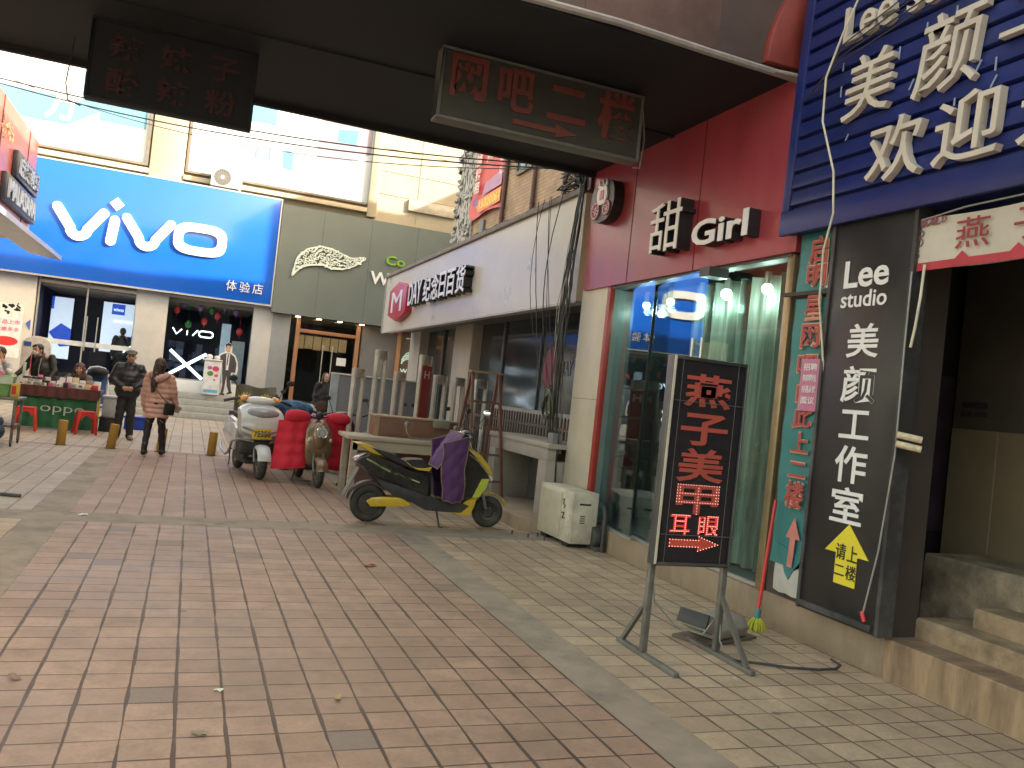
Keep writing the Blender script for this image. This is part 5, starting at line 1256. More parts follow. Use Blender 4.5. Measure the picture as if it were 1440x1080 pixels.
# ================================================================== LED sign, lamp, broom
led = thing("sign_stand", "tall black LED sign on a steel stand with red characters and arrow", "sign stand", (3.19, 4.72, 0), 0)
steel_w = M("weathered_steel", (.17, .165, .15), .5, .4, var=.2, scale=10, dirt=(.1, .08, .06), dirt_amt=.5)
MB().box(-.27, .27, 0, .06, .63, 1.95).build("led_panel", M("led_black", (.016, .015, .02), .35, var=.3, scale=20), led)
f_ = MB(); f_.box(-.30, -.27, -.012, .065, .61, 1.97).box(.27, .29, -.012, .065, .61, 1.97).box(-.27, .27, -.012, .065, 1.95, 1.97).box(-.27, .27, -.012, .065, .61, .63)
f_.build("frame", M("grey_led_frame", (.1, .105, .105), .4, .5), led, bevel=.003)
MB().box(-.295, -.28, -.02, -.012, .62, 1.97).build("white_edge", M("cream_edge_strip", (.55, .5, .4), .4), led)
for x, nm in ((-.27, 1), (.29, 2)):
    MB().box(x-.02, x+.02, .03, .07, .04, .63).build("post", steel_w, led, bevel=.003)
    MB().box(x-.02, x+.02, -.36, .38, 0, .035).build("foot", steel_w, led, bevel=.004)
    MB().bar((x, .33 if nm == 1 else -.3, .03), (x, .06, .36 if nm == 1 else .42), .028).build("brace", steel_w, led)
mb = MB()
for x in (-.22, .21): mb.box(x, x+.004, -.003, 0, .63, 1.95)
for z in (.81, 1.68): mb.box(-.3, .29, -.018, -.012, z, z+.004)
mb.build("panel_seam", M("seam_grey", (.12, .12, .12), .5), led)
ldf = P3((0, 0, 0), (1, 0, 0), (0, 0, 1)); redled = M("dull_red_led", (.4, .075, .055), .5, var=.1, emit=.0)
mbt = MB()
for ch, z, h_, w_ in (("燕", 1.65, .22, .36), ("子", 1.40, .21, .36), ("美", 1.16, .22, .36), ("甲", .95, .19, .32)): text(mbt, ch, ldf, -.19 if w_ > .33 else -.17, z, w_, h_, .006, .022)
mbt.build("lettering", redled, led)
lit = M("lit_red_led", (.7, .05, .04), .4, var=.05, emit=.045)
mbt = MB(); text(mbt, "耳", ldf, -.2, .81, .155, .13, .006, .012); text(mbt, "眼", ldf, 0.02, .81, .155, .13, .006, .012)
mbt.build("lit_lettering", lit, led)
ar = [(-.19, .735), (.03, .735), (.03, .71), (.18, .755), (.03, .805), (.03, .78), (-.19, .78)]
MB().prism(ar, lambda u, v, w_: ldf(u, v, w_), 0, .006).build("arrow", M("arrow_red_led", (.5, .07, .045), .5, emit=.01), led)
dots = MB(); spark = M("led_dot", (1., .45, .38), .3, var=0, emit=.22)
for i in range(len(ar)):
    p0, p1 = Vector(ar[i]), Vector(ar[(i+1) % len(ar)]); n_ = max(1, int((p1-p0).length/.02))
    for k in range(n_):
        q = p0.lerp(p1, k/n_); dots.ell(ldf(q.x, q.y, .008), (.0035, .0035, .0035), None, 6, 4)
vs2, fs2 = [], []
def dot_glyph(ch, x, z, w_, h_, step):
    vv, ff = glyphs(ch, .0, .0)
    x0 = min(v.x for v in vv); x1 = max(v.x for v in vv); y0 = min(v.y for v in vv); y1 = max(v.y for v in vv)
    tris = [[Vector((x+(vv[i].x-x0)/(x1-x0)*w_, z+(vv[i].y-y0)/(y1-y0)*h_)) for i in f] for f in ff]
    nx, nz = int(w_/step), int(h_/step)
    for i in range(nx+1):
        for j in range(nz+1):
            q = Vector((x+w_*i/nx, z+h_*j/nz)); hit = False
            for t in tris:
                sg = []
                for k in range(len(t)):
                    a, b = t[k], t[(k+1) % len(t)]; sg.append((b.x-a.x)*(q.y-a.y)-(b.y-a.y)*(q.x-a.x))
                if all(s_ >= -1e-7 for s_ in sg) or all(s_ <= 1e-7 for s_ in sg): hit = True; break
            if hit: dots.ell(ldf(q.x, q.y, .008), (.003, .003, .003), None, 6, 4)
dot_glyph("耳", -.2, .81, .155, .13, .0125); dot_glyph("眼", .02, .81, .155, .13, .0125); dot_glyph("甲", -.17, .95, .32, .19, .019)
dots.build("led_dots", spark, led)
cbl = MB().tube([(2.95, 4.8, .55), (3.0, 4.82, .35), (3.2, 4.86, .18), (3.42, 4.85, .12), (3.5, 4.78, .3), (3.47, 4.72, .12), (3.5, 4.7, .05)], .006, 6).build("cable", M("grey_cable"), None, smooth=True)
tag(cbl, "thin grey cable drooping between the legs of the LED sign stand", "cable")
cbl = MB().tube([(3.52, 4.62, .02), (3.7, 4.55, .018), (3.85, 4.47, .018), (4.05, 4.42, .018), (4.2, 4.43, .018), (4.3, 4.5, .018), (4.33, 4.62, .018)], .009, 6).build("cable", M("dark_wire"), None, smooth=True)
tag(cbl, "dark cable trailing over the pavers from LED sign to the plinth", "cable")
fl_ = thing("floodlight", "dusty grey floodlight lying on the pavers behind the LED sign stand", "floodlight", (3.72, 5.15, .004), .35)
conm = M("dusty_grey_casting", (.27, .25, .21), .7, var=.2, scale=6, bump=.2, dirt=(.14, .12, .1), dirt_amt=.6)
MB().loft([[Vector((x, y*sc, .03+(z-.03)*sc)) for y, z in ((-.13, .03), (.13, .03), (.15, .1), (.1, .17), (-.1, .17), (-.15, .1))] for x, sc in ((-.14, .9), (-.1, 1.), (.2, 1.05), (.26, .85))]).build("housing", conm, fl_, bevel=.012)
MB().obox((-.19, 0, .14), (.1, .22, .12), (0, .35, 0)).build("ballast_box", conm, fl_, bevel=.012)
MB().obox((-.255, 0, .17), (.02, .25, .1), (0, .35, 0)).build("dark_cover", dgry, fl_, bevel=.004)
MB().obox((.03, 0, .012), (.62, .3, .022)).build("base_tray", M("rusty_tray", (.12, .09, .07), .8, var=.3), fl_, bevel=.005)
bm_ = thing("mop", "red handled mop with yellow head leaning against the glass front", "mop", (4.26, 5.36, .004))
MB().cyl((0, 0, .1), (.13, .08, 1.0), .014, n=12).build("handle", M("red_plastic"), bm_, smooth=True)
MB().cyl((-.005, -.003, .07), (.012, .007, .16), .028, .02).build("ferrule", M("teal_plastic", (.03, .2, .19), .4), bm_)
m_ = MB()
for k in range(26):
    a = 2*PI*k/26; r = .03+.012*(k % 3); m_.tube([(.02*math.cos(a)*.8, .02*math.sin(a)*.8, .1), (r*math.cos(a), r*math.sin(a), .05), (r*1.15*math.cos(a), r*1.15*math.sin(a), .0)], .007, 5)
m_.build("mop_head", M("lime_yellow_mop", (.5, .52, .04), .8, var=.2, scale=30), bm_, smooth=True)
# pavement bits
for i, (x, y, c_, s_) in enumerate(((.29, 4.31, (.7, .68, .6), .03), (.85, 4.17, (.45, .32, .15), .04), (.2, 3.81, (.3, .25, .17), .045), (-.82, 9.1, (.75, .73, .7), .07), (-.62, 4.55, (.3, .2, .14), .05), (1.62, 7.2, (.25, .07, .05), .07), (3.3, 4.3, (.6, .58, .52), .02))):
    m_ = MB(); s_ *= .7; g = [[(s_*(u-1.5)*.7+.004*RND.random(), s_*(v-1)*.5, .006+.014*RND.random()) for u in range(4)] for v in range(3)]
    o = m_.sheet(g).build("litter_scrap", M("litter_%d" % i, c_, .8), None, smooth=True, solid=.002); o.location = (x, y, .004); o.rotation_euler = (0, 0, i*1.3)
    tag(o, ("small pale paper scrap near the front pavers", "curled tan dry leaf on the front pavers", "small brown leaf at the bottom left pavers", "white rag scrap on the grey cross band", "brown leaf near the left paver joints", "dark red scrap beside the right grey band", "white crumb on the right grey band")[i], "litter")
for x, y in ((4.02, 9.05), (3.73, 9.13), (3.86, 8.95), (4.0, 8.8)):
    b = MB().cyl((0, 0, 0), (0, 0, .045), .008).cyl((0, 0, .03), (0, 0, .04), .013, n=6).build("ground_bolt", M("rusty_bolt", (.06, .045, .035), .7), None); b.location = (x-.05, y, .004)
    tag(b, "short rusty bolt sticking up from the pavers in front of the cream air conditioner", "bolt", "rusty bolts left in the paving")
# AC on the pavement
ac2 = ac_unit("cream weathered air conditioner standing on the pavers beside the cream pillar", (4.21, 8.82, .004), -PI/2+.02, dirty=True)
for ch in list(ac2.children):
    if ch.name.startswith(("fan_grille", "fan_hub", "fan_opening")): bpy.data.objects.remove(ch)
MB().box(-.4, .17, -.172, -.16, .09, .58).build("front_grille", M("cream_slats", (.5, .45, .35), .55, var=.12, scale=3, dirt=(.2, .16, .12), dirt_amt=.5), ac2, bevel=.004)
m_ = MB()
for k in range(24): m_.box(-.38, .15, -.176, -.172, .1+.02*k, .108+.02*k)
m_.build("grille_slats", M("cream_slats"), ac2)
m_ = MB(); m_.tube([(.2, -.168, .5), (.24, -.168, .52), (.22, -.168, .46), (.27, -.168, .45), (.25, -.168, .42)], .007, 5); m_.tube([(.2, -.168, .36), (.26, -.168, .37), (.22, -.168, .3), (.28, -.168, .31)], .008, 5)
m_.build("painted_scrawl", black_p, ac2)
MB().box(.441, .447, -.12, .1, .12, .54).build("end_panel", M("cream_ac_enamel"), ac2, bevel=.006)
m_ = MB()
for k in range(4): m_.box(.447, .45, -.06, .0, .28+.025*k, .29+.025*k)
m_.box(.447, .452, -.08, .06, .48, .5); m_.build("vent_slots", dgry, ac2)
pp_ = thing("pipe_bend", "bent black pipe and pump standing behind the cream air conditioner", "pipe", (4.42, 8.3, 0))
MB().tube([(-.02, .5, .5), (-.02, .1, .52), (-.02, -.02, .48), (-.02, -.06, .4), (-.02, -.06, .0)], .028, 10).build("tube", dgry, pp_, smooth=True)
MB().cyl((-.1, .1, .14), (.0, .1, .14), .12, n=20).box(-.1, .0, -.05, .25, 0, .05).build("pump", M("dusty_pump", (.06, .06, .055), .7, dirt=(.14, .12, .1)), pp_, bevel=.01)
# stone counter
sc_ = thing("stone_counter", "grey stone counter with open niche standing in front of the store railing", "counter", (4.2, 9.9, .17))
stn = M("grey_cement_stone", (.33, .3, .26), .7, var=.12, scale=4, bump=.15, dirt=(.2, .17, .14), dirt_amt=.5)
MB().box(-.02, .68, -.42, 1.82, .84, .9).build("slab", stn, sc_, bevel=.006)
MB().box(.0, .12, -.36, 1.76, .68, .84).build("lintel", stn, sc_, bevel=.004)
for y0, y1 in ((-.36, -.1), (1.5, 1.76)): MB().box(.0, .6, y0, y1, 0, .68).build("leg", stn, sc_, bevel=.004)
MB().box(.56, .6, -.1, 1.5, 0, .84).build("back_panel", M("dark_niche_back", (.08, .075, .07), .8), sc_)
# railing
ra = thing("railing", "rusty brown picket railing in front of the store windows", "railing", (4.92, 0, .17))
rust = M("rusty_brown_iron", (.12, .085, .07), .7, .2, var=.3, scale=12)
MB().box(-.02, .02, 9.7, 15.2, 1.02, 1.06).box(-.02, .02, 9.7, 15.2, .1, .14).build("rail", rust, ra)
m_ = MB(); y = 9.75
while y < 15.2: m_.box(-.012, .012, y, y+.024, 0, 1.17); m_.ell((0, y+.012, 1.185), (.018, .018, .03), None, 8, 5); y += .115
m_.build("pickets", rust, ra)
# cable bundle at the pillar
cab_ = thing("cable_bundle", "tangled black cables running down beside the cream pillar", "cables", (4.4, 9.6, 0))
bl = M("black_cable", (.02, .02, .02), .5, var=.4, scale=12); gl_ = M("grey_white_cable", (.33, .32, .3), .5)
for k in range(17):
    r_ = random.Random(100+k); y0 = r_.uniform(-.12, .22); top = r_.uniform(4.2, 4.62); bot = r_.choice((.3, .5, .9, 1.4, .2)); n_ = 14; pts = []
    spread = r_.uniform(.02, .3) if k > 8 else .05
    for i in range(n_+1):
        t = i/n_; z = top+(bot-top)*t
        pts.append((-.05-.05*r_.random()*math.sin(PI*t)-.04*math.sin(PI*t), y0*.6+spread*math.sin(PI*t*r_.uniform(.9, 1.1))+.03*math.sin(t*9+k), z))
    MB().tube(pts, r_.choice((.005, .006, .008, .012)), 6).build("cable", gl_ if k in (3, 11, 17, 22) else bl, cab_, smooth=True)
for k in range(9):
    r_ = random.Random(300+k)
    MB().torus((-.12+.012*k*.5, .28+.05*r_.random(), 1.5+.04*r_.uniform(-1, 1)), (1, r_.uniform(-.3, .3), r_.uniform(-.2, .2)), .17+.05*r_.uniform(-1, 1), .007, 28, 5).build("coil", bl if k % 3 else M("green_cable", (.1, .13, .05), .5), cab_, smooth=True)
MB().box(-.14, .0, -.04, .12, .95, 1.2).build("junction_box", M("grey_wall_box"), cab_, bevel=.01)
cab2 = thing("cable_bundle", "loose black cables hanging across the right end of the long white sign", "cables", (4.33, 10.2, 0))
for k in range(5):
    r_ = random.Random(500+k); y0 = r_.uniform(-.3, 1.1); y1 = r_.uniform(-.5, .1); pts = []
    for i in range(15):
        t = i/14; z = 4.36+(1.7-4.36)*t*r_.uniform(.97, 1.0)
        pts.append((-.02-.05*math.sin(PI*t), y0+(y1-y0)*t**1.5+.3*math.sin(PI*t)*(1 if k % 2 else -.4), z))
    MB().tube(pts, r_.choice((.005, .007, .012)), 6).build("cable", bl, cab2, smooth=True)
# overhead wires
ow_ = [((-6, 13.5, 5.9), (4.45, 9.7, 4.62), .12, .011), ((-7, 13, 5.6), (4.6, 10.2, 4.75), .5, .009), ((-6.5, 20, 7.2), (5.2, 11.5, 5.1), .5, .012), ((-6, 24, 8.4), (5.4, 14, 5.7), .7, .009), ]
for i, (a, b, sag, r) in enumerate(ow_):
    a = Vector(a); b = Vector(b); pts = [a.lerp(b, t/24)-Vector((0, 0, 4*sag*(t/24)*(1-t/24))) for t in range(25)]
    o = MB().tube(pts, r, 6).build("overhead_wire", bl, None, smooth=True)
    tag(o, "sagging black overhead wire crossing the street towards the right shop row", "wire", "black wires slung across the street")
nest = thing("wire_nest", "tangle of black wires gathered above the cream pillar under the bridge", "cables", (4.42, 9.75, 4.5))
for k in range(14):
    r_ = random.Random(700+k); pts = [(r_.uniform(-.18, .15), r_.uniform(-.2, .6), r_.uniform(-.16, .14)) for _ in range(5)]
    sm_ = []
    for i in range(len(pts)-1):
        for q in range(4): sm_.append(Vector(pts[i]).lerp(Vector(pts[i+1]), q/4)+Vector((0, 0, .02*math.sin(q*2))))
    MB().tube(sm_, r_.choice((.006, .009, .012)), 6).build("cable", bl, nest, smooth=True)
MB().box(-.06, .06, -.3, -.12, -.25, .1).build("junction_box", M("maroon_box", (.06, .02, .025), .5), nest, bevel=.01)

# ================================================================== table, cabinet, gates, ladder, partition
tabl = thing("table", "cream wooden table with peeling edge behind the yellow scooter", "table", (2.85, 11.75, 0))
crw = M("cream_worn_wood", (.4, .34, .26), .65, var=.14, scale=5, dirt=(.22, .18, .13), dirt_amt=.5, stretch=(.4, 2, 2))
MB().box(-.78, .78, -.4, .42, .8, .85).build("tabletop", crw, tabl, bevel=.006)
MB().box(-.7, .72, -.36, -.34, .66, .8).build("apron", crw, tabl)
for x in (-.72, .66):
    for y in (-.36, .3): MB().box(x, x+.09, y, y+.07, 0, .8).build("leg", crw, tabl, bevel=.004)
MB().box(-.6, .7, .28, .3, .05, .8).build("back_panel", M("red_brown_board", (.14, .07, .05), .6), tabl)
cbn = thing("cabinet", "brown wooden cabinet lying on the cream table behind the yellow scooter", "cabinet", (3.12, 11.95, .85))
brw = M("brown_veneer", (.2, .1, .065), .5, var=.18, scale=4, stretch=(.5, 3, 3), dirt=(.12, .07, .05))
MB().box(-.62, .6, -.18, .2, 0, .27).build("carcass", brw, cbn, bevel=.004)
MB().box(-.64, .62, -.2, .22, .27, .295).build("top_board", M("tan_edge_board", (.33, .23, .15), .55, var=.15, scale=5), cbn, bevel=.003)
MB().box(-.62, -.56, -.188, -.18, 0, .27).build("end_strip", M("tan_edge_board"), cbn)
MB().box(-.2, .58, -.186, -.18, .03, .25).build("drawer_front", brw, cbn, bevel=.003)
chf = thing("folding_chair", "bare metal folding chair frame lying on the cream table", "chair frame", (3.2, 11.55, .86))
MB().tube([(-.3, 0, .22), (-.3, -.03, .1), (-.24, -.06, .015), (.3, -.06, .015), (.42, -.03, .1), (.42, 0, .22)], .014, 8).build("tube", M("tarnished_tube", (.25, .21, .17), .4, .6), chf, smooth=True)
for x in (-.3, .42): MB().ell((x, 0, .2), (.035, .03, .04)).build("joint_cap", M("grey_plastic_cap", (.2, .2, .19), .5), chf, smooth=True)
MB().obox((.22, .06, .24), (.24, .03, .12), (.2, 0, 0)).build("plastic_seat_piece", M("grey_green_plastic", (.24, .25, .2), .5), chf, bevel=.02)
gw = M("gate_off_white", (.56, .51, .44), .5, var=.1, scale=6, dirt=(.28, .24, .2), dirt_amt=.5)
labs = ["slim off white security gate leftmost of the row behind the table", "tall off white security gate second from the left behind the cabinet", "short off white security gate third from left in front of the grey partition", "tall off white security gate carrying a long red board", "wide off white security gate just right of the red board", "off white security gate leaning beside the pale pillar", "bright white security gate standing inside the brown ladder"]
for i, (x, y, h_, ang) in enumerate(((2.38, 12.75, 1.78, 53), (2.74, 12.95, 2.1, 52), (3.1, 13.1, 1.8, 51), (3.45, 12.95, 2.1, 48), (3.82, 13.3, 1.82, 42), (4.18, 13.4, 1.82, 45), (4.46, 13.1, 1.82, 38))):
    t_ = thing("security_gate", labs[i], "security gate", (x, y, 0), math.radians(ang), "security gates stored behind the table")
    wd = .36
    m_ = MB(); m_.box(-wd/2, -wd/2+.055, -.03, .03, .05, h_); m_.box(wd/2-.055, wd/2, -.03, .03, .05, h_); m_.box(-wd/2+.055, wd/2-.055, -.03, .03, h_-.14, h_); m_.box(-wd/2+.055, wd/2-.055, -.03, .03, .05, .16)
    m_.build("frame", gw if i < 6 else M("gate_white", (.62, .6, .56), .5), t_, bevel=.008)
    MB().box(-wd/2-.02, wd/2+.02, -.08, .08, 0, .05).build("base", dgry, t_, bevel=.01)
    MB().box(-wd/2+.055, -wd/2+.075, -.012, .012, .16, h_-.14).build("inner_strip", M("gate_inner_grey", (.3, .28, .25), .5), t_)
    if i == 3:
        b_ = MB().box(-wd/2+.02, wd/2-.02, -.045, -.032, .6, h_-.16).build("red_board", M("red_board_paint", (.36, .03, .025), .45, var=.12), t_)
        mbt = MB(); text(mbt, "H", P3((0, -.046, 0), (1, 0, 0), (0, 0, 1)), -.09, h_-.36, .18, .12, .003, .02); mbt.build("lettering", M("pale_pink_letter"), b_)
la = thing("ladder", "brown wooden A frame ladder standing beside the railing", "ladder", (3.9, 11.3, 0), .12)
lw = M("brown_red_wood", (.18, .085, .06), .6, var=.2, scale=4, stretch=(3, 3, .5))
for s in (-1, 1):
    for d in (-1, 1):
        MB().bar((s*.26, d*.42, 0), (s*.21, d*.02, 1.9), .045, .03).build("leg", lw, la, bevel=.004)
MB().bar((-.25, -.03, 1.9), (.25, -.03, 1.9), .05, .03).bar((-.25, .03, 1.9), (.25, .03, 1.9), .05, .03).build("top_bar", M("tan_edge_board"), la)
for k in range(4):
    q = .4+.36*k; t = q/1.9
    MB().bar((-.25, -.42*(1-t), q), (.25, -.42*(1-t), q), .03).build("rung", lw, la)
pa = thing("partition", "long grey partition panel with white top rail behind the white gates", "partition", (3.1, 20.0, 0))
MB().box(.18, 2.1, 0, .04, .08, 1.7).build("panel", M("grey_partition", (.2, .205, .21), .5, var=.1, scale=2), pa)
MB().box(0, .18, -.02, .06, .08, 1.7).build("end_panel", M("blue_grey_partition", (.36, .4, .43), .5), pa)
MB().box(-.01, 2.1, -.03, .07, 1.7, 1.735).build("top_rail", M("white_enamel_rail", (.6, .6, .58), .4), pa, bevel=.004)
for x in (0.05, 1.0, 1.95): MB().box(x, x+.06, -.15, .19, 0, .08).build("foot", dgry, pa)
# yellow posts
ypm = M("yellow_brown_post", (.36, .2, .03), .55, var=.15, scale=6, dirt=(.2, .11, .03), dirt_amt=.5)
for x, lab in ((-1.88, "stubby yellow brown bollard left of the pair by the stall"), (-1.12, "stubby yellow brown bollard tilting next to the standing man"), (-.33, "stubby yellow brown bollard hidden behind the woman in pink"), (.5, "stubby yellow brown bollard alone right of the woman in pink")):
    t_ = thing("bollard", lab, "bollard", (x, 15.8, 0), 0, "yellow bollards in a row across the street")
    MB().cyl((0, 0, 0), (.012 if x != -1.12 else .04, 0, .42), .072, n=14).build("post", ypm, t_, bevel=.008)
    MB().cyl((0, 0, 0), (0, 0, .012), .1, n=14).build("base_plate", dgry, t_)

# ================================================================== people
skin = M("skin", (.46, .27, .19), .55, var=.06, scale=20)
def V3(*a): return Vector(a)
def hand_parts(wr, fd, pn, side, curl=.5):
    """palm and five bent fingers; wr wrist, fd finger direction, pn palm-facing normal, side +1 when the thumb lies on fd x pn"""
    fd = Vector(fd).normalized(); pn = Vector(pn); pn = (pn-fd*pn.dot(fd)).normalized(); sd = fd.cross(pn)*side
    out = [(wr, .027, wr+fd*.03, .028)]
    for k in (-1, 0, 1): out.append((wr+fd*.02+sd*.017*k, .017, wr+fd*.075+sd*.02*k, .016))
    for k, (o_, ln) in enumerate(((.03, .058), (.0105, .07), (-.0105, .066), (-.031, .05))):
        b = wr+fd*.082+sd*o_; m1 = b+(fd*math.cos(curl*.5)+pn*math.sin(curl*.5))*ln*.5; m2 = m1+(fd*math.cos(curl*1.4)+pn*math.sin(curl*1.4))*ln*.5
        out += [(b, .0095, m1, .009), (m1, .009, m2, .0075)]
    tb_ = wr+fd*.03+sd*.028; t1 = tb_+(sd*.6+fd*.6+pn*.35).normalized()*.035; t2 = t1+(sd*.15+fd*.85+pn*.5).normalized()*.028
    return out + [(tb_, .013, t1, .0105), (t1, .0105, t2, .0085)]
STAND = dict(head=(0, .02, 1.585), neck=(0, 0, 1.44), chest=(0, 0, 1.28), waist=(0, 0, 1.05), pelvis=(0, -.005, .93),
             shL=(-.175, -.005, 1.385), shR=(.175, -.005, 1.385), elL=(-.235, -.03, 1.11), elR=(.235, -.03, 1.11), wrL=(-.235, .05, .875), wrR=(.235, .05, .875),
             hipL=(-.085, 0, .9), hipR=(.085, 0, .9), knL=(-.095, .02, .49), knR=(.095, .02, .49), anL=(-.1, -.02, .08), anR=(.1, -.02, .08),
             fdL=(0, .25, -1), fdR=(0, .25, -1), pnL=(1, 0, 0), pnR=(-1, 0, 0), toeL=(-.02, 1), toeR=(.02, 1), headrot=0., curl=.5)
def body(par, J, legs=True, s=1.):
    j = {k: Vector(v) for k, v in J.items() if isinstance(v, tuple) and len(v) == 3}
    h = j['head']; q = J['headrot']; f = Vector((-math.sin(q), math.cos(q), 0)); sd = Vector((math.cos(q), math.sin(q), 0))
    p = [('e', h+Vector((0, 0, .02)), (.077, .096, .105), (0, 0, q)), ('e', h+f*.03-Vector((0, 0, .055)), (.058, .062, .065), (0, 0, q)),
         (h+f*.08-Vector((0, 0, .0)), .012, h+f*.106-Vector((0, 0, .03)), .015), (h+f*.088-Vector((0, 0, .062)), .018, h+f*.09-Vector((0, 0, .066)), .016),
         (h+f*.07-Vector((0, 0, .1)), .022, h+f*.072-Vector((0, 0, .1)), .02)]
    for s_ in (-1, 1):
        p.append(('e', h+sd*(s_*.079)-f*.005-Vector((0, 0, .015)), (.012, .02, .032), (0, 0, q)))
        p.append((h+f*.078+sd*(s_*.045)-Vector((0, 0, .035)), .02, h+f*.075+sd*(s_*.045)-Vector((0, 0, .04)), .02))
        p.append((h+f*.088+sd*(s_*.015)+Vector((0, 0, .025)), .012, h+f*.08+sd*(s_*.05)+Vector((0, 0, .022)), .012))
    p += [(h-Vector((0, .015, .06)), .055, j['neck'], .056), (j['neck'], .06, j['chest'], .11), (j['chest'], .12, j['waist'], .115), (j['waist'], .115, j['pelvis'], .125)]
    for S_ in 'LR':
        p += [(j['neck']*.6+j['sh'+S_]*.4, .06, j['sh'+S_], .055), (j['sh'+S_], .052, j['el'+S_], .04), (j['el'+S_], .04, j['wr'+S_], .026)]
        p += hand_parts(j['wr'+S_], J['fd'+S_], J['pn'+S_], 1 if S_ == 'L' else -1, J['curl'])
        if legs:
            t_ = J['toe'+S_]; tv = Vector((t_[0], t_[1], 0)).normalized()
            p += [(j['pelvis']*.3+j['hip'+S_]*.7, .09, j['kn'+S_], .058), (j['kn'+S_], .056, j['an'+S_], .036), (j['an'+S_]-tv*.03-Vector((0, 0, .035)), .036, j['an'+S_]+tv*.14-Vector((0, 0, .055)), .025)]
    o = blob("body", p, .0085, skin, par, 2)
    eyes = MB(); brow = MB(); lips = MB()
    for s_ in (-1, 1):
        eyes.ell(h+f*.091+sd*(s_*.032)+Vector((0, 0, .004)), (.012, .008, .007), (0, 0, q), 10, 6)
        brow.tube([h+f*.098+sd*(s_*.016)+Vector((0, 0, .03)), h+f*.094+sd*(s_*.035)+Vector((0, 0, .034)), h+f*.084+sd*(s_*.052)+Vector((0, 0, .027))], .005, 5)
    eyes.build("eyes", M("eye_dark", (.03, .02, .018), .2), par, smooth=True); brow.build("eyebrows", M("hair_black", (.012, .01, .01), .45, var=.4, scale=40), par, smooth=True)
    lips.tube([h+f*.098+sd*-.024-Vector((0, 0, .062)), h+f*.107-Vector((0, 0, .064)), h+f*.098+sd*.024-Vector((0, 0, .062))], [.005, .008, .005], 6).build("mouth", M("lips", (.36, .13, .11), .5), par, smooth=True)
    return j, h, f, sd
def trousers(par, J, j, mat, grow=.018, name="trousers"):
    p = [(j['waist']-Vector((0, 0, .04)), .12+grow, j['pelvis'], .13+grow)]
    for S_ in 'LR':
        p += [(j['pelvis']*.3+j['hip'+S_]*.7, .092+grow, j['kn'+S_], .06+grow*1.2), (j['kn'+S_], .06+grow*1.2, j['an'+S_]-Vector((0, 0, .0)), .042+grow*1.3)]
    return blob(name, p, .012, mat, par, 3, lambda c: .004*math.sin(c.z*46+c.x*30))
def shoes(par, J, j, mat, heel=0., name="shoe"):
    for S_ in 'LR':
        t_ = J['toe'+S_]; tv = Vector((t_[0], t_[1], 0)).normalized(); a = j['an'+S_]
        g = a.z-.08
        p = [(Vector((a.x, a.y, .045+g))-tv*.04, .045, Vector((a.x, a.y, .038+g))+tv*.15, .036), (Vector((a.x, a.y, .06+g)), .045, Vector((a.x, a.y, .06+g))+tv*.06, .045)]
        if heel: p.append((a+Vector((0, 0, .09)), .05, a, .048))
        blob(name, p, .01, mat, par, 2)
def hair(par, h, f, sd, parts, mat, vox=.009):
    return blob("hair", parts, vox, mat, par, 2, lambda c: .004*math.sin(c.x*160+c.z*30)+.003*math.sin(c.y*140))
hblk = M("hair_black", (.012, .01, .01), .45, var=.4, scale=40); hbrn = M("hair_dark_brown", (.035, .018, .012), .4, var=.5, scale=30, stretch=(4, 4, .4))
def ringmod(z0, pitch, amp):        # horizontal quilting of a puffer coat
    def fn(c):
        t = ((c.z-z0)/pitch) % 1.
        return amp*(abs(math.sin(PI*t))**.55-.6)+.004*math.sin(c.x*40+c.z*25)
    return fn

# ---- woman in the pink puffer coat, back to the camera
wo = thing("person", "woman seen from behind in long pale pink puffer coat with black crossbody bag", "person", (-.44, 15.02, .004), -.18)
J = dict(STAND); J.update(head=(-.02, .0, 1.485), neck=(-.01, -.01, 1.345), chest=(0, 0, 1.2), waist=(0, 0, .99), pelvis=(0, 0, .88), shL=(-.165, 0, 1.29), shR=(.165, 0, 1.29), elL=(-.215, .02, 1.04), elR=(.225, .03, 1.06), wrL=(-.225, .08, .83), wrR=(.26, .12, .86),
         hipL=(-.085, 0, .86), hipR=(.085, 0, .86), knL=(-.1, -.02, .48), knR=(.1, .04, .48), anL=(-.1, -.12, .1), anR=(.13, .1, .1), fdR=(.1, .6, -.7), headrot=-.15)
j, h, f, sd = body(wo, J)
coatp = M("dusty_pink_puffer", (.55, .32, .265), .5, var=.1, scale=5, bump=.06)
p = [(V3(0, 0, 1.27), .13, V3(0, 0, 1.16), .155), ('e', V3(0, 0, 1.12), (.172, .145, .22))] + [(V3(-.055-.03*(1-z), 0, z), .132, V3(.055+.03*(1-z), 0, z), .132) for z in (.58, .66, .74, .82, .9, .98, 1.06)]
for S_ in 'LR': p += [(j['sh'+S_]*.85+V3(0, 0, .17), .075, j['sh'+S_], .075), (j['sh'+S_], .078, j['el'+S_], .066), (j['el'+S_], .066, j['wr'+S_]*.95+j['el'+S_]*.05, .052)]
blob("puffer_coat", p, .012, coatp, wo, 4, ringmod(.62, .083, .012), hem=.635)
blob("hood", [(V3(-.12, -.06, 1.34), .055, V3(0, -.13, 1.27), .07), (V3(0, -.13, 1.27), .07, V3(.13, -.06, 1.34), .055), (V3(-.12, -.05, 1.34), .05, V3(-.08, .06, 1.35), .045), (V3(.13, -.05, 1.34), .05, V3(.08, .06, 1.35), .045)], .012, M("pink_fur_trim", (.45, .27, .24), .8, var=.2, scale=30), wo, 2, lambda c: .006*math.sin(c.x*90)*math.sin(c.z*80))
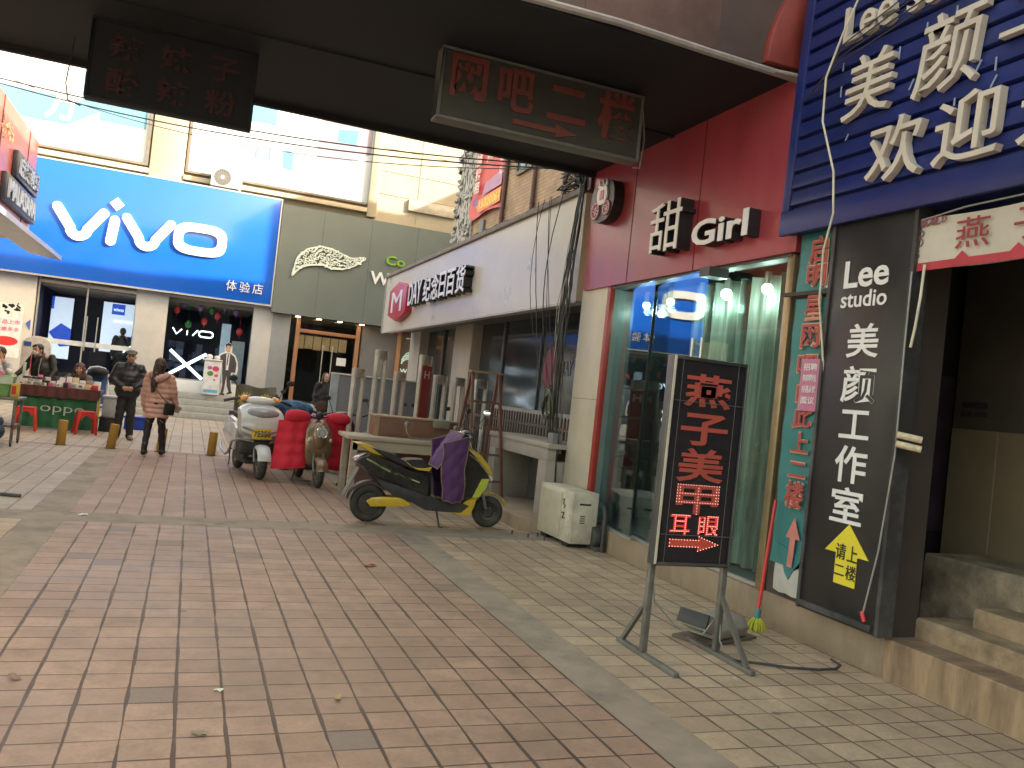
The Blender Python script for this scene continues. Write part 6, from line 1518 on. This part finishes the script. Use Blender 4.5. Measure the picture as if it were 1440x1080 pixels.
hair(wo, h, f, sd, [('e', h+V3(0, -.012, .03), (.09, .108, .11)), (h+V3(0, -.05, .0), .085, h+V3(-.02, -.10, -.16), .07), (h+V3(-.02, -.10, -.14), .072, h+V3(-.03, -.155, -.32), .055), (h+V3(-.03, -.15, -.3), .055, h+V3(-.04, -.165, -.42), .025), (h+V3(.06, -.03, .0), .04, h+V3(.05, -.06, -.14), .03)], hbrn)
trousers(wo, J, j, M("black_leggings", (.012, .012, .013), .6), .002, "leggings")
shoes(wo, J, j, M("black_boot", (.012, .012, .012), .4), 1, "boot")
MB().tube([(-.13, -.1, 1.3), (-.08, -.175, 1.2), (.05, -.21, 1.05), (.16, -.2, .93), (.21, -.12, .88)], .011, 6, flat=.5).build("bag_strap", black_p, wo, smooth=True)
MB().box(-.085, .085, -.035, .035, 0, .2).build("shoulder_bag", M("black_leather", (.014, .013, .013), .35), wo, bevel=.02).matrix_local = Matrix.Translation((.22, -.16, .7)) @ Euler((.1, 0, .7)).to_matrix().to_4x4()
MB().box(-.04, .04, -.006, .006, -.07, .07).build("held_phone", M("pale_phone_case", (.5, .48, .47), .3), wo, bevel=.005).matrix_local = Matrix.Translation((.30, .17, .79)) @ Euler((.6, .3, .4)).to_matrix().to_4x4()

# ---- man in the flat cap
ma = thing("person", "man in dark padded jacket and grey flat cap standing with hands clasped", "person", (-1.06, 17.62, .004), PI+.05)
J = dict(STAND); J.update(elL=(-.28, .02, 1.13), elR=(.28, .02, 1.13), wrL=(-.1, .2, 1.0), wrR=(.1, .2, 1.0), fdL=(1, .15, -.2), fdR=(-1, .15, -.2), pnL=(0, -1, 0), pnR=(0, -1, 0), anL=(-.11, -.02, .08), anR=(.11, .02, .08), toeL=(-.35, 1), toeR=(.3, 1), curl=.9)
j, h, f, sd = body(ma, J)
coatn = M("dark_navy_jacket", (.014, .015, .022), .45, var=.25, scale=6, bump=.05)
p = [(V3(0, 0, 1.38), .13, V3(0, 0, 1.2), .175), ('e', V3(0, .01, 1.14), (.245, .195, .25)), ('e', V3(0, .01, .95), (.235, .19, .2)), (V3(0, .0, 1.44), .095, V3(0, 0, 1.4), .12)]
for S_ in 'LR': p += [(j['sh'+S_]*.8+V3(0, 0, .27), .09, j['sh'+S_]+V3(0, 0, -.02), .1), (j['sh'+S_]+V3(0, 0, -.02), .1, j['el'+S_], .083), (j['el'+S_], .083, j['wr'+S_]*.9+j['el'+S_]*.1, .058)]
blob("padded_jacket", p, .012, coatn, ma, 4, ringmod(.8, .1, .01))
trousers(ma, J, j, M("charcoal_trousers", (.018, .018, .022), .7), .018)
shoes(ma, J, j, M("tan_shoe", (.25, .2, .14), .5))
hair(ma, h, f, sd, [('e', h+V3(0, -.02, .02), (.083, .092, .1)), (h+V3(0, -.06, -.03), .06, h+V3(0, -.065, -.06), .045)], hblk)
blob("flat_cap", [('e', h+V3(0, .0, .085), (.105, .125, .045), (.12, 0, 0)), ('e', h+V3(0, .1, .07), (.085, .065, .014), (-.25, 0, 0))], .008, M("grey_tweed", (.13, .12, .115), .85, var=.4, scale=60), ma, 2)
MB().tube([h+V3(-.06, .02, -.13), h+V3(0, .08, -.15), h+V3(.06, .02, -.13)], .03, 8).build("collar", coatn, ma, smooth=True)

# ---- masked vendor behind the stall
ve = thing("person", "vendor in black jacket and pale face mask leaning over the stall", "person", (-2.83, 19.62, .004), PI-.25)
J = dict(STAND); J.update(head=(.05, .14, 1.52), neck=(.02, .06, 1.4), chest=(0, .03, 1.26), elL=(-.27, .06, 1.12), elR=(.3, .06, 1.14), wrL=(-.25, .22, .95), wrR=(.36, .26, .98), fdR=(.2, .6, -.5), fdL=(.2, .8, -.3), headrot=-.45)
j, h, f, sd = body(ve, J)
jack = M("black_jacket", (.012, .012, .014), .6, var=.3, scale=6)
p = [(V3(.01, .03, 1.38), .11, V3(0, .02, 1.2), .16), ('e', V3(0, .01, 1.1), (.215, .165, .25)), ('e', V3(0, 0, .93), (.205, .16, .18))]
for S_ in 'LR': p += [(j['sh'+S_]*.85+V3(0, 0, .2), .075, j['sh'+S_], .08), (j['sh'+S_], .08, j['el'+S_], .065), (j['el'+S_], .065, j['wr'+S_]*.93+j['el'+S_]*.07, .05)]
blob("jacket", p, .012, jack, ve, 3, lambda c: .005*math.sin(c.z*30+c.x*24))
trousers(ve, J, j, M("charcoal_trousers"), .015); shoes(ve, J, j, M("black_boot"))
hair(ve, h, f, sd, [('e', h+V3(0, -.005, .045)-f*.015, (.087, .1, .09)), (h-f*.06+V3(0, 0, -.02), .06, h-f*.06+V3(0, 0, -.06), .05), (h+f*.06+V3(0, 0, .085), .035, h+f*.07+sd*.04+V3(0, 0, .07), .03)], hblk)
blob("face_mask", [('e', h+f*.068+V3(0, 0, -.055), (.062, .05, .05), (0, 0, J['headrot'])), (h+f*.1+V3(0, 0, -.03), .02, h+f*.1+V3(0, 0, -.07), .02)], .007, M("pale_grey_mask", (.5, .5, .5), .8), ve, 2)
MB().tube([(-.05, .19, 1.36), (-.03, .205, 1.15), (-.03, .19, .95)], .006, 6).build("jacket_zip", M("pale_zip", (.4, .4, .42), .4), ve, smooth=True)

# ---- seated woman
se = thing("person", "seated woman with red brown hair, dark scarf and olive coat behind the stall goods", "person", (-2.12, 19.55, .004), PI-.12)
J = dict(STAND); D = V3(0, 0, -.36)
J.update({k: tuple(Vector(STAND[k])+D) for k in ('head', 'neck', 'chest', 'waist', 'pelvis', 'shL', 'shR')})
J.update(pelvis=(0, -.02, .56), hipL=(-.09, 0, .54), hipR=(.09, 0, .54), knL=(-.13, .4, .5), knR=(.13, .4, .5), anL=(-.13, .38, .08), anR=(.13, .38, .08), elL=(-.26, .04, .8), elR=(.26, .04, .8), wrL=(-.14, .24, .8), wrR=(.14, .24, .8), fdL=(.6, .6, -.1), fdR=(-.6, .6, -.1), pnL=(0, 0, -1), pnR=(0, 0, -1))
j, h, f, sd = body(se, J)
ol = M("olive_coat", (.1, .095, .065), .75, var=.25, scale=7)
p = [(V3(0, 0, 1.02), .11, V3(0, 0, .86), .16), ('e', V3(0, 0, .76), (.24, .18, .25)), ('e', V3(0, .03, .6), (.22, .2, .14))]
for S_ in 'LR': p += [(j['sh'+S_]*.85+V3(0, 0, .15), .08, j['sh'+S_], .085), (j['sh'+S_], .085, j['el'+S_], .07), (j['el'+S_], .07, j['wr'+S_]*.92+j['el'+S_]*.08, .052)]
blob("coat", p, .012, ol, se, 3, lambda c: .006*math.sin(c.z*28+c.x*20))
trousers(se, J, j, M("charcoal_trousers"), .015); shoes(se, J, j, M("black_boot"))
hair(se, h, f, sd, [('e', h+V3(0, -.01, .04), (.092, .105, .095)), (h+V3(-.075, 0, .0), .035, h+V3(-.09, .0, -.15), .04), (h+V3(.075, 0, .0), .035, h+V3(.09, .0, -.15), .04), (h+V3(0, -.07, 0), .07, h+V3(0, -.09, -.14), .06)], M("hair_red_brown", (.07, .02, .015), .5, var=.4, scale=30))
blob("scarf", [(V3(-.1, .02, 1.07), .06, V3(0, .11, 1.04), .065), (V3(0, .11, 1.04), .065, V3(.1, .02, 1.07), .06), (V3(.1, 0, 1.07), .06, V3(-.1, -.02, 1.08), .06), (V3(.02, .13, 1.03), .05, V3(.03, .16, .9), .05)], .011, M("dark_brown_scarf", (.04, .025, .02), .9, var=.4, scale=25), se, 2, lambda c: .008*math.sin(c.x*60+c.z*50))
stl = thing("stool", "low stool under the seated woman behind the stall", "stool", (-2.12, 19.57, .004))
MB().box(-.16, .16, -.15, .15, .4, .44).build("seat", dgry, stl, bevel=.01)
for x in (-.13, .13):
    for y in (-.12, .12): MB().bar((x*1.1, y*1.1, 0), (x, y, .4), .03).build("leg", dgry, stl)

# ---- person cut by the left frame edge
le_ = thing("person", "dark haired person in pale blue and white top at the left frame edge", "person", (-3.46, 18.95, .004), PI-.6)
J = dict(STAND); J.update({k: tuple(Vector(STAND[k])-V3(0, 0, .2)) for k in ('head', 'neck', 'chest', 'waist', 'pelvis', 'shL', 'shR', 'elL', 'elR', 'wrL', 'wrR')})
J.update(pelvis=(0, -.05, .75), hipL=(-.085, 0, .72), hipR=(.085, 0, .72), knL=(-.1, .2, .42), knR=(.1, .2, .42), headrot=.3)
j, h, f, sd = body(le_, J)
p = [(V3(0, 0, 1.18), .11, V3(0, 0, 1.0), .15), ('e', V3(0, 0, .92), (.2, .15, .25))]
for S_ in 'LR': p += [(j['sh'+S_], .075, j['el'+S_], .062), (j['el'+S_], .062, j['wr'+S_], .048)]
blob("top", p, .012, M("pale_blue_white_top", (.4, .45, .55), .7, var=.35, scale=12), le_, 3)
trousers(le_, J, j, M("charcoal_trousers"), .015); shoes(le_, J, j, M("black_boot"))
hair(le_, h, f, sd, [('e', h+V3(0, -.012, .035), (.09, .106, .1)), (h-f*.06, .07, h-f*.07+V3(0, 0, -.12), .05)], hblk)

# ---- figure standing in for the dark silhouette in the phone shop door and a woman by the green shop door
def simple_dark(label, loc, rz, mat, J0={}):
    t_ = thing("person", label, "person", loc, rz)
    J = dict(STAND); J.update(J0); j, h, f, sd = body(t_, J)
    p = [(V3(0, 0, 1.38), .115, V3(0, 0, 1.2), .165), ('e', V3(0, 0, 1.1), (.225, .165, .27)), ('e', V3(0, 0, .9), (.215, .165, .18))]
    for S_ in 'LR': p += [(j['sh'+S_], .085, j['el'+S_], .068), (j['el'+S_], .068, j['wr'+S_], .052)]
    blob("jacket", p, .013, mat, t_, 3, lambda c: .005*math.sin(c.z*30+c.x*24))
    trousers(t_, J, j, M("charcoal_trousers"), .015); shoes(t_, J, j, M("black_boot"))
    return t_, h, f, sd
t_, h, f, sd = simple_dark("dark figure in black jacket with its back turned inside the phone shop door", (-1.98, 27.75, .72), .15, jack)
hair(t_, h, f, sd, [('e', h+V3(0, -.015, .03), (.086, .104, .1)), (h-f*.06, .065, h-f*.06+V3(0, 0, -.05), .05)], hblk)
t_, h, f, sd = simple_dark("pale faced woman in dark coat standing by the green shop door", (3.33, 22.4, .004), PI+.2, M("very_dark_coat", (.015, .011, .013), .7))
hair(t_, h, f, sd, [('e', h+V3(0, -.02, .035), (.092, .104, .1)), (h+V3(-.08, 0, 0), .03, h+V3(-.09, .02, -.2), .035), (h+V3(.08, 0, 0), .03, h+V3(.09, .02, -.2), .035), (h-f*.06, .07, h-f*.09+V3(0, 0, -.2), .05)], hbrn)

# ---- cardboard standee and counter poster on the shop steps
cd = thing("standee", "cardboard cutout of a man in dark suit and tie standing before the phone shop window", "standee", (1.02, 26.86, .724))
card = M("card_white", (.7, .7, .7), .5)
def flat(name, pts, m, y0, y1, par=cd): return MB().prism(pts, lambda u, v, w_: Vector((u, w_, v)), y0, y1).build(name, m, par)
outl = [(-.12, 0), (.1, .02), (.26, .1), (.2, .2), (.16, .55), (.2, .7), (.3, .66), (.33, .8), (.3, 1.05), (.22, 1.24), (.1, 1.32), (.1, 1.5), (.04, 1.6), (-.06, 1.6), (-.12, 1.5), (-.1, 1.32), (-.2, 1.27), (-.34, 1.08), (-.28, .98), (-.16, 1.02), (-.14, .7), (-.1, .3), (-.16, .08)]
flat("cutout", outl, card, 0, .02)
suit = M("printed_suit", (.06, .055, .06), .5, var=.3, scale=8)
flat("printed_suit", [(-.1, .08), (-.02, .08), (.02, .6), (.06, .3), (.14, .1), (.2, .14), (.14, .5), (.14, .72), (.26, .72), (.27, 1.0), (.19, 1.2), (.06, 1.29), (-.06, 1.29), (-.18, 1.23), (-.3, 1.07), (-.26, 1.01), (-.14, 1.06), (-.11, .7), (-.07, .3)], suit, -.006, 0)
flat("printed_shoe", [(-.14, .02), (.02, .02), (.02, .07), (-.1, .08)], black_p, -.006, 0); flat("printed_shoe", [(.06, .04), (.24, .1), (.2, .15), (.1, .11)], black_p, -.006, 0)
flat("printed_shirt", [(-.05, 1.28), (.06, 1.28), (.05, .78), (-.02, .78)], card, -.009, -.006); flat("printed_tie", [(-.01, 1.27), (.02, 1.27), (.015, .95), (.0, .9), (-.015, .95)], suit, -.012, -.009)
flat("printed_face", oval(-.01, 1.43, .075, .115, .9, 20), M("printed_skin", (.5, .32, .24), .5), -.008, 0); flat("printed_hair", [(-.1, 1.45), (-.09, 1.56), (-.02, 1.6), (.06, 1.57), (.08, 1.45), (.05, 1.51), (-.04, 1.53)], hblk, -.011, -.008)
MB().box(-.05, .05, 0, .25, 0, .02).bar((0, .2, .01), (0, .02, .7), .02).build("strut", card, cd)
ct = thing("promo_counter", "white promotion counter with floral poster left of the cardboard man", "counter", (.62, 26.68, .724))
MB().loft([[Vector((x*s_, y*s_, z)) for x, y in ((-.24, -.05), (.24, -.05), (.24, .12), (-.24, .12))] for z, s_ in ((0, 1.), (1.0, 1.), (1.02, 1.))]).build("body", card, ct, bevel=.02)
MB().box(-.3, .26, -.1, .2, 1.02, 1.06).build("top", card, ct, bevel=.01)
pf3 = P3((0, -.053, 0), (1, 0, 0), (0, 0, 1))
MB().box(-.19, .19, -.055, -.051, .16, .9).build("poster", M("poster_white"), ct); MB().box(-.2, .2, -.056, -.051, .06, .15).build("blue_strip", M("strip_blue", (.1, .4, .6), .5), ct)
for i, (x, z, r, c_) in enumerate(((-.08, .8, .07, (.35, .1, .3)), (.09, .78, .1, (.55, .05, .12)), (.12, .58, .06, (.6, .1, .25)), (-.05, .63, .09, (.1, .22, .05)), (.08, .45, .04, (.6, .15, .3)))):
    MB().prism(oval(x, z, r, r*.8, 1., 14), lambda u, v, w_: pf3(u, v, w_), .003, .005+.001*i).build("printed_flower", M("print_flower_%d" % i, c_, .5, var=.4, scale=40), ct)
bag2 = MB().ell((-.12, .02, 1.12), (.1, .07, .08)).ell((.1, .05, 1.11), (.09, .06, .07)).build("white_bag", M("crumpled_white", (.6, .6, .62), .5, bump=.3), None, smooth=True); bag2.location = (.62, 26.68, .724)
tag(bag2, "crumpled white plastic bags on top of the promotion counter", "bag")

# ================================================================== street stall and trolley
sl = thing("market_stall", "market stall table with hanging green cloth and dark red top cover", "stall", (-2.33, 18.6, .004))
gc = M("green_stall_cloth", (.018, .125, .06), .65, var=.12, scale=3)
g = [[(-.72+1.4*i/40, -.012*math.sin(i*1.1)-.01*math.sin(i*.37+j), .04+.62*j/8) for i in range(41)] for j in range(9)]
MB().sheet(g).build("green_cloth", gc, sl, smooth=True, solid=.004)
MB().box(-.76, .72, -.03, .75, .78, .84).build("tabletop", M("dark_red_cover", (.09, .03, .03), .6, var=.25, scale=6), sl, bevel=.015)
g = [[(-.76+1.48*i/40, -.045-.01*math.sin(i*1.3), .64+.2*j/4-(.012*math.sin(i*.9) if j == 0 else 0)) for i in range(41)] for j in range(5)]
MB().sheet(g).build("cover_valance", M("dark_red_cover"), sl, smooth=True, solid=.004)
for x in (-.68, .64):
    for y in (.04, .68): MB().box(x, x+.04, y, y+.04, 0, .78).build("leg", steel, sl)
mbt = MB(); text(mbt, "oppo", P3((0, -.035, 0), (1, 0, 0), (0, 0, 1)), -.3, .3, .78, .17, .004, -.006); mbt.build("lettering", M("pale_green_print", (.4, .5, .44), .5), sl)
MB().box(.69, .73, .0, .06, .3, .7).build("yellow_strip", M("scooter_yellow"), sl)
cols = [("white", (.68, .68, .67)), ("red", (.5, .03, .03)), ("pink", (.55, .15, .28)), ("grey", (.3, .3, .3)), ("cream", (.6, .5, .3)), ("black", (.02, .02, .022)), ("pale blue", (.4, .5, .6))]
seq = [0, 0, 3, 0, 2, 0, 5, 3, 0, 4, 1, 0, 0, 0, 5, 0, 0, 2, 0, 3, 1, 0, 0, 6, 2, 0, 5, 0, 0, 4, 0, 3, 0, 0]
grid_i = 0
for r_i in range(3):
    for c_i in range(11):
        k = seq[grid_i % len(seq)]; grid_i += 1
        hgt = RND.uniform(.05, .11)+.05*r_i; wdt = RND.uniform(.08, .13)
        x = -2.33-.68+.128*c_i+RND.uniform(-.01, .01); y = 18.6+.08+.2*r_i
        o = MB().box(-wdt/2, wdt/2, -.03, .04, 0, hgt).build("goods_box", M("box_"+cols[k][0].replace(" ", "_"), cols[k][1], .45, var=.1), None, bevel=.004)
        o.location = (x, y, .846); o.rotation_euler = (RND.uniform(-.1, .0), 0, RND.uniform(-.25, .25))
        tag(o, cols[k][0]+" accessory box among the goods heaped on the stall", "box", cols[k][0]+" boxes on the stall")
        if k in (0, 6) and r_i == 0:
            MB().box(-wdt*.25, wdt*.25, -.0315, -.0305, hgt*.25, hgt*.75).build("label_print", M("grey_print_dark", (.15, .15, .16), .5), o)
for i, (x, y) in enumerate(((-2.93, 18.72), (-2.8, 18.8), (-2.68, 18.7))):
    o = MB().torus((0, 0, .015), (0, 0, 1), .07, .012, 22, 6).torus((.01, .01, .035), (0, 0, 1), .06, .012, 22, 6).build("cable_coil", bl, None, smooth=True); o.location = (x, y-.03, .96)
    tag(o, "coiled black charging cable lying on the stall", "cable", "coiled cables on the stall")
po_ = thing("display_pole", "thin pink pole with pale bracket rising from the left end of the stall", "pole", (-2.93, 18.9, .846))
MB().cyl((0, 0, 0), (0, 0, .62), .01).build("pole", M("pink_pole", (.5, .1, .15), .4), po_); MB().box(-.12, -.07, -.02, .02, 0, .42).build("bracket", M("pale_green_plastic", (.45, .52, .48), .4), po_, bevel=.006)
# red stools
redp = M("red_stool_plastic", (.55, .03, .025), .35, var=.08, coat=.15)
def plastic_stool(label, loc, rz):
    t_ = thing("plastic_stool", label, "stool", loc, rz)
    MB().loft([[Vector((sx*w_, sy*w_, z)) for sx, sy in ((-1, -1), (1, -1), (1, 1), (-1, 1))] for z, w_ in ((.41, .155), (.44, .155), (.45, .15))]).build("seat", redp, t_, bevel=.02, seg=3)
    for sx in (-1, 1):
        for sy in (-1, 1):
            MB().bar((sx*.18, sy*.18, 0), (sx*.135, sy*.135, .42), .06, .05).build("leg", redp, t_, bevel=.012)
    for k in range(4):
        a = k*PI/2; m_ = Matrix.Rotation(a, 4, 'Z')
        pts = [(-.14, .42), (-.14, .36)] + [(.09*math.cos(q), .27+.1*math.sin(q)) for q in [PI-PI*i/8 for i in range(9)]] + [(.14, .36), (.14, .42)]
        MB().prism(pts, lambda u, v, w_: m_ @ Vector((u, .142+.045*(.42-v)/.42+w_, v)), -.006, .006).build("skirt", redp, t_)
    return t_
plastic_stool("red plastic stool at the left end of the green stall cloth", (-2.78, 18.1, .004), .1)
plastic_stool("red plastic stool at the right end of the green stall cloth", (-1.78, 18.2, .004), .25)
# things right of the stall
ct1 = thing("storage_bin", "silver grey storage bin stacked on a black crate beside the stall", "bin", (-1.42, 19.3, .3))
MB().box(-.17, .17, -.2, .2, 0, .4).build("body", M("silver_grey_plastic", (.36, .37, .4), .4, var=.15, scale=8), ct1, bevel=.02); MB().box(-.19, .19, -.22, .22, .4, .45).build("lid", M("pale_lilac_plastic", (.45, .45, .5), .4), ct1, bevel=.015)
ct2 = thing("crate", "black plastic crate under the silver grey bin", "crate", (-1.42, 19.3, .004))
MB().box(-.2, .2, -.22, .22, 0, .27).build("body", black_p, ct2, bevel=.012); MB().box(-.215, .215, -.235, .235, .265, .292).build("rim", dgry, ct2, bevel=.006)
ct3 = thing("crate", "bright blue plastic crate behind the standing man", "crate", (-.98, 20.4, .004))
blp = M("blue_crate_plastic", (.012, .05, .36), .4)
MB().box(-.24, .24, -.17, .17, 0, .26).build("body", blp, ct3, bevel=.012); MB().box(-.26, .26, -.19, .19, .25, .285).build("rim", blp, ct3, bevel=.006)
ch_ = thing("folding_chair", "blue folding chair with white tube frame behind the stall", "chair", (-1.82, 20.1, .004), .2)
wt = M("white_enamel_rail"); bcl = M("blue_chair_cloth", (.035, .09, .25), .7, var=.2)
MB().tube([(-.24, -.2, 0), (-.24, .05, .5), (-.22, .18, 1.15), (-.15, .2, 1.27), (.0, .2, 1.3), (.15, .2, 1.27), (.22, .18, 1.15), (.24, .05, .5), (.24, -.2, 0)], .018, 8).build("frame", wt, ch_, smooth=True)
MB().box(-.21, .21, -.2, .2, .43, .46).build("seat", bcl, ch_, bevel=.01)
g = [[(-.2+.4*i/6, .19-.12*(1-j/6)+.02*math.sin(PI*i/6), .5+.72*j/6) for i in range(7)] for j in range(7)]
MB().sheet(g).build("backrest", bcl, ch_, smooth=True, solid=.02)
MB().tube([(-.22, .3, 0), (-.22, -.15, .44)], .014).build("rear_leg", wt, ch_, smooth=True); MB().tube([(.22, .3, 0), (.22, -.15, .44)], .014).build("rear_leg", wt, ch_, smooth=True)
ja_ = MB().ell((0, 0, 0), (.2, .12, .1)).build("dark_jacket", jack, None, smooth=True); ja_.location = (-1.82, 20.17, 1.2); tag(ja_, "dark jacket slung over the top of the blue folding chair", "jacket")
ab = thing("display_board", "white rounded display board behind the masked vendor", "display board", (-3.12, 20.6, .004))
MB().prism([(-.28, 0), (.28, 0), (.28, 1.62)]+[(.28*math.cos(q), 1.62+.2*math.sin(q)) for q in [PI*i/10 for i in range(1, 10)]]+[(-.28, 1.62)], lambda u, v, w_: Vector((u, w_, v)), 0, .06).build("board", M("poster_white"), ab, bevel=.01)
MB().box(-.24, -.1, -.004, 0, 1.58, 1.68).build("blue_logo", M("poster_blue"), ab)
# trolley at the left edge
tr = thing("trolley", "grey steel vendor trolley with thin legs at the left frame edge", "trolley", (-2.85, 15.2, .004))
MB().box(-.7, .45, -.35, .35, .72, .76).build("tray", steel_w, tr, bevel=.006); MB().box(-.7, .4, -.3, .3, .3, .33).build("lower_shelf", steel_w, tr)
for x in (-.65, .37):
    for y in (-.3, .28): MB().box(x, x+.04, y, y+.04, .06, .72).build("leg", steel_w, tr)
for x in (-.63, .39):
    for y in (-.28, .3): MB().torus((x, y, .045), (1, 0, 0), .03, .014, 16, 6).build("wheel", rub, tr, smooth=True)
gb = thing("green_basket", "light green plastic basket standing on the trolley", "basket", (-2.95, 15.2, .765))
grn = M("light_green_plastic", (.2, .42, .14), .45, var=.2, scale=6)
MB().loft([[Vector((x*s_, y*s_*.75, z)) for x, y in ((-.4, -.3), (.4, -.3), (.4, .3), (-.4, .3))] for z, s_ in ((0, .9), (.3, 1.), (.32, 1.04))]).build("body", grn, gb, bevel=.012)
MB().box(-.42, .42, -.245, -.235, .2, .31).build("pale_band", M("pale_green_plastic"), gb)
for i in range(16):
    k = (0, 1, 0, 2, 0, 6)[i % 6]
    o = MB().ell((0, 0, 0), (.07, .05, .05), (0, RND.random(), 0), 10, 6).build("snack_packet", M("box_"+cols[k][0].replace(" ", "_"), cols[k][1], .45), None, smooth=True)
    o.location = (-3.28+.06*(i % 11)+.04*RND.random(), 15.05+.1*(i % 4), 1.1+.05*(i % 3)); o.rotation_euler = (RND.random(), RND.random(), RND.random()*3)
    tag(o, cols[k][0]+" snack packet heaped in the green basket", "packet", cols[k][0]+" packets in the green basket")
yb = thing("snack_carton", "small yellow and red carton standing at the right end of the trolley", "carton", (-2.5, 15.05, .765))
MB().box(-.05, .06, -.05, .05, 0, .22).build("carton", M("scooter_yellow"), yb, bevel=.004); MB().box(-.04, .02, -.052, -.05, .05, .18).build("red_label", M("box_red"), yb)
bd = thing("bundle", "dark blue cloth bundle hanging under the trolley at the left edge", "bundle", (-2.72, 14.75, .35))
MB().ell((0, 0, -.1), (.2, .14, .16)).ell((.03, 0, .05), (.14, .12, .1)).build("cloth", M("dark_blue_cloth", (.02, .05, .09), .7, var=.5, scale=12, bump=.3), bd, smooth=True)
MB().ell((.02, -.05, .14), (.12, .08, .07)).build("white_bag", M("crumpled_white"), bd, smooth=True)
rs = thing("stand_base", "dark metal sign stand base with a bar on the pavers at the left edge", "stand base", (-1.95, 10.1, .004))
MB().tube([(-.3, .1, .02), (.45, -.1, .02)], .018, 8).build("bar", dgry, rs); MB().cyl((-.3, .1, 0), (-.3, .1, 1.0), .02).build("pole", dgry, rs); MB().box(-.45, -.15, -.05, .25, 0, .03).build("plate", dgry, rs, bevel=.006)
